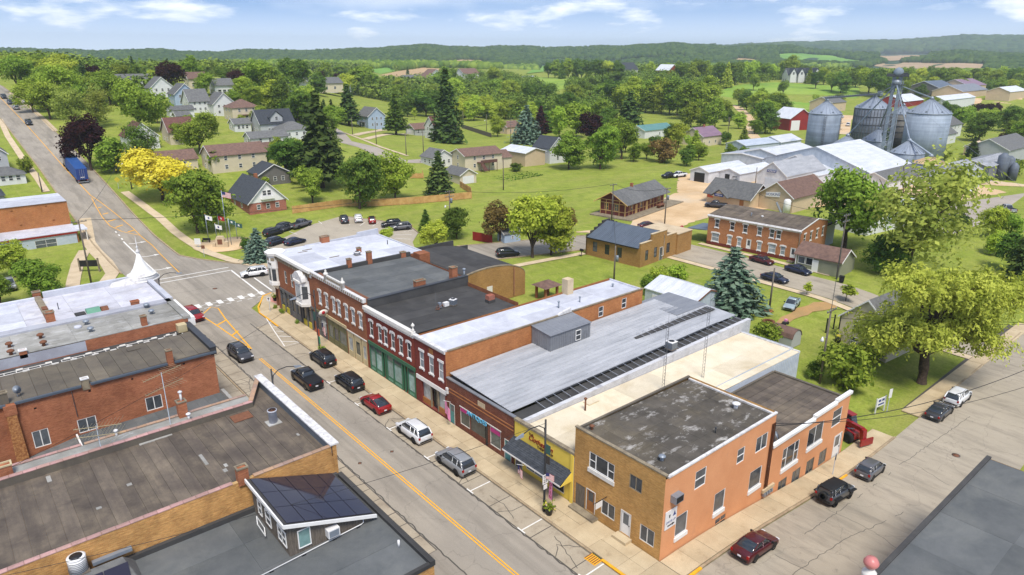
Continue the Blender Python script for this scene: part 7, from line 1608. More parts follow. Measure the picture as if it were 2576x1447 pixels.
def lorry():
 p=(30.53,210.39);t=T('box_truck','semi truck with long blue box trailer climbing the hill street','truck',(p[0]-.2,p[1],gz(*p)),U);z1=gz(p[0],p[1]+18)
 t.e.rotation_euler=(0,-atan2(z1-gz(*p),18),U)
 paint('truck_blue',rgb(48,88,150),.45,.05);paint('truck_blue_dark',rgb(28,60,128),.45,.05)
 b=t.part('trailer_box',MB().box(.15,15.6,-1.3,1.3,1.15,4.1),'truck_blue');m=MB()
 for k in range(32):m.box(.3+k*.48,.36+k*.48,1.3,1.33,1.2,4.05).box(.3+k*.48,.36+k*.48,-1.33,-1.3,1.2,4.05)
 link('side_rib',m.mesh('side_rib',['truck_blue']),b)
 d=t.part('rear_door',MB().box(.08,.15,-1.26,1.26,1.2,4.05),'truck_blue_dark');link('door_bar',MB().box(.04,.08,-.5,-.44,1.25,4.0).box(.04,.08,.44,.5,1.25,4.0).box(.04,.08,-.04,.04,1.25,4.0).mesh('door_bar',['steel']),d)
 t.part('door_mark',MB().box(.06,.079,-.5,.5,1.7,1.9),'pvc')
 t.part('bumper',MB().box(-.05,.15,-1.25,1.25,.5,.68).box(.0,.1,-1.1,-1.0,.68,1.15).box(.0,.1,1.0,1.1,.68,1.15),'steel');t.part('tail_light',MB().box(.0,.08,-1.2,-.8,.95,1.1),'lamp_red');t.part('tail_light',MB().box(.0,.08,.8,1.2,.95,1.1),'lamp_red')
 t.part('chassis',MB().box(.5,15,-.5,.5,.85,1.15),'trim_black')
 c=t.part('cab',MB().box(16.0,18.4,-1.22,1.22,1.0,3.4).box(18.4,20.2,-1.05,1.05,.8,2.1),'car_black');link('windscreen',MB().box(18.4,18.45,-1.1,1.1,2.1,3.1).mesh('windscreen',['car_glass']),c)
 w=MB().lathe([(.3,-.15),(.5,-.15),(.5,.15),(.3,.15)],16).mesh('wheel',['tyre'])
 for x in(1.6,2.9,14.5,15.8,19.3):
  for s in(-1,1):t.use('wheel',w,(x,s*1.08,.5),None,(pi/2,0,0))
lorry()
def telehandler():
 p=(74.81,27.83);t=T('telehandler','red telescopic handler parked behind the orange building','handler',(p[0]-.6,p[1]+1.0,gz(*p)),radians(-108));R_='car_red'
 t.part('chassis',MB().box(-2.2,2.0,-.8,.8,.6,1.3),R_);t.part('cab',MB().hexa([(-1.0,.1,1.2),(.9,.1,1.2),(.9,.95,1.2),(-1.0,.95,1.2)],[(-.8,.15,2.6),(.4,.15,2.6),(.4,.9,2.6),(-.8,.9,2.6)]),'car_glass');t.part('cab_roof',MB().box(-.9,.5,.1,.95,2.6,2.7),R_)
 t.part('boom',MB().hexa([(-2.4,-.6,1.6),(2.6,-.6,1.9),(2.6,-.15,1.9),(-2.4,-.15,1.6)],[(-2.4,-.6,2.15),(2.6,-.6,2.35),(2.6,-.15,2.35),(-2.4,-.15,2.15)]),R_);t.part('boom_head',MB().hexa([(2.6,-.65,.9),(3.0,-.65,.9),(3.0,-.1,.9),(2.6,-.1,.9)],[(2.4,-.65,2.3),(2.9,-.65,2.2),(2.9,-.1,2.2),(2.4,-.1,2.3)]),R_);t.part('carriage',MB().box(3.0,3.15,-1.0,.8,.4,1.2),R_);t.part('engine_cover',MB().box(-1.9,.4,-1.0,-.62,.8,1.5),R_);t.part('ram',MB().tube([(.5,-.38,1.2),(1.9,-.38,1.9)],.08,6),'steel')
 w=MB().lathe([(.3,-.22),(.6,-.22),(.64,-.12),(.64,.12),(.6,.22),(.3,.22)],16).mesh('wheel',['tyre'])
 for x in(-1.4,1.4):
  for s in(-1,1):t.use('wheel',w,(x,s*.95,.64),None,(pi/2,0,0))
telehandler()
def utv():
 p=(189.18,118.37);t=T('utility_buggy','black utility buggy on the mill loading ramp','buggy',(p[0],p[1],.6),radians(200))
 t.part('body',MB().box(-1.4,1.3,-.7,.7,.4,.9),'trim_black');t.part('roll_cage',MB().tube([(-.9,.6,.9),(-.8,.55,1.9),(.4,.55,1.9),(.9,.6,.9)],.05,5).tube([(-.9,-.6,.9),(-.8,-.55,1.9),(.4,-.55,1.9),(.9,-.6,.9)],.05,5),'trim_black');t.part('canopy',MB().box(-.9,.5,-.65,.65,1.88,1.95),'trim_black')
 w=MB().lathe([(.1,-.14),(.36,-.14),(.36,.14),(.1,.14)],12).mesh('wheel',['tyre'])
 for x in(-.95,.95):
  for s in(-1,1):t.use('wheel',w,(x,s*.75,.36),None,(pi/2,0,0))
utv()
# ================================================================ trees
import numpy as np
RS=np.random.RandomState(5)
def leaf_mat(name,c1,c2,tr=.36,ov=.2):
 g=NT(name);at=g.n('ShaderNodeAttribute');at.attribute_name='lv';oi=g.n('ShaderNodeObjectInfo')
 a=g.mix(at.outputs['Fac'],c1,c2)
 f=g.ramp(oi.outputs['Random'],0,1,1-ov,1+ov);n=g.n('ShaderNodeVectorMath',operation='SCALE');g.l(a,n.inputs[0]);g.l(f,n.inputs['Scale'])
 hs=g.n('ShaderNodeHueSaturation');g.l(n.outputs[0],hs.inputs['Color']);g.l(g.ramp(g.math('FRACT',g.math('MULTIPLY',oi.outputs['Random'],7.31)),0,1,.482,.515),hs.inputs['Hue'])
 d=g.n('ShaderNodeBsdfDiffuse');t=g.n('ShaderNodeBsdfTranslucent');g.l(hs.outputs[0],d.inputs[0]);g.l(hs.outputs[0],t.inputs[0])
 m=g.n('ShaderNodeMixShader');m.inputs[0].default_value=tr;g.l(d.outputs[0],m.inputs[1]);g.l(t.outputs[0],m.inputs[2]);g.l(m.outputs[0],g.out.inputs[0])
KL=1.62
leaf_mat('leaf_green',rgb(76,98,34,KL),rgb(128,144,56,KL));leaf_mat('leaf_dark',rgb(54,78,34,KL),rgb(96,116,46,KL));leaf_mat('leaf_light',rgb(108,128,40,KL),rgb(152,164,66,KL));leaf_mat('leaf_pale',rgb(100,112,48,KL),rgb(146,150,74,KL))
leaf_mat('leaf_copper',rgb(50,32,34,.9),rgb(82,50,48,.9));leaf_mat('leaf_yellow',rgb(208,196,48,1.0),rgb(238,226,92,1.0),.3,.03);leaf_mat('leaf_willow',rgb(104,118,42,KL),rgb(152,160,72,KL),.3);leaf_mat('needle_dark',rgb(44,62,34,1.35),rgb(82,98,48,1.35),.15);leaf_mat('needle_blue',rgb(62,82,68,KL),rgb(108,126,108,KL),.15);leaf_mat('leaf_plum',rgb(92,74,44,KL),rgb(120,104,58,KL))
two('bark',rgb(96,80,64,.8),rgb(70,58,48,.8),3,bump=.3)
def leafmesh(name,C_,N_,size,asp=1.0,mats='leaf_green',jit=.5,hang=0.0,seed=1,per=0):
 """one quad per leaf spray, centred at C_, facing roughly along N_"""
 r=np.random.RandomState(seed);n=len(C_)
 N_=N_+r.normal(0,jit,(n,3));N_/=np.linalg.norm(N_,axis=1)[:,None]+1e-9
 t=r.normal(0,1,(n,3));t[:,2]-=hang
 t-=N_*(t*N_).sum(1)[:,None];t/=np.linalg.norm(t,axis=1)[:,None]+1e-9;b=np.cross(N_,t)
 s=size*r.uniform(.6,1.3,(n,1));A=t*s*asp*.5;B_=b*s*.5
 V=np.empty((n,4,3));V[:,0]=C_-A;V[:,1]=C_+B_*.8+A*.1;V[:,2]=C_+A;V[:,3]=C_-B_*.8+A*.1
 lv=r.uniform(0,1,n)
 if per:lv=lv*.35+np.repeat(r.uniform(0,1,n//per+1),per)[:n]*.65
 return quads(name,V,lv,mats)
def quads(name,V,lv,mat):
 n=len(V);me=bpy.data.meshes.new(name);me.vertices.add(n*4);me.vertices.foreach_set('co',V.reshape(-1).astype(np.float32))
 me.loops.add(n*4);me.loops.foreach_set('vertex_index',np.arange(n*4,dtype=np.int32));me.polygons.add(n);me.polygons.foreach_set('loop_start',np.arange(0,n*4,4,dtype=np.int32));me.polygons.foreach_set('loop_total',np.full(n,4,dtype=np.int32))
 me.attributes.new('lv','FLOAT','FACE').data.foreach_set('value',lv.astype(np.float32));me.materials.append(M[mat]);me.update(calc_edges=True);return me
def crown_pts(seed,rx,z0,z1,lobes,ncl,per,spread,flat_=0.0,taper=0.0):
 r=np.random.RandomState(seed);cz=(z0+z1)/2;hz=(z1-z0)/2
 L=[]
 for i in range(lobes):
  a=r.uniform(0,2*pi);u=r.uniform(-.9,.85);q=sqrt(max(0,1-u*u))*r.uniform(.35,.72)*(1-taper*(u+1)/2)
  L.append((rx*q*cos(a),rx*q*sin(a),cz+hz*u*.72,r.uniform(.24,.56)))
 L.append((0,0,cz+hz*.1,.62));C_=[];N_=[]
 for k in range(ncl):
  lx,ly,lz,lr=L[r.randint(len(L))];v=r.normal(0,1,3);v[2]=v[2]*.8+.25;v/=np.linalg.norm(v);rr=r.uniform(.72,1.06)
  c=np.array([lx+v[0]*rx*lr*rr,ly+v[1]*rx*lr*rr,lz+v[2]*hz*lr*rr*.95])
  p=c+r.normal(0,spread,(per,3))*np.array([1,1,.6]);C_.append(p);o=v*1.0+np.array([0,0,.35]);N_.append(np.repeat(o[None],per,0))
 return np.concatenate(C_),np.concatenate(N_)
def limbs(seed,h,r0,z0,n,rx,z1):
 r=random.Random(seed);m=MB();m.tube([(0,0,-.4),(.05,0,z0*.6),(0,.08,z0),(.1,.1,z1*.62)],r0,7,r0*.3)
 for i in range(n):
  a=2*pi*i/n+r.uniform(-.4,.4);zs=z0*r.uniform(.7,1.15);e=r.uniform(.5,.8)
  m.tube([(0,0,zs),(rx*e*.4*cos(a),rx*e*.4*sin(a),zs+(z1-zs)*.3),(rx*e*cos(a),rx*e*sin(a),zs+(z1-zs)*r.uniform(.45,.8))],r0*.5,5,r0*.1)
 return m
def proto(kind):
 if kind in('round','round2','oval','wide','loose','tall'):
  sd,rx,z0,lob,ncl,per,sp,sz,r0=dict(round=(3,4.3,.9,10,340,24,.42,.4,.28),round2=(11,4.6,.8,12,340,24,.45,.4,.28),oval=(17,3.4,.7,10,300,24,.4,.38,.22),wide=(23,5.4,1.3,13,400,24,.48,.4,.32),loose=(31,4.6,1.6,13,300,18,.4,.3,.26),tall=(41,2.6,.4,9,260,22,.36,.36,.2))[kind]
  c,n=crown_pts(sd,rx,z0,10,lob,ncl,per,sp);return leafmesh('crown',c,n,sz,1.25,seed=sd,per=per),limbs(sd,10,r0,z0+.9,6,rx,10).mesh('trunk',['bark'])
 if kind=='bush':
  c,n=crown_pts(51,6.2,-.5,10,10,150,14,.7);return leafmesh('crown',c,n,.95,1.2,seed=4),limbs(5,10,.25,1.0,5,4,8).mesh('trunk',['bark'])
 if kind in('spruce','blue','pine','cone'):
  sd,R0,lv,z0,sz=dict(spruce=(7,2.3,26,.5,.46),blue=(8,3.4,22,.2,.5),pine=(9,2.6,24,1.4,.5),cone=(10,1.7,26,.1,.42))[kind]
  r=np.random.RandomState(sd);C_=[];N_=[];ir=kind=='pine'
  for i in range(lv):
   q=i/(lv-1);z=z0+(9.9-z0)*q;R_=R0*(1-q)**.82*(r.uniform(.65,1.15)if ir else r.uniform(.88,1.08))+.12;nb=max(5,int(17*(1-q*.6)))
   for k in range(nb):
    a=2*pi*(k+r.uniform(-.3,.3))/nb;R2=R_*r.uniform(.75,1.12);m=max(3,int(R2*7))
    for j in range(m):
     e=(j+.6)/m;C_.append((R2*e*cos(a)+r.normal(0,.1),R2*e*sin(a)+r.normal(0,.1),z-R2*e*.26+.22*e*e*R2+r.normal(0,.07)));N_.append((cos(a)*.5,sin(a)*.5,.85))
  return leafmesh('crown',np.array(C_),np.array(N_),sz,1.6,'needle_dark',.45,seed=sd),MB().tube([(0,0,-.3),(0,0,9.6)],.24,7,.03).mesh('trunk',['bark'])
 if kind=='sapling':
  c,n=crown_pts(61,1.8,3,10,5,60,12,.4);return leafmesh('crown',c,n,.7,1.3,seed=6),MB().tube([(0,0,0),(0,0,7)],.12,5,.05).mesh('trunk',['bark'])
PROTO={}
WIDE=dict(blue=1.7,spruce=1.05,pine=1.05,cone=1.1,bush=1.0,sapling=1.1,loose=1.2,wide=1.1,round=1.14,round2=1.1,oval=1.18,tall=1.15)
def tree(kind,mat,p,label,group=None,name=None,wide=1.0,trunk=True):
 x,y,h=p;cr,tk=PROTO.setdefault(kind,proto(kind))if kind in PROTO else PROTO.setdefault(kind,proto(kind))
 nm=name or{'spruce':'spruce_tree','blue':'blue_spruce','pine':'pine_tree','cone':'arborvitae','bush':'shrub','sapling':'sapling'}.get(kind,'leafy_tree')
 s=h/10.0;wide*=WIDE.get(kind,1.25);e=link(nm,None,None,(x,y,gz(x,y)-.05),random.uniform(0,6.28),(s*wide*random.uniform(.93,1.07),s*wide*random.uniform(.93,1.07),s*(1.0 if kind in('spruce','blue','pine','cone')else 1.13)));tag(e,label,'shrub' if kind=='bush' else 'tree',group)
 o=link('crown',cr,e);o.material_slots[0].link='OBJECT';o.material_slots[0].material=M[mat]
 if trunk:link('trunk',tk,e)
 return e
ONE=(('wide','leaf_green',[(58.9,268.9,15.9)],'huge round green tree left of the white house row',1.0),('round','leaf_copper',[(34.6,222.8,13.7)],'large copper leaved tree beside the semi truck',1.0),('wide','leaf_yellow',[(43.9,189.7,11.7)],'golden yellow tree beside the street corner',1.3),('round2','leaf_green',[(43.3,161.2,14.0)],'big green maple in front of the golden tree',1.0),('loose','leaf_pale',[(40.7,279.9,13.3)],'thin pale olive tree right of the hill street',.9),('loose','leaf_pale',[(48.6,283.4,12.6)],'second pale olive tree beside the huge round tree',.8),('oval','leaf_green',[(39.9,218.4,9.1)],'green street tree overhanging the wooden pole',1.4),('loose','leaf_dark',[(47.9,218.8,11.7)],'dark open tree in front of the cream ranch house',1.0),('wide','leaf_green',[(66.2,230.4,11.4)],'spreading green tree left of the long cream house',.95),('sapling','leaf_green',[(63.6,208.5,6.1)],'slim young tree before the long cream house',1.6),('pine','needle_dark',[(84.5,183.8,26.1)],'tallest dark pine left of centre',1.1),('round2','leaf_dark',[(79.8,197.0,10.9)],'green tree just left of the tallest pine',1.1),('round','leaf_green',[(75.5,171.1,9.1)],'small round maple by the wooden fence',.9),('round2','leaf_dark',[(83.6,160.8,14.3)],'dense dark maple standing by the board fence',.95),('oval','leaf_light',[(95.9,163.4,12.4)],'pale feathery tree right of the dense maple',1.0),('spruce','needle_dark',[(109.4,162.0,12.5)],'bushy dark spruce beside the cream garage',1.5),('spruce','needle_dark',[(174.2,250.3,30.4)],'very tall spruce beside the white farmhouse',1.05),('pine','needle_dark',[(157.9,308.2,18.6)],'dark pine left of the blue house',1.3),('pine','leaf_dark',[(167.0,280.5,18.4)],'tall pine with bare trunk between blue house and farmhouse',1.2),('sapling','leaf_light',[(225.4,356.8,6.8)],'slim bright tree beside the garage on the rise',1.3),('blue','needle_blue',[(208.7,237.8,16.4)],'blue spruce beside the brown roofed cottage',.95),('pine','leaf_copper',[(230.2,252.0,14.3)],'bronze leaved tree right of the blue spruce',1.4),('oval','leaf_light',[(214.3,265.3,9.4)],'light green columnar tree left of the cottage',1.0),('tall','leaf_light',[(239.6,237.0,17.2)],'pale drooping tree beside the tall copper tree',1.3),('tall','leaf_copper',[(228.1,217.1,14.4)],'tall narrow copper beech in the middle wood',1.3),('round','leaf_copper',[(419.5,398.9,7.2)],'little copper tree peeking above the middle wood',.8),('pine','needle_dark',[(271.6,232.0,20.5)],'broad dark pine right of the copper beech',1.5),('round2','leaf_green',[(179.8,165.7,14.6)],'round green maple largest of the lawn pair',.95),('oval','leaf_green',[(170.7,172.0,12.0)],'green tree hiding the small white house',1.3),('round','leaf_green',[(203.8,177.0,14.1)],'green tree behind the lawn maple pair',1.0),('cone','needle_dark',[(140.3,189.6,5.1)],'slim arborvitae at the ranch house corner',1.0),('cone','needle_dark',[(162.5,189.1,3.3)],'stubby arborvitae beside the beige shed',2.0),('bush','leaf_dark',[(151.7,178.5,2.6)],'low dark shrub in front of the ranch house',1.5),('bush','leaf_plum',[(209.1,161.6,8.3)],'broad bronze shrub at the lawn edge',1.0),('blue','needle_blue',[(93.2,56.8,10.2)],'big blue spruce behind the metal garage',1.0),('blue','needle_blue',[(46.1,132.4,6.5)],'blue spruce beside the flag circle',.95),('bush','leaf_dark',[(47.3,142.9,2.3)],'dark shrub next to the flag circle spruce',.8),('round','leaf_light',[(88.9,99.2,11.8)],'left tree of the leafy pair by the cross street',.95),('oval','leaf_light',[(92.9,98.0,11.0)],'right tree of the leafy pair by the cross street',1.0),('round','leaf_plum',[(91.5,112.7,7.9)],'bronze plum tree above the pale blue shed',1.0),('round2','leaf_dark',[(85.8,120.8,6.6)],'dark green tree by the pole transformer',1.05),('spruce','leaf_dark',[(84.1,130.4,5.2)],'dark tree behind the light maple',1.5),('round','leaf_light',[(77.0,115.9,5.6)],'light green maple beside the curved lot end',1.25),('oval','leaf_plum',[(107.0,107.6,5.8)],'thin bronze tree behind the leafy pair',.9),('round','leaf_light',[(71.3,126.2,3.5)],'small bright tree behind the white turret roof',1.0),('wide','leaf_green',[(142.7,61.9,15.5)],'large green tree right of the brick terrace',.95),('loose','leaf_pale',[(135.7,46.6,20.3)],'open branching tree with sky showing through its crown',1.0),('round2','leaf_dark',[(132.6,48.5,7.1)],'dark green tree below the branching tree',1.3),('round','needle_dark',[(171.0,50.3,5.4)],'dark round evergreen by the mill road',1.0),('round2','leaf_light',[(178.6,46.4,7.1)],'light green tree by the mill road at right',1.0),('spruce','needle_dark',[(147.4,31.3,14.1)],'dark spruce at the right picture edge',1.2),('sapling','leaf_light',[(109.4,52.4,2.3)],'tiny sapling on the verge of the back street',1.6),('sapling','leaf_light',[(112.1,47.0,3.1)],'young tree beside the willow house roof',2.0),('bush','leaf_green',[(84.8,34.0,5.6)],'big leafy shrub beside the utility pole',1.0),('bush','leaf_green',[(86.0,46.4,2.9)],'shrub growing behind the white block wall',1.2),('bush','leaf_dark',[(96.0,35.6,2.3)],'dark shrub against the willow house',1.2),('bush','leaf_dark',[(83.6,37.6,2.2)],'low shrub behind the ribbed shed wall',1.0),('tall','leaf_green',[(88.6,70.0,3.8)],'narrow young tree beside the metal garage',1.0),('bush','leaf_light',[(94.6,71.8,3.1)],'light shrub behind the metal garage',1.0),('bush','leaf_light',[(98.3,70.6,3.0)],'second light shrub behind the metal garage',1.0),('round','leaf_light',[(7.9,150.6,6.0)],'yellow green tree beside the siding annexe',1.2),('round2','leaf_green',[(10.5,134.3,6.7)],'round green tree behind the white roof',1.2),('round','leaf_green',[(4.4,133.6,5.0)],'green tree cut by the left picture edge',1.0),('spruce','needle_dark',[(283.7,114.3,11.3)],'spruce standing in front of the silos',1.5),('spruce','needle_dark',[(300.5,89.0,9.1)],'dark spruce on the lawn right of the silos',1.3),('round2','leaf_dark',[(326.5,189.7,15.2)],'dense dark maple at the bend of the farm track',1.0),('round','leaf_green',[(574.9,321.4,10.9)],'single round tree in the middle of the meadow',1.0),('round','leaf_green',[(577.1,351.4,13.6)],'single tree at the upper edge of the meadow',.8),('wide','leaf_dark',[(614.9,258.2,19.4)],'large dark tree behind the elevator leg',1.0),('spruce','leaf_green',[(289.3,178.2,6.9)],'small cone shaped tree by the mauve roofed house',1.5),('round','leaf_dark',[(270.6,175.3,5.4)],'dark bush tree beside the mauve roofed house',1.0),('spruce','leaf_light',[(231.2,163.2,10.2)],'light cone tree in front of the mauve roofed house',1.6),('round2','leaf_dark',[(371.9,108.7,12.5)],'big green tree right of the white outbuilding',1.2),('bush','leaf_green',[(292.8,95.4,4.2)],'shrub behind the open grain bin',1.0),('bush','leaf_green',[(274.7,70.1,5.5)],'large shrub by the mill road fence',1.3),('bush','leaf_green',[(251.4,70.5,3.3)],'shrub beside the small tanks',1.0),('bush','leaf_green',[(245.8,151.0,3.6)],'shrub at the pale blue shed corner',1.0),('bush','leaf_green',[(20.3,226.7,3.9)],'round shrub beside the sun porch',.8))
for kd,mt,ps,lb,wd in ONE:tree(kd,mt,ps[0],lb,None,None,wd)
GRP=(('along the hill street','trees lining the hill street','round round2 wide','leaf_green leaf_light leaf_green',[(38.1,385.2,14.6),(40.9,341.3,13.8),(45.2,328.3,14.9),(48.4,369.4,12.2),(62.4,342.1,11.3),(63.1,333.6,12.1),(60.2,417.9,13.2),(53.6,443.3,12.1),(48.2,500.7,11.9),(46.8,422.3,12.4),(45.0,519.2,10.4),(64.5,416.5,10.7),(65.5,328.8,8.4),(61.8,364.4,9.0),(34.6,321.4,11.0),(37.5,304.2,12.0),(50.1,322.8,9.5)]),('among the rising houses','trees among the houses on the rise','round oval round2','leaf_green leaf_light leaf_dark',[(86.8,416.9,9.2),(91.5,407.6,9.4),(96.6,364.0,6.0),(123.4,424.8,12.7),(108.8,356.8,10.3),(138.9,419.2,8.6),(124.7,352.6,10.6),(139.8,366.0,17.6),(143.2,361.1,15.7),(180.1,415.6,19.1),(128.9,327.7,12.5),(118.8,325.3,9.9),(112.3,328.8,7.0),(115.5,270.0,14.8),(150.4,335.0,12.0),(102.7,276.3,7.6),(108.9,330.8,5.2),(132.0,323.2,14.9),(103.7,428.2,5.5),(302.3,629.7,19.0),(351.9,704.1,17.4),(201.6,432.6,13.0),(68.3,267.8,5.0),(77.3,278.6,3.4),(65.4,247.6,6.4),(80.4,259.1,3.7),(94.9,271.9,4.4),(85.6,226.0,3.0),(85.7,216.8,6.6),(78.4,210.5,5.2),(92.3,216.9,5.9),(128.5,264.2,10.9),(68.3,284.3,6.2),(97.3,208.3,5.4),(71.0,191.2,2.6),(95.4,377.1,4.3)]),('of all copper groups','copper trees on the rise','round oval','leaf_copper leaf_copper',[(74.4,420.9,8.6),(93.8,384.6,6.9),(96.6,364.0,12.9),(136.7,390.8,9.9),(279.9,592.4,11.7),(296.9,596.1,11.4),(137.6,382.0,9.4),(546.4,166.7,5.2),(544.2,161.7,6.0),(542.3,156.5,6.4),(546.7,152.8,6.8),(366.4,97.6,4.6)]),('above the left houses','conifers above the left houses','spruce cone','needle_dark needle_dark',[(67.6,408.0,12.2),(99.5,448.4,11.7),(146.5,309.8,10.2),(151.6,312.8,10.4),(144.3,314.8,7.9),(549.1,882.4,10.8),(355.3,669.1,20.8),(98.3,202.9,14.7),(119.3,268.4,13.8)]),('in the belt behind the farmhouse','trees in the belt behind the farmhouse','round oval round2 tall','leaf_green leaf_dark leaf_light leaf_green leaf_dark',[(278.1,518.4,21.3),(300.6,519.7,16.8),(314.9,567.0,15.8),(276.9,450.8,15.0),(243.7,384.5,14.6),(246.5,376.6,14.5),(251.5,375.1,15.4),(231.5,374.3,12.6),(330.5,464.0,19.2),(261.0,355.5,13.5),(254.9,337.9,13.8),(270.5,347.6,12.7),(445.8,557.2,18.2),(403.8,532.5,11.8),(274.9,332.3,11.7),(366.8,433.4,17.7),(287.5,333.3,11.9),(358.5,403.4,15.4),(376.3,406.4,14.8),(295.9,314.6,9.4),(378.6,464.5,17.1),(370.1,471.7,14.9),(394.2,542.3,14.2),(476.3,635.0,8.4),(482.1,623.5,9.0),(299.6,311.5,14.0),(290.9,318.8,10.9),(316.0,321.3,14.6),(274.9,310.4,10.5),(269.9,336.4,10.2),(251.4,352.0,12.5),(231.4,240.3,15.5),(299.4,279.4,13.3),(383.9,382.1,15.4),(432.1,419.3,17.0),(409.4,378.6,14.8),(386.9,346.0,18.4),(477.2,455.0,13.9),(497.9,454.6,11.8),(515.4,460.5,14.5),(382.0,555.0,21.3),(442.4,625.0,16.1),(336.0,500.3,12.8),(311.9,301.1,10.9),(268.2,242.7,11.8),(246.0,261.4,10.5),(252.8,232.9,9.4),(231.5,205.3,10.2),(219.0,188.3,8.0),(400.6,677.0,10.9),(346.2,576.3,12.9),(249.0,486.5,15.1),(446.4,701.2,8.7)]),('in the poplar row','poplar row below the ridge','tall oval','leaf_green leaf_green leaf_light',[(373.5,326.6,19.3),(369.3,315.9,21.4),(373.4,312.4,22.3),(377.5,308.9,22.3),(381.6,305.5,21.4),(377.4,295.4,21.0),(381.4,292.0,21.8),(377.2,282.4,22.2),(359.0,261.5,23.2),(362.7,258.3,22.8),(373.9,260.5,22.9),(411.2,280.6,18.9),(447.0,328.9,17.3),(463.0,392.4,17.0),(455.6,358.7,16.2)]),('along the upper meadow','trees along the upper meadow','round oval spruce','leaf_dark leaf_green leaf_dark leaf_light',[(557.5,598.3,15.7),(561.3,591.5,18.5),(558.2,577.5,19.6),(569.1,578.2,19.8),(566.1,564.6,18.8),(563.3,551.7,19.9),(581.2,559.0,16.8),(571.3,539.5,19.1),(575.4,533.6,18.4),(579.4,527.7,17.7),(585.2,519.6,18.3),(633.5,523.4,14.1),(658.3,534.2,14.5),(664.5,527.7,13.1),(698.0,544.4,12.1),(712.9,534.4,13.6),(575.3,426.8,19.6),(580.1,421.1,19.5),(609.1,434.4,20.3),(613.9,429.0,19.0),(594.0,405.1,18.2),(586.2,392.4,19.6),(579.7,380.8,22.2),(606.2,391.9,19.4),(654.5,412.1,16.8),(643.2,398.8,18.9),(684.1,412.1,15.9),(680.5,402.2,15.7),(696.7,402.7,14.6),(703.9,397.8,17.2),(722.0,399.8,22.2),(744.6,402.3,13.8),(752.7,399.0,13.1),(674.1,351.2,16.0),(623.3,317.9,14.2),(670.1,334.5,14.5),(614.7,298.9,14.9),(609.3,287.9,16.8),(689.7,320.8,15.7),(665.3,301.8,17.4),(703.7,312.0,16.4),(626.9,272.4,18.4),(643.4,261.9,16.8),(699.2,279.5,15.2)]),('beside the farm track','trees beside the farm track','round oval round2','leaf_green leaf_light leaf_dark',[(478.5,302.4,12.1),(449.6,277.5,12.6),(424.4,255.8,14.3),(437.9,258.1,14.6),(414.5,238.4,14.6),(378.0,213.2,14.7),(361.1,207.9,13.5),(375.7,247.4,10.9),(326.1,219.1,15.1),(344.2,222.1,7.9),(335.9,210.9,8.3),(327.5,226.8,7.7),(322.0,231.5,12.6),(373.3,273.1,8.9),(547.2,277.4,6.6),(553.9,262.6,8.0),(223.6,155.9,6.4),(209.5,151.0,7.1),(239.4,171.1,6.4),(242.0,154.2,4.6),(319.7,191.5,7.1),(250.1,189.6,9.1),(249.1,184.6,9.8),(211.2,170.8,5.8),(202.1,169.6,6.8),(230.9,183.5,5.9)]),('beyond the silos','trees beyond the silos','round round2 oval','leaf_green leaf_dark leaf_light',[(707.5,274.6,16.4),(667.2,251.9,14.3),(620.4,228.3,10.7),(536.7,189.2,9.7),(804.4,310.5,14.6),(761.5,283.8,14.9),(840.8,304.5,15.6),(761.5,265.7,15.9),(802.0,270.4,16.5),(763.1,247.7,14.4),(836.0,262.2,15.6),(818.0,247.0,16.4),(802.9,233.2,15.9),(897.0,252.4,17.6),(869.5,235.1,16.9),(846.0,220.6,16.3),(615.4,240.5,12.4),(699.8,246.8,11.3),(694.9,234.3,12.2),(690.1,222.2,12.0),(722.0,203.9,12.1),(734.3,197.4,11.1),(509.8,170.7,8.3),(412.0,129.7,11.7),(438.0,133.8,9.1),(462.3,132.3,8.0),(429.4,115.1,12.6),(456.8,118.0,9.8),(367.5,90.7,12.4),(502.2,140.8,6.3),(483.7,156.4,8.6),(386.5,99.7,8.4),(181.0,43.4,5.7),(166.1,41.0,5.1),(157.3,35.5,7.7)]))
ORD='first second third fourth fifth sixth seventh eighth ninth tenth eleventh twelfth thirteenth fourteenth fifteenth sixteenth seventeenth eighteenth'.split()
SHAPE=dict(round='round',round2='full',wide='broad',oval='oval',tall='slender',spruce='pointed',cone='columnar')
HUE=dict(leaf_green='mid green',leaf_dark='dark green',leaf_light='light green',leaf_copper='copper',needle_dark='dark needled')
for lb,gp,kinds,mts,ps in GRP:
 kinds=kinds.split();mts=mts.split()
 cnt={}
 for i,p in sorted(enumerate(ps),key=lambda q:q[1][0]/q[1][1]):
  kd=kinds[(i*7+i//3)%len(kinds)];mt=mts[(i*5+i//4)%len(mts)];k=(SHAPE[kd]+' '+HUE[mt]);cnt[k]=cnt.get(k,0)+1
  tree(kd,mt,p,'%s %s %s from the left %s'%(ORD[cnt[k]-1],k,'tree',lb),gp,None,random.uniform(.95,1.3))
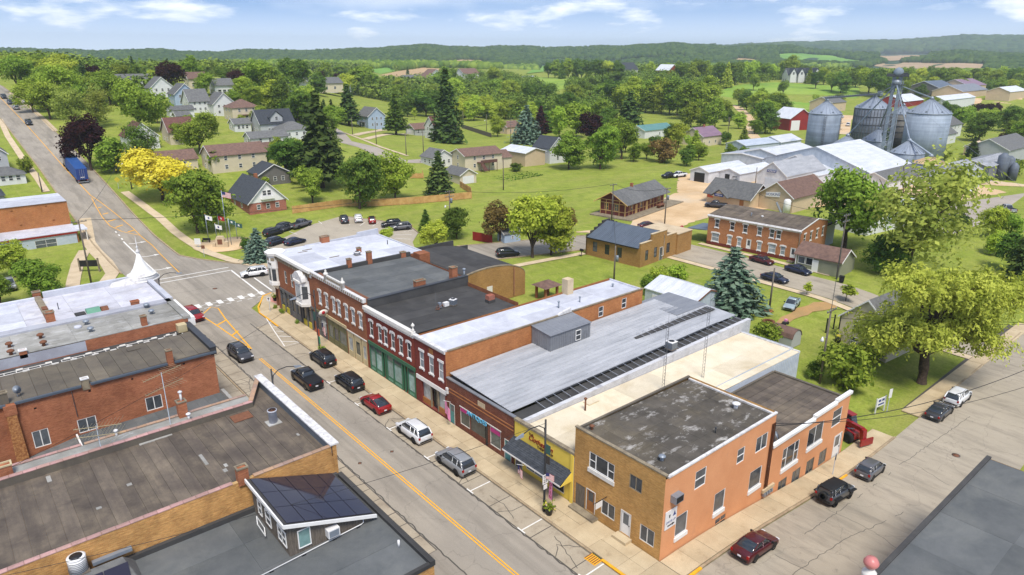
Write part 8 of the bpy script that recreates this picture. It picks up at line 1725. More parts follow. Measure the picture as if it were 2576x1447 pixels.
def willow():
 b=[(95.1,28.4,20.7)][0];x,y,h=b;h=min(h,16.8)
 e=link('willow_tree',None,None,(x,y,gz(x,y)-.1),0);tag(e,'huge drooping willow over the corner house and side street','tree')
 r=np.random.RandomState(77);C_=[];N_=[];tips=[]
 m=MB();m.tube([(0,0,-.3),(.1,.1,2.2),(-.2,.3,4.5)],.75,9,.55)
 right=Vector((cos(radians(40.1)),-sin(radians(40.1)),0));fwd=Vector((sin(radians(40.1)),cos(radians(40.1)),0))
 for i in range(22):
  a=2*pi*i/22+r.uniform(-.2,.2);rad=r.uniform(.5,1.0)
  d=right*(cos(a)*11.4*rad)+fwd*(sin(a)*7.0*rad);zt=r.uniform(.32,.95)*h
  p2=Vector((d.x*.45,d.y*.45,4.8+max(0,zt-4.0)*.75));p3=Vector((d.x,d.y,zt));m.tube([(-.2,.3,4.2),tuple(p2),tuple(p3)],.38,6,.08);tips+=[p2+(p3-p2)*q for q in(.3,.65,1.0)]
 for k in range(620):
  t=tips[r.randint(len(tips))];s=Vector((t.x+r.normal(0,1.5),t.y+r.normal(0,1.5),t.z+abs(r.normal(0,1.2))));L=r.uniform(.8,3.6);o=Vector((s.x,s.y,0));o=o.normalized()if o.length>.1 else Vector((1,0,0))
  nq=int(10+L*4.5)
  for j in range(nq):
   q=j/nq;C_.append((s.x+o.x*q*.7+r.normal(0,.16),s.y+o.y*q*.7+r.normal(0,.16),s.z+.35*sin(q*2)-L*q*q));N_.append((o.x,o.y,.9-q))
 for t in tips:
  for q in range(20):v=r.normal(0,1,3);c=np.array([t.x,t.y,t.z])+v/np.linalg.norm(v)*np.array([2.5,2.5,1.9])*r.uniform(.55,1);[(C_.append(tuple(c+r.normal(0,.38,3))),N_.append((v[0],v[1],1.0)))for _ in range(26)]
 C_=np.array(C_);C_[:,2]=np.maximum(C_[:,2],1.6+r.uniform(0,1,len(C_)))
 link('crown',leafmesh('crown',C_,np.array(N_),.27,1.9,'leaf_willow',.45,.8,3,26),e);link('trunk',m.mesh('trunk',['bark']),e)
willow()
FIELD_POLY=[]
def inpoly(x,y,P):
 c=False;j=len(P)-1
 for i in range(len(P)):
  if(P[i][1]>y)!=(P[j][1]>y)and x<(P[j][0]-P[i][0])*(y-P[i][1])/(P[j][1]-P[i][1])+P[i][0]:c=not c
  j=i
 return c
t_=(1+5**.5)/2
ICO=np.array([(-1,t_,0),(1,t_,0),(-1,-t_,0),(1,-t_,0),(0,-1,t_),(0,1,t_),(0,-1,-t_),(0,1,-t_),(t_,0,-1),(t_,0,1),(-t_,0,-1),(-t_,0,1)])/sqrt(1+t_*t_)
ICF=np.array([(0,11,5),(0,5,1),(0,1,7),(0,7,10),(0,10,11),(1,5,9),(5,11,4),(11,10,2),(10,7,6),(7,1,8),(3,9,4),(3,4,2),(3,2,6),(3,6,8),(3,8,9),(4,9,5),(2,4,11),(6,2,10),(8,6,7),(9,8,1)])
def wood(name,label,pts,rad,mat,hk=1.0):
 n=len(pts);P_=np.array(pts);r=RS
 s=rad*r.uniform(.6,1.35,(n,1,1))*r.uniform(.75,1.25,(n,12,1));V=ICO[None]*s;V[:,:,2]*=hk;V+=P_[:,None,:];V[:,:,2]+=rad*.55
 F=(ICF[None]+(np.arange(n)*12)[:,None,None]).reshape(-1).astype(np.int32);nf=n*20;me=bpy.data.meshes.new(name)
 me.vertices.add(n*12);me.vertices.foreach_set('co',V.reshape(-1).astype(np.float32));me.loops.add(nf*3);me.loops.foreach_set('vertex_index',F);me.polygons.add(nf);me.polygons.foreach_set('loop_start',np.arange(0,nf*3,3,dtype=np.int32));me.polygons.foreach_set('loop_total',np.full(nf,3,dtype=np.int32))
 me.attributes.new('lv','FLOAT','FACE').data.foreach_set('value',np.repeat(r.uniform(0,1,n),20).astype(np.float32));me.materials.append(M[mat]);me.update(calc_edges=True)
 return tag(link(name,me),label,None,None,'stuff')
leaf_mat('wood_near',rgb(66,94,38,1.15),rgb(122,142,58,1.15),.1,0);leaf_mat('wood_far',rgb(48,78,42,.78),rgb(86,112,54,.78),.1,0)
def scatter():
 rnd=random.Random(3);hill=[];far=[];mid=[];hedge=[]
 fp=[[(v.co.x,v.co.y)for v in list(o.data.vertices)[-32 if len(o.data.vertices)else 0:]]for o in C.objects if o.name.split('.')[0]in('tan_field','green_field','meadow')]
 bb=[(min(p[0]for p in P),max(p[0]for p in P),min(p[1]for p in P),max(p[1]for p in P),P)for P in[[(v.co.x,v.co.y)for v in list(o.data.vertices)[-(len(o.data.vertices)-1)//8:]]for o in C.objects if o.name.split('.')[0]in('tan_field','green_field','meadow')]]
 def free(x,y):return not any(a<=x<=b and c<=y<=d and inpoly(x,y,P)for a,b,c,d,P in bb)
 for k in range(30000):
  a=radians(rnd.uniform(-2,79));d=sqrt(rnd.uniform(1780**2,2780**2));x,y=d*sin(a),d*cos(a);nz=mnoise.noise(Vector((x*.0021,y*.0021,3)))
  if nz<-.28-.25*(d>2200):continue
  if free(x,y)and free(x*1.05,y*1.05):hill.append((x,y,gz(x,y)))
 for k in range(4200):
  a=radians(rnd.uniform(54,79));d=rnd.uniform(4400,5750);x,y=d*sin(a),d*cos(a);far.append((x,y,gz(x,y)))
 for k in range(30000):
  a=radians(rnd.uniform(-2,79));d=sqrt(rnd.uniform(560**2,1800**2));x,y=d*sin(a),d*cos(a);nz=mnoise.noise(Vector((x*.0034,y*.0034,1.5)))+.45*mnoise.noise(Vector((x*.011,y*.011,4)))
  lim=.02 if d>900 else .16
  if math.degrees(a)<20:lim=-.3
  if math.degrees(a)>52 and d<900:lim=.3
  if nz<lim or(12<x<46 and y<950):continue
  if free(x,y)and free(x*1.07,y*1.07)and free(x*1.14,y*1.14)and free(x*1.22,y*1.22):mid.append((x,y,gz(x,y)))
 wood('hill_forest','continuous forest covering the far hills',hill,8.5,'wood_far',1.0);wood('blue_ridge_forest','hazy blue forest on the farthest ridge at right',far,26,'wood_far',.7);near=[p for p in mid if hypot(p[0],p[1])<1150];wood('valley_woods','woods and hedgerows spread over the far valley',[p for p in mid if hypot(p[0],p[1])>=1150],6.5,'wood_near',1.15)
 P_=np.array(near);n=len(P_);k=64;v=RS.normal(0,1,(n,k,3));v/=np.linalg.norm(v,axis=2)[:,:,None];s=RS.uniform(.75,1.35,(n,1,1))*(1+.28*np.sin(v[:,:,:1]*4+RS.uniform(0,6,(n,1,1))))
 Q=v*s*np.array([5.6,5.6,5.4])*RS.uniform(.7,1.05,(n,k,1));Q+=P_[:,None,:];Q[:,:,2]+=5.2
 o=leafmesh('hedgerow_woods',Q.reshape(-1,3),(v+np.array([0,0,.4])).reshape(-1,3),2.3,1.2,'wood_near',.5,seed=9,per=k);tag(link('hedgerow_woods',o),'scattered hedgerow woods beyond the last houses',None,None,'stuff')
scatter()
def belts():
 hs=[(o.location.x,o.location.y)for o in C.objects if o.type=='EMPTY' and o.get('category')in('house','shed','barn','store','car','building')];rnd=random.Random(8);pts=[]
 for P in([(379.70,677.00),(560.67,770.45),(528.08,612.47),(459.80,485.95),(303.29,308.36),(272.42,334.35),(251.55,375.15),(239.42,390.15),(275.42,482.39)],[(487.38,496.62),(631.11,566.75),(651.27,486.07),(396.01,293.38),(381.46,334.87),(297.64,280.86),(310.78,313.66)],[(41.50,458.56),(67.43,549.25),(308.93,1887.78),(187.07,923.48),(67.03,344.81),(51.60,358.48),(40.50,384.35)],[(55.36,357.29),(81.92,403.20),(100.71,396.84),(70.07,292.51),(56.96,272.20),(44.81,284.83)],[(142.07,415.80),(381.67,759.83),(300.14,598.73),(131.90,319.95),(115.10,323.51)],[(1361.01,541.15),(1713.20,449.61),(765.18,197.83),(665.16,253.29)],[(627.63,466.14),(1216.26,699.07),(738.74,378.16),(680.33,390.17),(574.34,387.15),(492.77,364.34)]):
  a,b,c,d=min(p[0]for p in P),max(p[0]for p in P),min(p[1]for p in P),max(p[1]for p in P);n=int((b-a)*(d-c)/100)
  for _ in range(min(n,1600)):
   x,y=rnd.uniform(a,b),rnd.uniform(c,d)
   if inpoly(x,y,P)and not(12<x<50 and y<950)and all(abs(x-q[0])+abs(y-q[1])>22 for q in hs):pts.append((x,y,gz(x,y)))
 P_=np.array(pts);n=len(P_);k=150;v=RS.normal(0,1,(n,k,3));v/=np.linalg.norm(v,axis=2)[:,:,None];s=RS.uniform(.7,1.3,(n,1,1))*(1+.3*np.sin(v[:,:,:1]*4+RS.uniform(0,6,(n,1,1)))*np.cos(v[:,:,2:]*3+RS.uniform(0,6,(n,1,1))))
 Q=v*s*np.array([4.4,4.4,4.8])*RS.uniform(.6,1.05,(n,k,1));Q+=P_[:,None,:];Q[:,:,2]+=4.4
 tag(link('belt_woods',leafmesh('belt_woods',Q.reshape(-1,3),(v+np.array([0,0,.5])).reshape(-1,3),1.3,1.2,'wood_near',.55,seed=12,per=50)),'dense leafy thicket filling the tree belts',None,None,'stuff')
belts()
# ================================================================ street furniture
def flag(t,p,rz,w,h,kind,name='flag',droop=.25):
 """cloth hanging from a pole: p is its top hoist corner (local), rippled mesh in coloured stripes"""
 n=10;rows=7 if kind=='us' else 3;o=None
 def cloth(v0,v1,mat,u0=0.0,u1=1.0,off=0.0):
  m=MB();vs=[]
  for i in range(n+1):
   u=u0+(u1-u0)*i/n
   for v in(v0,v1):vs.append((w*u*(1-droop*.3),.12*w*sin(u*7)*u+off,-h*v-droop*h*u*u))
  m.add(vs,[(2*i,2*i+1,2*i+3,2*i+2)for i in range(n)],True);return m
 if kind=='us':
  root=link(name,cloth(0,1/13,0).mesh(name,['flag_red']),t.e,p,rz)
  for k in range(1,13):link('stripe',cloth(k/13,(k+1)/13,0).mesh('stripe',['flag_red' if k%2==0 else 'white_paint']),root)
  link('canton',cloth(0,7/13,0,0,.42,-.012).mesh('canton',['flag_blue']),root);link('canton',cloth(0,7/13,0,0,.42,.012).mesh('canton',['flag_blue']),root)
  return root
 root=link(name,cloth(0,1,0).mesh(name,[kind]),t.e,p,rz);link('emblem',cloth(.3,.7,0,.35,.65,-.012).mesh('emblem',['ink_blue' if kind=='white_paint' else 'white_paint']),root);return root
plain('flag_red',rgb(176,40,52),.8,var=.06);plain('flag_blue',rgb(44,50,96),.8,var=.05);plain('flag_teal',rgb(58,92,84),.8,var=.05);plain('sign_green',rgb(60,150,110),.6,var=.03)
def lamp(label,loc,h,ex,banners=()):
 t=T('street_lamp',label,'street lamp',(loc[0],loc[1],gz(*loc)+.14),0,'street lamps')
 t.part('pole',MB().lathe([(.17,0),(.17,.5),(.11,.6),(.085,h)],10),'black_metal')
 t.part('arm',MB().tube([(0,0,h-1.6),(ex*.06,0,h-.75),(ex*.3,0,h-.3),(ex*.65,0,h-.22),(ex,0,h-.45)],.045,6),'black_metal');t.part('lamp_head',MB().hexa([(ex*1.0,-.14,h-.62),(ex*1.3,-.1,h-.62),(ex*1.3,.1,h-.62),(ex*1.0,.14,h-.62)],[(ex*.96,-.08,h-.36),(ex*1.25,-.06,h-.5),(ex*1.25,.06,h-.5),(ex*.96,.08,h-.36)]),'galv')
 for(z,dy,w,hh,mat)in banners:t.part('banner',MB().hexa([(-.02,dy,z),(.02,dy,z),(.02,dy+w,z),(-.02,dy+w,z)],[(-.02,dy,z+hh),(.02,dy,z+hh),(.02,dy+w,z+hh),(-.02,dy+w,z+hh)]),mat)
 return t
def planter(label,loc):
 t=T('planter',label,'planter',(loc[0],loc[1],gz(*loc)+.14),0,'pavement planters');t.part('pot',MB().lathe([(.26,0),(.36,.5),(.4,.55),(.4,.62),(.34,.62)],14),'black_metal');r=np.random.RandomState(2);c=r.normal(0,.17,(70,3));c[:,2]=abs(c[:,2])+.62
 link('flowers',cached('plant',lambda:leafmesh('flowers',c,np.tile([0,0,1.],(70,1)),.17,1.2,'leaf_yellow',.8)),t.e);link('leaves',cached('plant2',lambda:leafmesh('leaves',c*1.15,np.tile([0,0,1.],(70,1)),.2,1.4,'leaf_green',.8,seed=3)),t.e)
L1=lamp('black street lamp with small flag and speed sign by the yellow shop',(35.75,38.0),9.2,-2.6,((6.0,-.65,.6,.9,'flag_teal'),(5.0,-.6,.55,.8,'sign_dark')))
L1.part('speed_sign',MB().box(-.34,.3,-.13,-.1,2.9,3.85),'pvc');L1.part('plate_sign',MB().box(-.22,.2,-.13,-.1,2.35,2.8),'pvc')
for s_,z_,q_ in(('SPEED',3.7,.17),('LIMIT',3.54,.17),('25',3.2,.46)):text(L1,s_,(-.02,-.14,z_),0,q_,'ink',ext=.003)
flag(L1,(0,-.15,4.0),WX+.9,.9,.6,'us',droop=.6)
L2=lamp('black street lamp with blue, orange and green banners',(35.75,83.3),8.9,-2.6,((4.4,.15,.8,1.3,'flag_teal'),(2.4,-.5,.85,1.0,'sign_orange'),(1.3,-.5,.7,1.0,'sign_green')))
lamp('street lamp behind the tar roof parapet',(22.7,65.5),7.9,2.5);lamp('street lamp beside the white spire',(22.6,108.0),7.9,2.6)
planter('black flower planter beneath the lamp by the yellow shop',(35.75,37.35));planter('black flower planter beneath the lamp with banners',(35.75,82.4));planter('black flower planter on the corner paving',(39.19,107.14))
fs=T('feather_flag','pink feather flag reading open beside the yellow shop','flag',(36.5,37.75,.14));fs.part('stand',MB().tube([(-.5,0,.02),(.5,0,.02)],.03,5).tube([(0,-.5,.02),(0,.5,.02)],.03,5).tube([(0,0,0),(0,0,2.7)],.025,5),'black_metal');fs.part('cloth',MB().hexa([(-.012,.02,.8),(.012,.02,.8),(.012,.5,.9),(-.012,.5,.9)],[(-.012,.02,2.7),(.012,.02,2.7),(.012,.4,2.6),(-.012,.4,2.6)]),'pink');o=text(fs,'N\nE\nP\nO'[::-1],(-.02,.26,1.75),WX,.42,'sign_red',ext=.003)
def shop_flag(label,p,kind,w,h):
 t=T('shop_flag',label,'flag',p);t.part('staff',MB().tube([(0,0,0),(-.9,0,.5)],.02,5),'white_paint');flag(t,(-.75,0,.42),WX,w,h,kind,droop=.5)
shop_flag('pink flag hanging beside the teal door',(FX,56.2,2.6),'pink',1.0,1.5);shop_flag('striped flag outside the olive shopfront',(FX,86.3,2.6),'us',.9,1.3);shop_flag('small striped flag under the shingled awning',(FX-1.5,42.2,2.2),'us',.7,.9)
t=T('oval_shop_sign','oval white hanging sign with red mark above the shops','sign',(FX,85.0,4.9));t.part('bracket',MB().tube([(0,0,.55),(-1.6,0,.55)],.03,5),'black_metal');m=MB().lathe([(.01,-.03),(.7,-.03),(.7,.03),(.01,.03)],18);o=t.part('board',m,'white_trim');o.rotation_euler=(pi/2,0,0);o.location=(-.95,0,0);o.scale=(1,.65,1);o=t.part('mark',MB().lathe([(.01,-.045),(.26,-.045),(.26,.045),(.01,.045)],12),'flag_red');o.rotation_euler=(pi/2,0,0);o.location=(-.95,0,0)
for k,p in enumerate(((38.99,103.73),(38.41,101.36),(39.04,100.83),(38.61,95.26))):tree('bush','leaf_green',(FX-.7,p[1],.75),('nearest','second','third','farthest')[3-k]+' potted plant standing along the turret shopfront','potted plants by the turret','potted_plant',.8)
def post_sign(name,label,loc,h,w,hh,mat,rz=0.0,diamond=False,mark=None):
 t=T(name,label,'sign',(loc[0],loc[1],gz(*loc)),rz);t.part('post',MB().tube([(0,.04,0),(0,.04,h)],.035,6),'galv');z=h-hh/2
 m=MB().extr([(0,z-hh/2),(w/2,z),(0,z+hh/2),(-w/2,z)]if diamond==1 else([(w/2*cos(pi/8+k*pi/4),z+hh/2*sin(pi/8+k*pi/4))for k in range(8)]if diamond==8 else[(-w/2,z-hh/2),(w/2,z-hh/2),(w/2,z+hh/2),(-w/2,z+hh/2)]),'y',-.02,.0);t.part('plate',m,mat)
 if mark:text(t,mark,(0,-.03,z),0,hh*.34,'white_paint' if mark=='STOP' else 'ink',ext=.003)
 return t
post_sign('arrow_sign','white arrow sign on the rounded kerb corner',(36.58,102.79),2.6,.65,.75,'pvc',WX*.6).part('arrow',MB().box(-.05,.05,-.03,-.021,2.05,2.35).add([(-.2,-.03,2.3),(.2,-.03,2.3),(0,-.03,2.5)],[(0,1,2)]),'ink')
post_sign('street_sign','grey backed street sign on the side pavement',(64.74,25.54),2.6,.5,.65,'galv',.5);post_sign('warning_sign','yellow diamond warning sign at the hill street junction',(36.80,202.67),3.2,1.5,1.5,'yellow_panel',-.5,1);post_sign('stop_sign','red stop sign beside the buff office',(124.29,89.51),2.8,.9,.9,'flag_red',-.6,8,'STOP');post_sign('church_sign','tall white and red pole sign by the yard sign',(83.34,27.89),3.2,.5,1.2,'pvc',-.3);post_sign('info_sign','white notice panel beside the flag circle',(39.94,149.79),2.0,1.3,1.3,'pvc',-.7);post_sign('park_sign','small brown sign by the flag path',(38.67,141.78),2.4,.7,.7,'rust',-.6)
t=T('yard_sign','white yard sign with two posts on the willow lawn','sign',(*(82.59,28.51),gz(*(82.59,28.51))),-.15);t.part('board',MB().box(-.85,.85,-.04,.04,.9,2.0),'pvc');t.part('print',MB().box(-.6,-.1,-.05,-.041,1.55,1.85).box(.1,.6,-.05,-.041,1.55,1.85).box(-.6,.6,-.05,-.041,1.1,1.3),'ink_blue')
for x in(-.9,.9):t.part('post',MB().cbox(x,0,0,.12,.12,2.1),'pvc')
t=T('framed_sign','dark framed sign on the lawn beside the left path','sign',(*(19.18,145.46),0),-.6);t.part('board',MB().box(-1.6,1.6,-.06,.06,1.0,2.2),'black_metal');[t.part('post',MB().cbox(x,0,0,.25,.25,2.6),'coping_stone')for x in(-1.7,1.7)]
fc=(45.01,148.98)
m=MB().lathe([(.01,.0),(6.2,.0),(6.2,.07),(.01,.08)],32,fc[0],fc[1]);struct('flag_circle',m,'gravel')
t=T('stone_monument','pale stone memorial with gable top in the flag circle','monument',(*(43.81,147.21),.05),-.7);t.part('slab',MB().extr([(-.9,0),(.9,0),(.9,1.7),(.6,2.3),(-.6,2.3),(-.9,1.7)],'y',-.4,.4),'concrete_pale');t.part('plaque',MB().box(-.5,.5,-.43,-.4,.6,1.7),'rust');t.part('pillar',MB().cbox(1.3,-.2,0,.7,.6,1.2),'concrete_pale');t.part('pillar',MB().cbox(-1.3,-.2,0,.6,.6,.9),'concrete_pale')
t=T('park_bench','dark bench at the edge of the flag circle','bench',(*(42.57,152.97),.05),-.8);t.part('seat',MB().box(-.9,.9,-.25,.25,.42,.48),'black_metal');t.part('backrest',MB().box(-.9,.9,.2,.26,.5,.9),'black_metal');[t.part('leg',MB().cbox(x,0,0,.08,.4,.42),'black_metal')for x in(-.8,.8)]
for(x,yb,yt,kd,lb)in((1720,395,-10,'us','tallest flagpole flying the striped flag'),(1575,365,165,'white_paint','flagpole with white flag, leftmost of the circle'),(1660,320,165,'flag_red','flagpole with red flag behind the memorial'),(1635,350,232,'white_paint','short flagpole with low white flag'),(1745,400,200,'flag_teal','flagpole with dark teal flag'),(1788,355,225,'flag_teal','flagpole farthest right with teal flag')):
 p={1720:[(45.7,148.4,11.6)],1575:[(43.4,154.0,5.9)],1660:[(46.9,157.2,4.7)],1635:[(45.3,154.5,3.5)],1745:[(46.0,147.4,5.8)],1788:[(48.7,151.5,3.9)]}[x][0]
 t=T('flagpole',lb,'flagpole',(p[0],p[1],.05),0,'flagpoles in the circle');t.part('pole',MB().lathe([(.09,0),(.05,p[2])],8),'steel');t.part('ball',MB().lathe([(.01,p[2]),(.1,p[2]+.08),(.01,p[2]+.18)],8),'paint_yellow');flag(t,(0,0,p[2]-.3),-.7,2.0 if kd=='us' else 1.5,1.2 if kd=='us' else .95,kd,droop=.3)
POLES=[]
def pole(label,p,arms=1,tr=False,light=False,rz=0.0,metal=False):
 x,y,h=p;t=T('utility_pole',label,'utility pole',(x,y,gz(x,y)),rz,'utility poles');t.part('pole',MB().lathe([(.17,-.3),(.11,h)],8),'galv' if metal else 'weathered_wood')
 for k in range(arms):
  z=h-.35-k*1.1;c=t.part('crossarm',MB().box(-1.2,1.2,-.16,-.04,z,z+.12),'weathered_wood')
  for q in(-1.1,-.5,.5,1.1):link('insulator',cached('insul',lambda:MB().lathe([(.04,0),(.07,.08),(.04,.2)],6).mesh('insulator',['galv'])),c,(q,-.1,z+.12))
 if tr:t.part('transformer',MB().lathe([(.28,h-2.9),(.28,h-1.9),(.2,h-1.8)],10,.35,-.2),'galv')
 if light:t.part('lamp_arm',MB().tube([(0,0,h*.62),(-1.2,0,h*.66)],.03,5),'galv');t.part('lamp_head',MB().lathe([(.05,h*.66),(.22,h*.62),(.2,h*.6)],10,-1.2,0),'pvc')
 POLES.append((x,y,gz(x,y)+h));return t
for lb,p,a,tr,li in(('wooden pole beside the green street tree',[(39.6,201.4,10.6)],0,0,1),('pole with transformer above the car park lawn',[(88.7,127.3,9.4)],2,1,1),('pole with yard lamp beside the leafy shrub',[(83.1,36.4,10.4)],1,0,1),('tall double armed pole by the porch house',[(121.8,53.3,12.0)],2,0,0),('bare pole on the lawn beside the pale hatchback',[(97.6,52.4,7.1)],0,0,0),('pole with transformer in front of the buff office',[(89.8,78.3,6.6)],0,1,0),('pole at the depot gable',[(124.9,110.6,9.0)],1,0,0),('pole on the gravel by the stop sign',[(131.5,99.7,8.8)],1,1,0),('bare grey pole on the garden lawn',[(129.2,157.4,9.8)],0,0,0),('pole stacked with crossarms behind the beige shed',[(198.8,237.0,11.0)],3,0,0),('slim pole on the farmhouse lawn',[(131.7,215.1,7.7)],0,0,0),('slim pole by the farmhouse drive',[(132.7,237.9,8.5)],0,0,0),('slim pole at the farmhouse corner',[(136.1,210.6,9.8)],0,0,0),('pole at the start of the rise road',[(137.5,265.9,7.0)],0,0,0),('tall leaning grey pole behind the spire',[(17.9,137.3,11.5)],1,0,0),('thin pole in front of the signed mill shed',[(183.5,107.8,7.3)],0,0,0),('wooden pole with crossarm by the farm track',[(312.2,201.7,7.8)],1,0,0),('pole behind the brick terrace roof',[(163.8,96.7,4.6)],0,0,0),('lamp pole on the mill road',[(195.9,57.4,4.5)],0,0,1),('short pole left of the hill street',[(20.6,207.2,4.9)],0,0,0),('pole among trees on the hill street',[(38.1,360.6,5.6)],1,0,0),('far pole above the left houses',[(83.3,402.7,3.3)],1,0,0),('white lamp mast behind the grey fence',[(229.4,314.1,8.3)],0,0,0),('second white lamp mast behind the grey fence',[(224.8,287.4,8.7)],0,0,1)):pole(lb,p[0],a,tr,li)
def cable(label,a,b,sag=.6,r=.036,n=14):
 t=T('power_line',label,'power line',a,0,'overhead power lines');pts=[((b[0]-a[0])*k/n,(b[1]-a[1])*k/n,(b[2]-a[2])*k/n-sag*4*(k/n)*(1-k/n))for k in range(n+1)];t.part('wire',MB().tube(pts,r,4,cap=False),'black_metal')
Q=POLES
for i,j,lb in((5,6,'wire from the office pole to the depot pole'),(6,7,'wire from the depot pole to the stop sign pole'),(1,6,'wire across the lawn to the depot pole'),(3,2,'wire from the double armed pole to the yard lamp pole'),(1,14,'long wire over the car park to the leaning pole'),(9,12,'wire from the stacked pole to the farmhouse pole'),(0,14,'wire along the hill street'),(10,9,'upper wire across the farmhouse lawn'),(3,17,'wire behind the brick terrace')):
 cable(lb,Q[i],Q[j],1.2)
cable('thick service cable leaving the orange wall',(54.2,27.1,6.7),(100,14,6.5),2.2,.045);cable('thin service cable leaving the orange wall',(54.3,27.1,6.9),(100,10,7.5),2.6,.03);cable('wire from the yard lamp pole over the side street',Q[2],(112,12,7),1.0,.03);cable('second wire from the yard lamp pole over the side street',(Q[2][0],Q[2][1],Q[2][2]-1.2),(118,8,7),1.0,.03)
for k,(y,z)in enumerate(((50,9.6),(52,9.5))):cable('wire sagging over the tar roof, %s strand'%('near' if k==0 else 'far'),(-15,y,z),(35.75,38+k*45,9),1.5,.02)
def mast(label,x,y,h):
 t=T('radio_mast',label,'mast',(x,y,4.6),0,'radio masts');m=MB();P3=[(.16*cos(k*2.094),.16*sin(k*2.094))for k in range(3)]
 for p in P3:m.tube([(p[0],p[1],0),(p[0],p[1],h)],.018,4)
 t.part('legs',m,'dark_metal');m=MB()
 for k in range(int(h/.4)):
  for q in range(3):a,b=P3[q],P3[(q+1)%3];m.tube([(a[0],a[1],k*.4),(b[0],b[1],k*.4+.4)],.01,3,cap=False)
 t.part('lattice',m,'dark_metal');t.part('whip',MB().tube([(0,0,h),(0,0,h+1.5)],.015,4),'dark_metal')
mast('slim lattice mast left of two on the cream roof',55.0,40.3,7.5);mast('slim lattice mast right of two on the cream roof',61.0,39.5,8.5)
two('fence_wood',rgb(214,172,112,.84),rgb(196,150,92,.84),.8,obj=.08)
def fence(name,label,pts,h,mat,bay=2.4):
 t=T(name,label,'fence',(pts[0][0],pts[0][1],gz(*pts[0])),0,None,True)
 for a,b in zip(pts,pts[1:]):
  L=math.dist(a,b);n=max(1,round(L/bay));rz=atan2(b[1]-a[1],b[0]-a[0]);l=L/n
  def bayf():
   m=MB();k=int(l/.16)
   for i in range(k):m.box(i*l/k+.008,(i+1)*l/k-.008,-.02,.02,.05,h+.03*(i%2))
   m.box(0,l,.02,.07,.4,.5);m.box(0,l,.02,.07,h-.4,h-.3);return m.mesh('fence_panel',[mat])
  me=cached(('fence',round(l,2),h,mat),bayf);po=cached(('fpost',h,mat),lambda:MB().cbox(0,.05,-.3,.12,.12,h+.4).mesh('post',[mat]))
  for i in range(n):x=a[0]+(b[0]-a[0])*i/n;y=a[1]+(b[1]-a[1])*i/n;t.use('fence_panel',me,(x,y,gz(x,y)),None,rz);t.use('post',po,(x,y,gz(x,y)),None,rz)
fence('board_fence','long tan board fence behind the car park lawn',[(67.5,165.4),(81,165.3),(88.2,160.6),(96.4,157.6),(105,155.4),(114.6,153.6),(118,158.5),(121,168)],1.9,'fence_wood');fence('grey_fence','weathered grey fence behind the farmhouse',[(224.69,308.90),(217.93,289.06),(209.32,263.82)],2.0,'weathered_wood');fence('low_fence','low wooden garden fence beside the dark spruce',[(113.27,183.31),(117.16,181.83),(120.13,187.11)],1.5,'fence_wood')
cn=T('traffic_cone','orange and white traffic cone beside the red handler','cone',(*(73.56,26.66),gz(*(73.56,26.66))));cn.part('base',MB().cbox(0,0,0,.4,.4,.05),'sign_orange')
for k in range(5):cn.part('band',MB().lathe([(.17-k*.028,.05+k*.19),(.142-k*.028,.05+(k+1)*.19)],12),'sign_orange' if k%2==0 else 'white_paint')
t=T('wheelie_bin','black wheeled bin beside the porch house','bin',(*(120.43,51.77),0),.3);t.part('body',MB().hexa([(-.3,-.35,.1),(.3,-.35,.1),(.3,.35,.1),(-.3,.35,.1)],[(-.38,-.42,1.1),(.38,-.42,1.1),(.38,.42,1.1),(-.38,.42,1.1)]),'trim_black');t.part('lid',MB().box(-.4,.4,-.45,.45,1.1,1.2),'trim_black')
t=T('mailbox','black mailbox at the end of the lawn path','mailbox',(*(96.90,93.36),0));t.part('post',MB().cbox(0,0,0,.12,.12,1.1),'weathered_wood');t.part('box',MB().extr([(-.25,1.1),(.25,1.1),(.25,1.4),(.1,1.55),(-.1,1.55),(-.25,1.4)],'y',-.35,.35),'black_metal')
t=T('fire_pit','ring of stones round a fire pit on the back lawn','fire pit',(93.0,49.8,0));
for k in range(12):a=k*pi/6;t.part('stone',MB().cbox(.75*cos(a),.75*sin(a),-.05,.34,.3,.28),'rust')
t=T('firewood_pile','heap of split logs on the back lawn','wood pile',(96.3,52.0,0))
for k in range(16):x,y=random.uniform(-1,1),random.uniform(-.5,.5);t.part('log',MB().tube([(x-.25,y,.1+random.random()*.4),(x+.3,y+random.uniform(-.2,.2),.1+random.random()*.4)],.11,6),'brown_door')
t=T('yard_tricycle','small ride-on toy with pink seat on the lawn','toy',(93.9,47.6,0));t.part('body',MB().box(-.5,.5,-.25,.25,.3,.6),'dark_metal');t.part('seat',MB().cbox(.1,0,.6,.4,.4,.3),'pink');[t.part('wheel',MB().lathe([(.02,-.05),(.22,-.05),(.22,.05),(.02,.05)],10).mesh('w',['tyre'])and MB().tube([(x,-.3,.22),(x,.3,.22)],.22,10),'tyre')for x in(-.4,.4)]
t=T('yellow_bucket','yellow lidded bin by the willow house','bucket',(*(96.67,40.70),gz(*(96.67,40.70))));t.part('drum',MB().lathe([(.4,0),(.42,.9)],12),'black_metal');t.part('lid',MB().lathe([(.45,.9),(.4,1.02),(.01,1.06)],12),'yellow_panel')
for k,p in enumerate(((97.72,43.09),(100.12,43.11),(100.75,42.53))):t=T('garden_post',('left','middle','right')[k]+' dark garden post by the willow house','post',(p[0],p[1],gz(*p)),0,'garden posts');t.part('shaft',MB().cbox(0,0,-.2,.16,.16,2.4),'black_metal');t.part('cap',MB().cbox(0,0,2.2,.22,.22,.06),'black_metal')
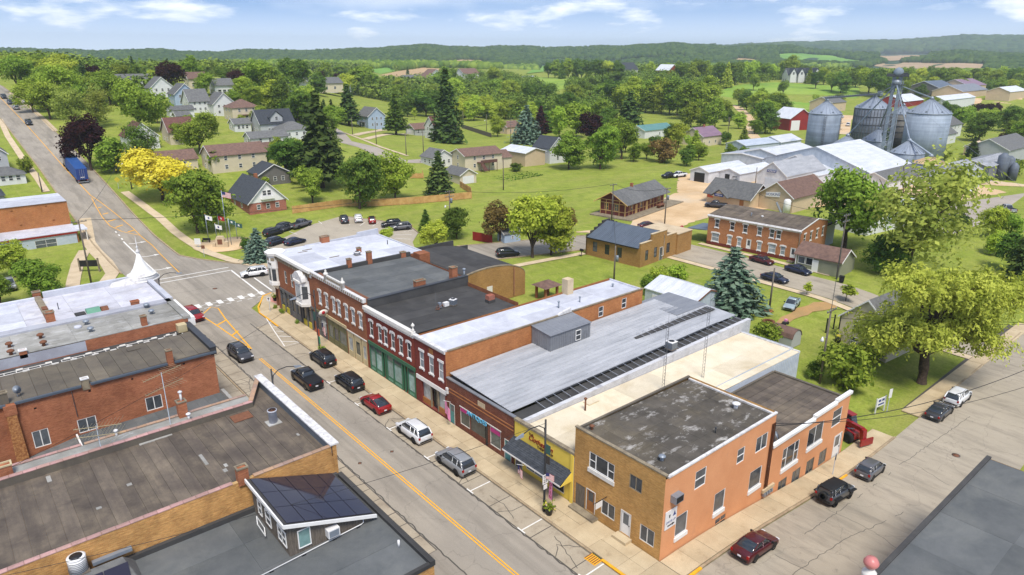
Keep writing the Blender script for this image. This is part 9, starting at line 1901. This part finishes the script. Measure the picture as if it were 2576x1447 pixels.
t=T('garden_beds','planted vegetable rows with wire hoops on the lawn','garden',(*(146.07,171.21),0),.1)
for k in range(4):t.part('bed',MB().box(-8,9,k*2.4-4,k*2.4-3.2,-.1,.22),'dirt');link('bed_plants',leafmesh('bed_plants',np.stack([RS.uniform(-8,9,160),RS.uniform(-4,-3.2,160)+k*2.4,RS.uniform(.2,.7,160)],1),np.tile([0,0,1.],(160,1)),.5,1.2,'leaf_dark',.8,seed=k),t.e)
for p in((34.6,30.9),(62.8,24.3)):t=T('storm_drain','yellow framed kerb drain by the corner building' if p[0]<40 else 'rusty kerb drain on the side street','drain',(p[0],p[1],gz(*p)+.06));t.part('frame',MB().box(-.45,.45,-.6,.6,-.02,.03),'paint_yellow' if p[0]<40 else 'rust');[t.part('bar',MB().box(-.4,.4,-.5+k*.2,-.42+k*.2,.03,.05),'rust')for k in range(6)]
t=T('dirt_heap','heap of brown soil beside the storage sheds','soil heap',(*(594.14,201.61),0));t.part('mound',MB().lathe([(14,-.5),(9,3.5),(5,6.5),(1.5,8),(.01,8.2)],14),'dirt')
for k,p in enumerate(((30.44,55.34),(26.88,55.55),(79.22,18.90),(33.73,120.19))):t=T('manhole_cover',('square valve cover near the parked cars','square valve cover beside the yellow line','round manhole cover on the side street','round manhole cover at the crossing')[k],'manhole',(p[0],p[1],gz(*p)+.036),.2);t.part('frame',MB().lathe([(.42 if k>1 else .24,-.02),(.42 if k>1 else .24,.01)],18 if k>1 else 4),'tar');t.part('lid',MB().lathe([(.33 if k>1 else .17,0),(.33 if k>1 else .17,.016)],18 if k>1 else 4),'rust')
hb=MB().box(-1500,8900,-850,6900,-30,170);g=NT('haze_air');g.t.nodes.remove(g.b);v=g.n('ShaderNodeVolumePrincipled');v.inputs['Color'].default_value=(.74,.84,.96,1);v.inputs['Density'].default_value=HAZE;v.inputs['Anisotropy'].default_value=.2;g.l(v.outputs[0],g.out.inputs[1])
if HAZE:tag(link('haze',hb.mesh('haze',['haze_air'])),None,None,None,'stuff')
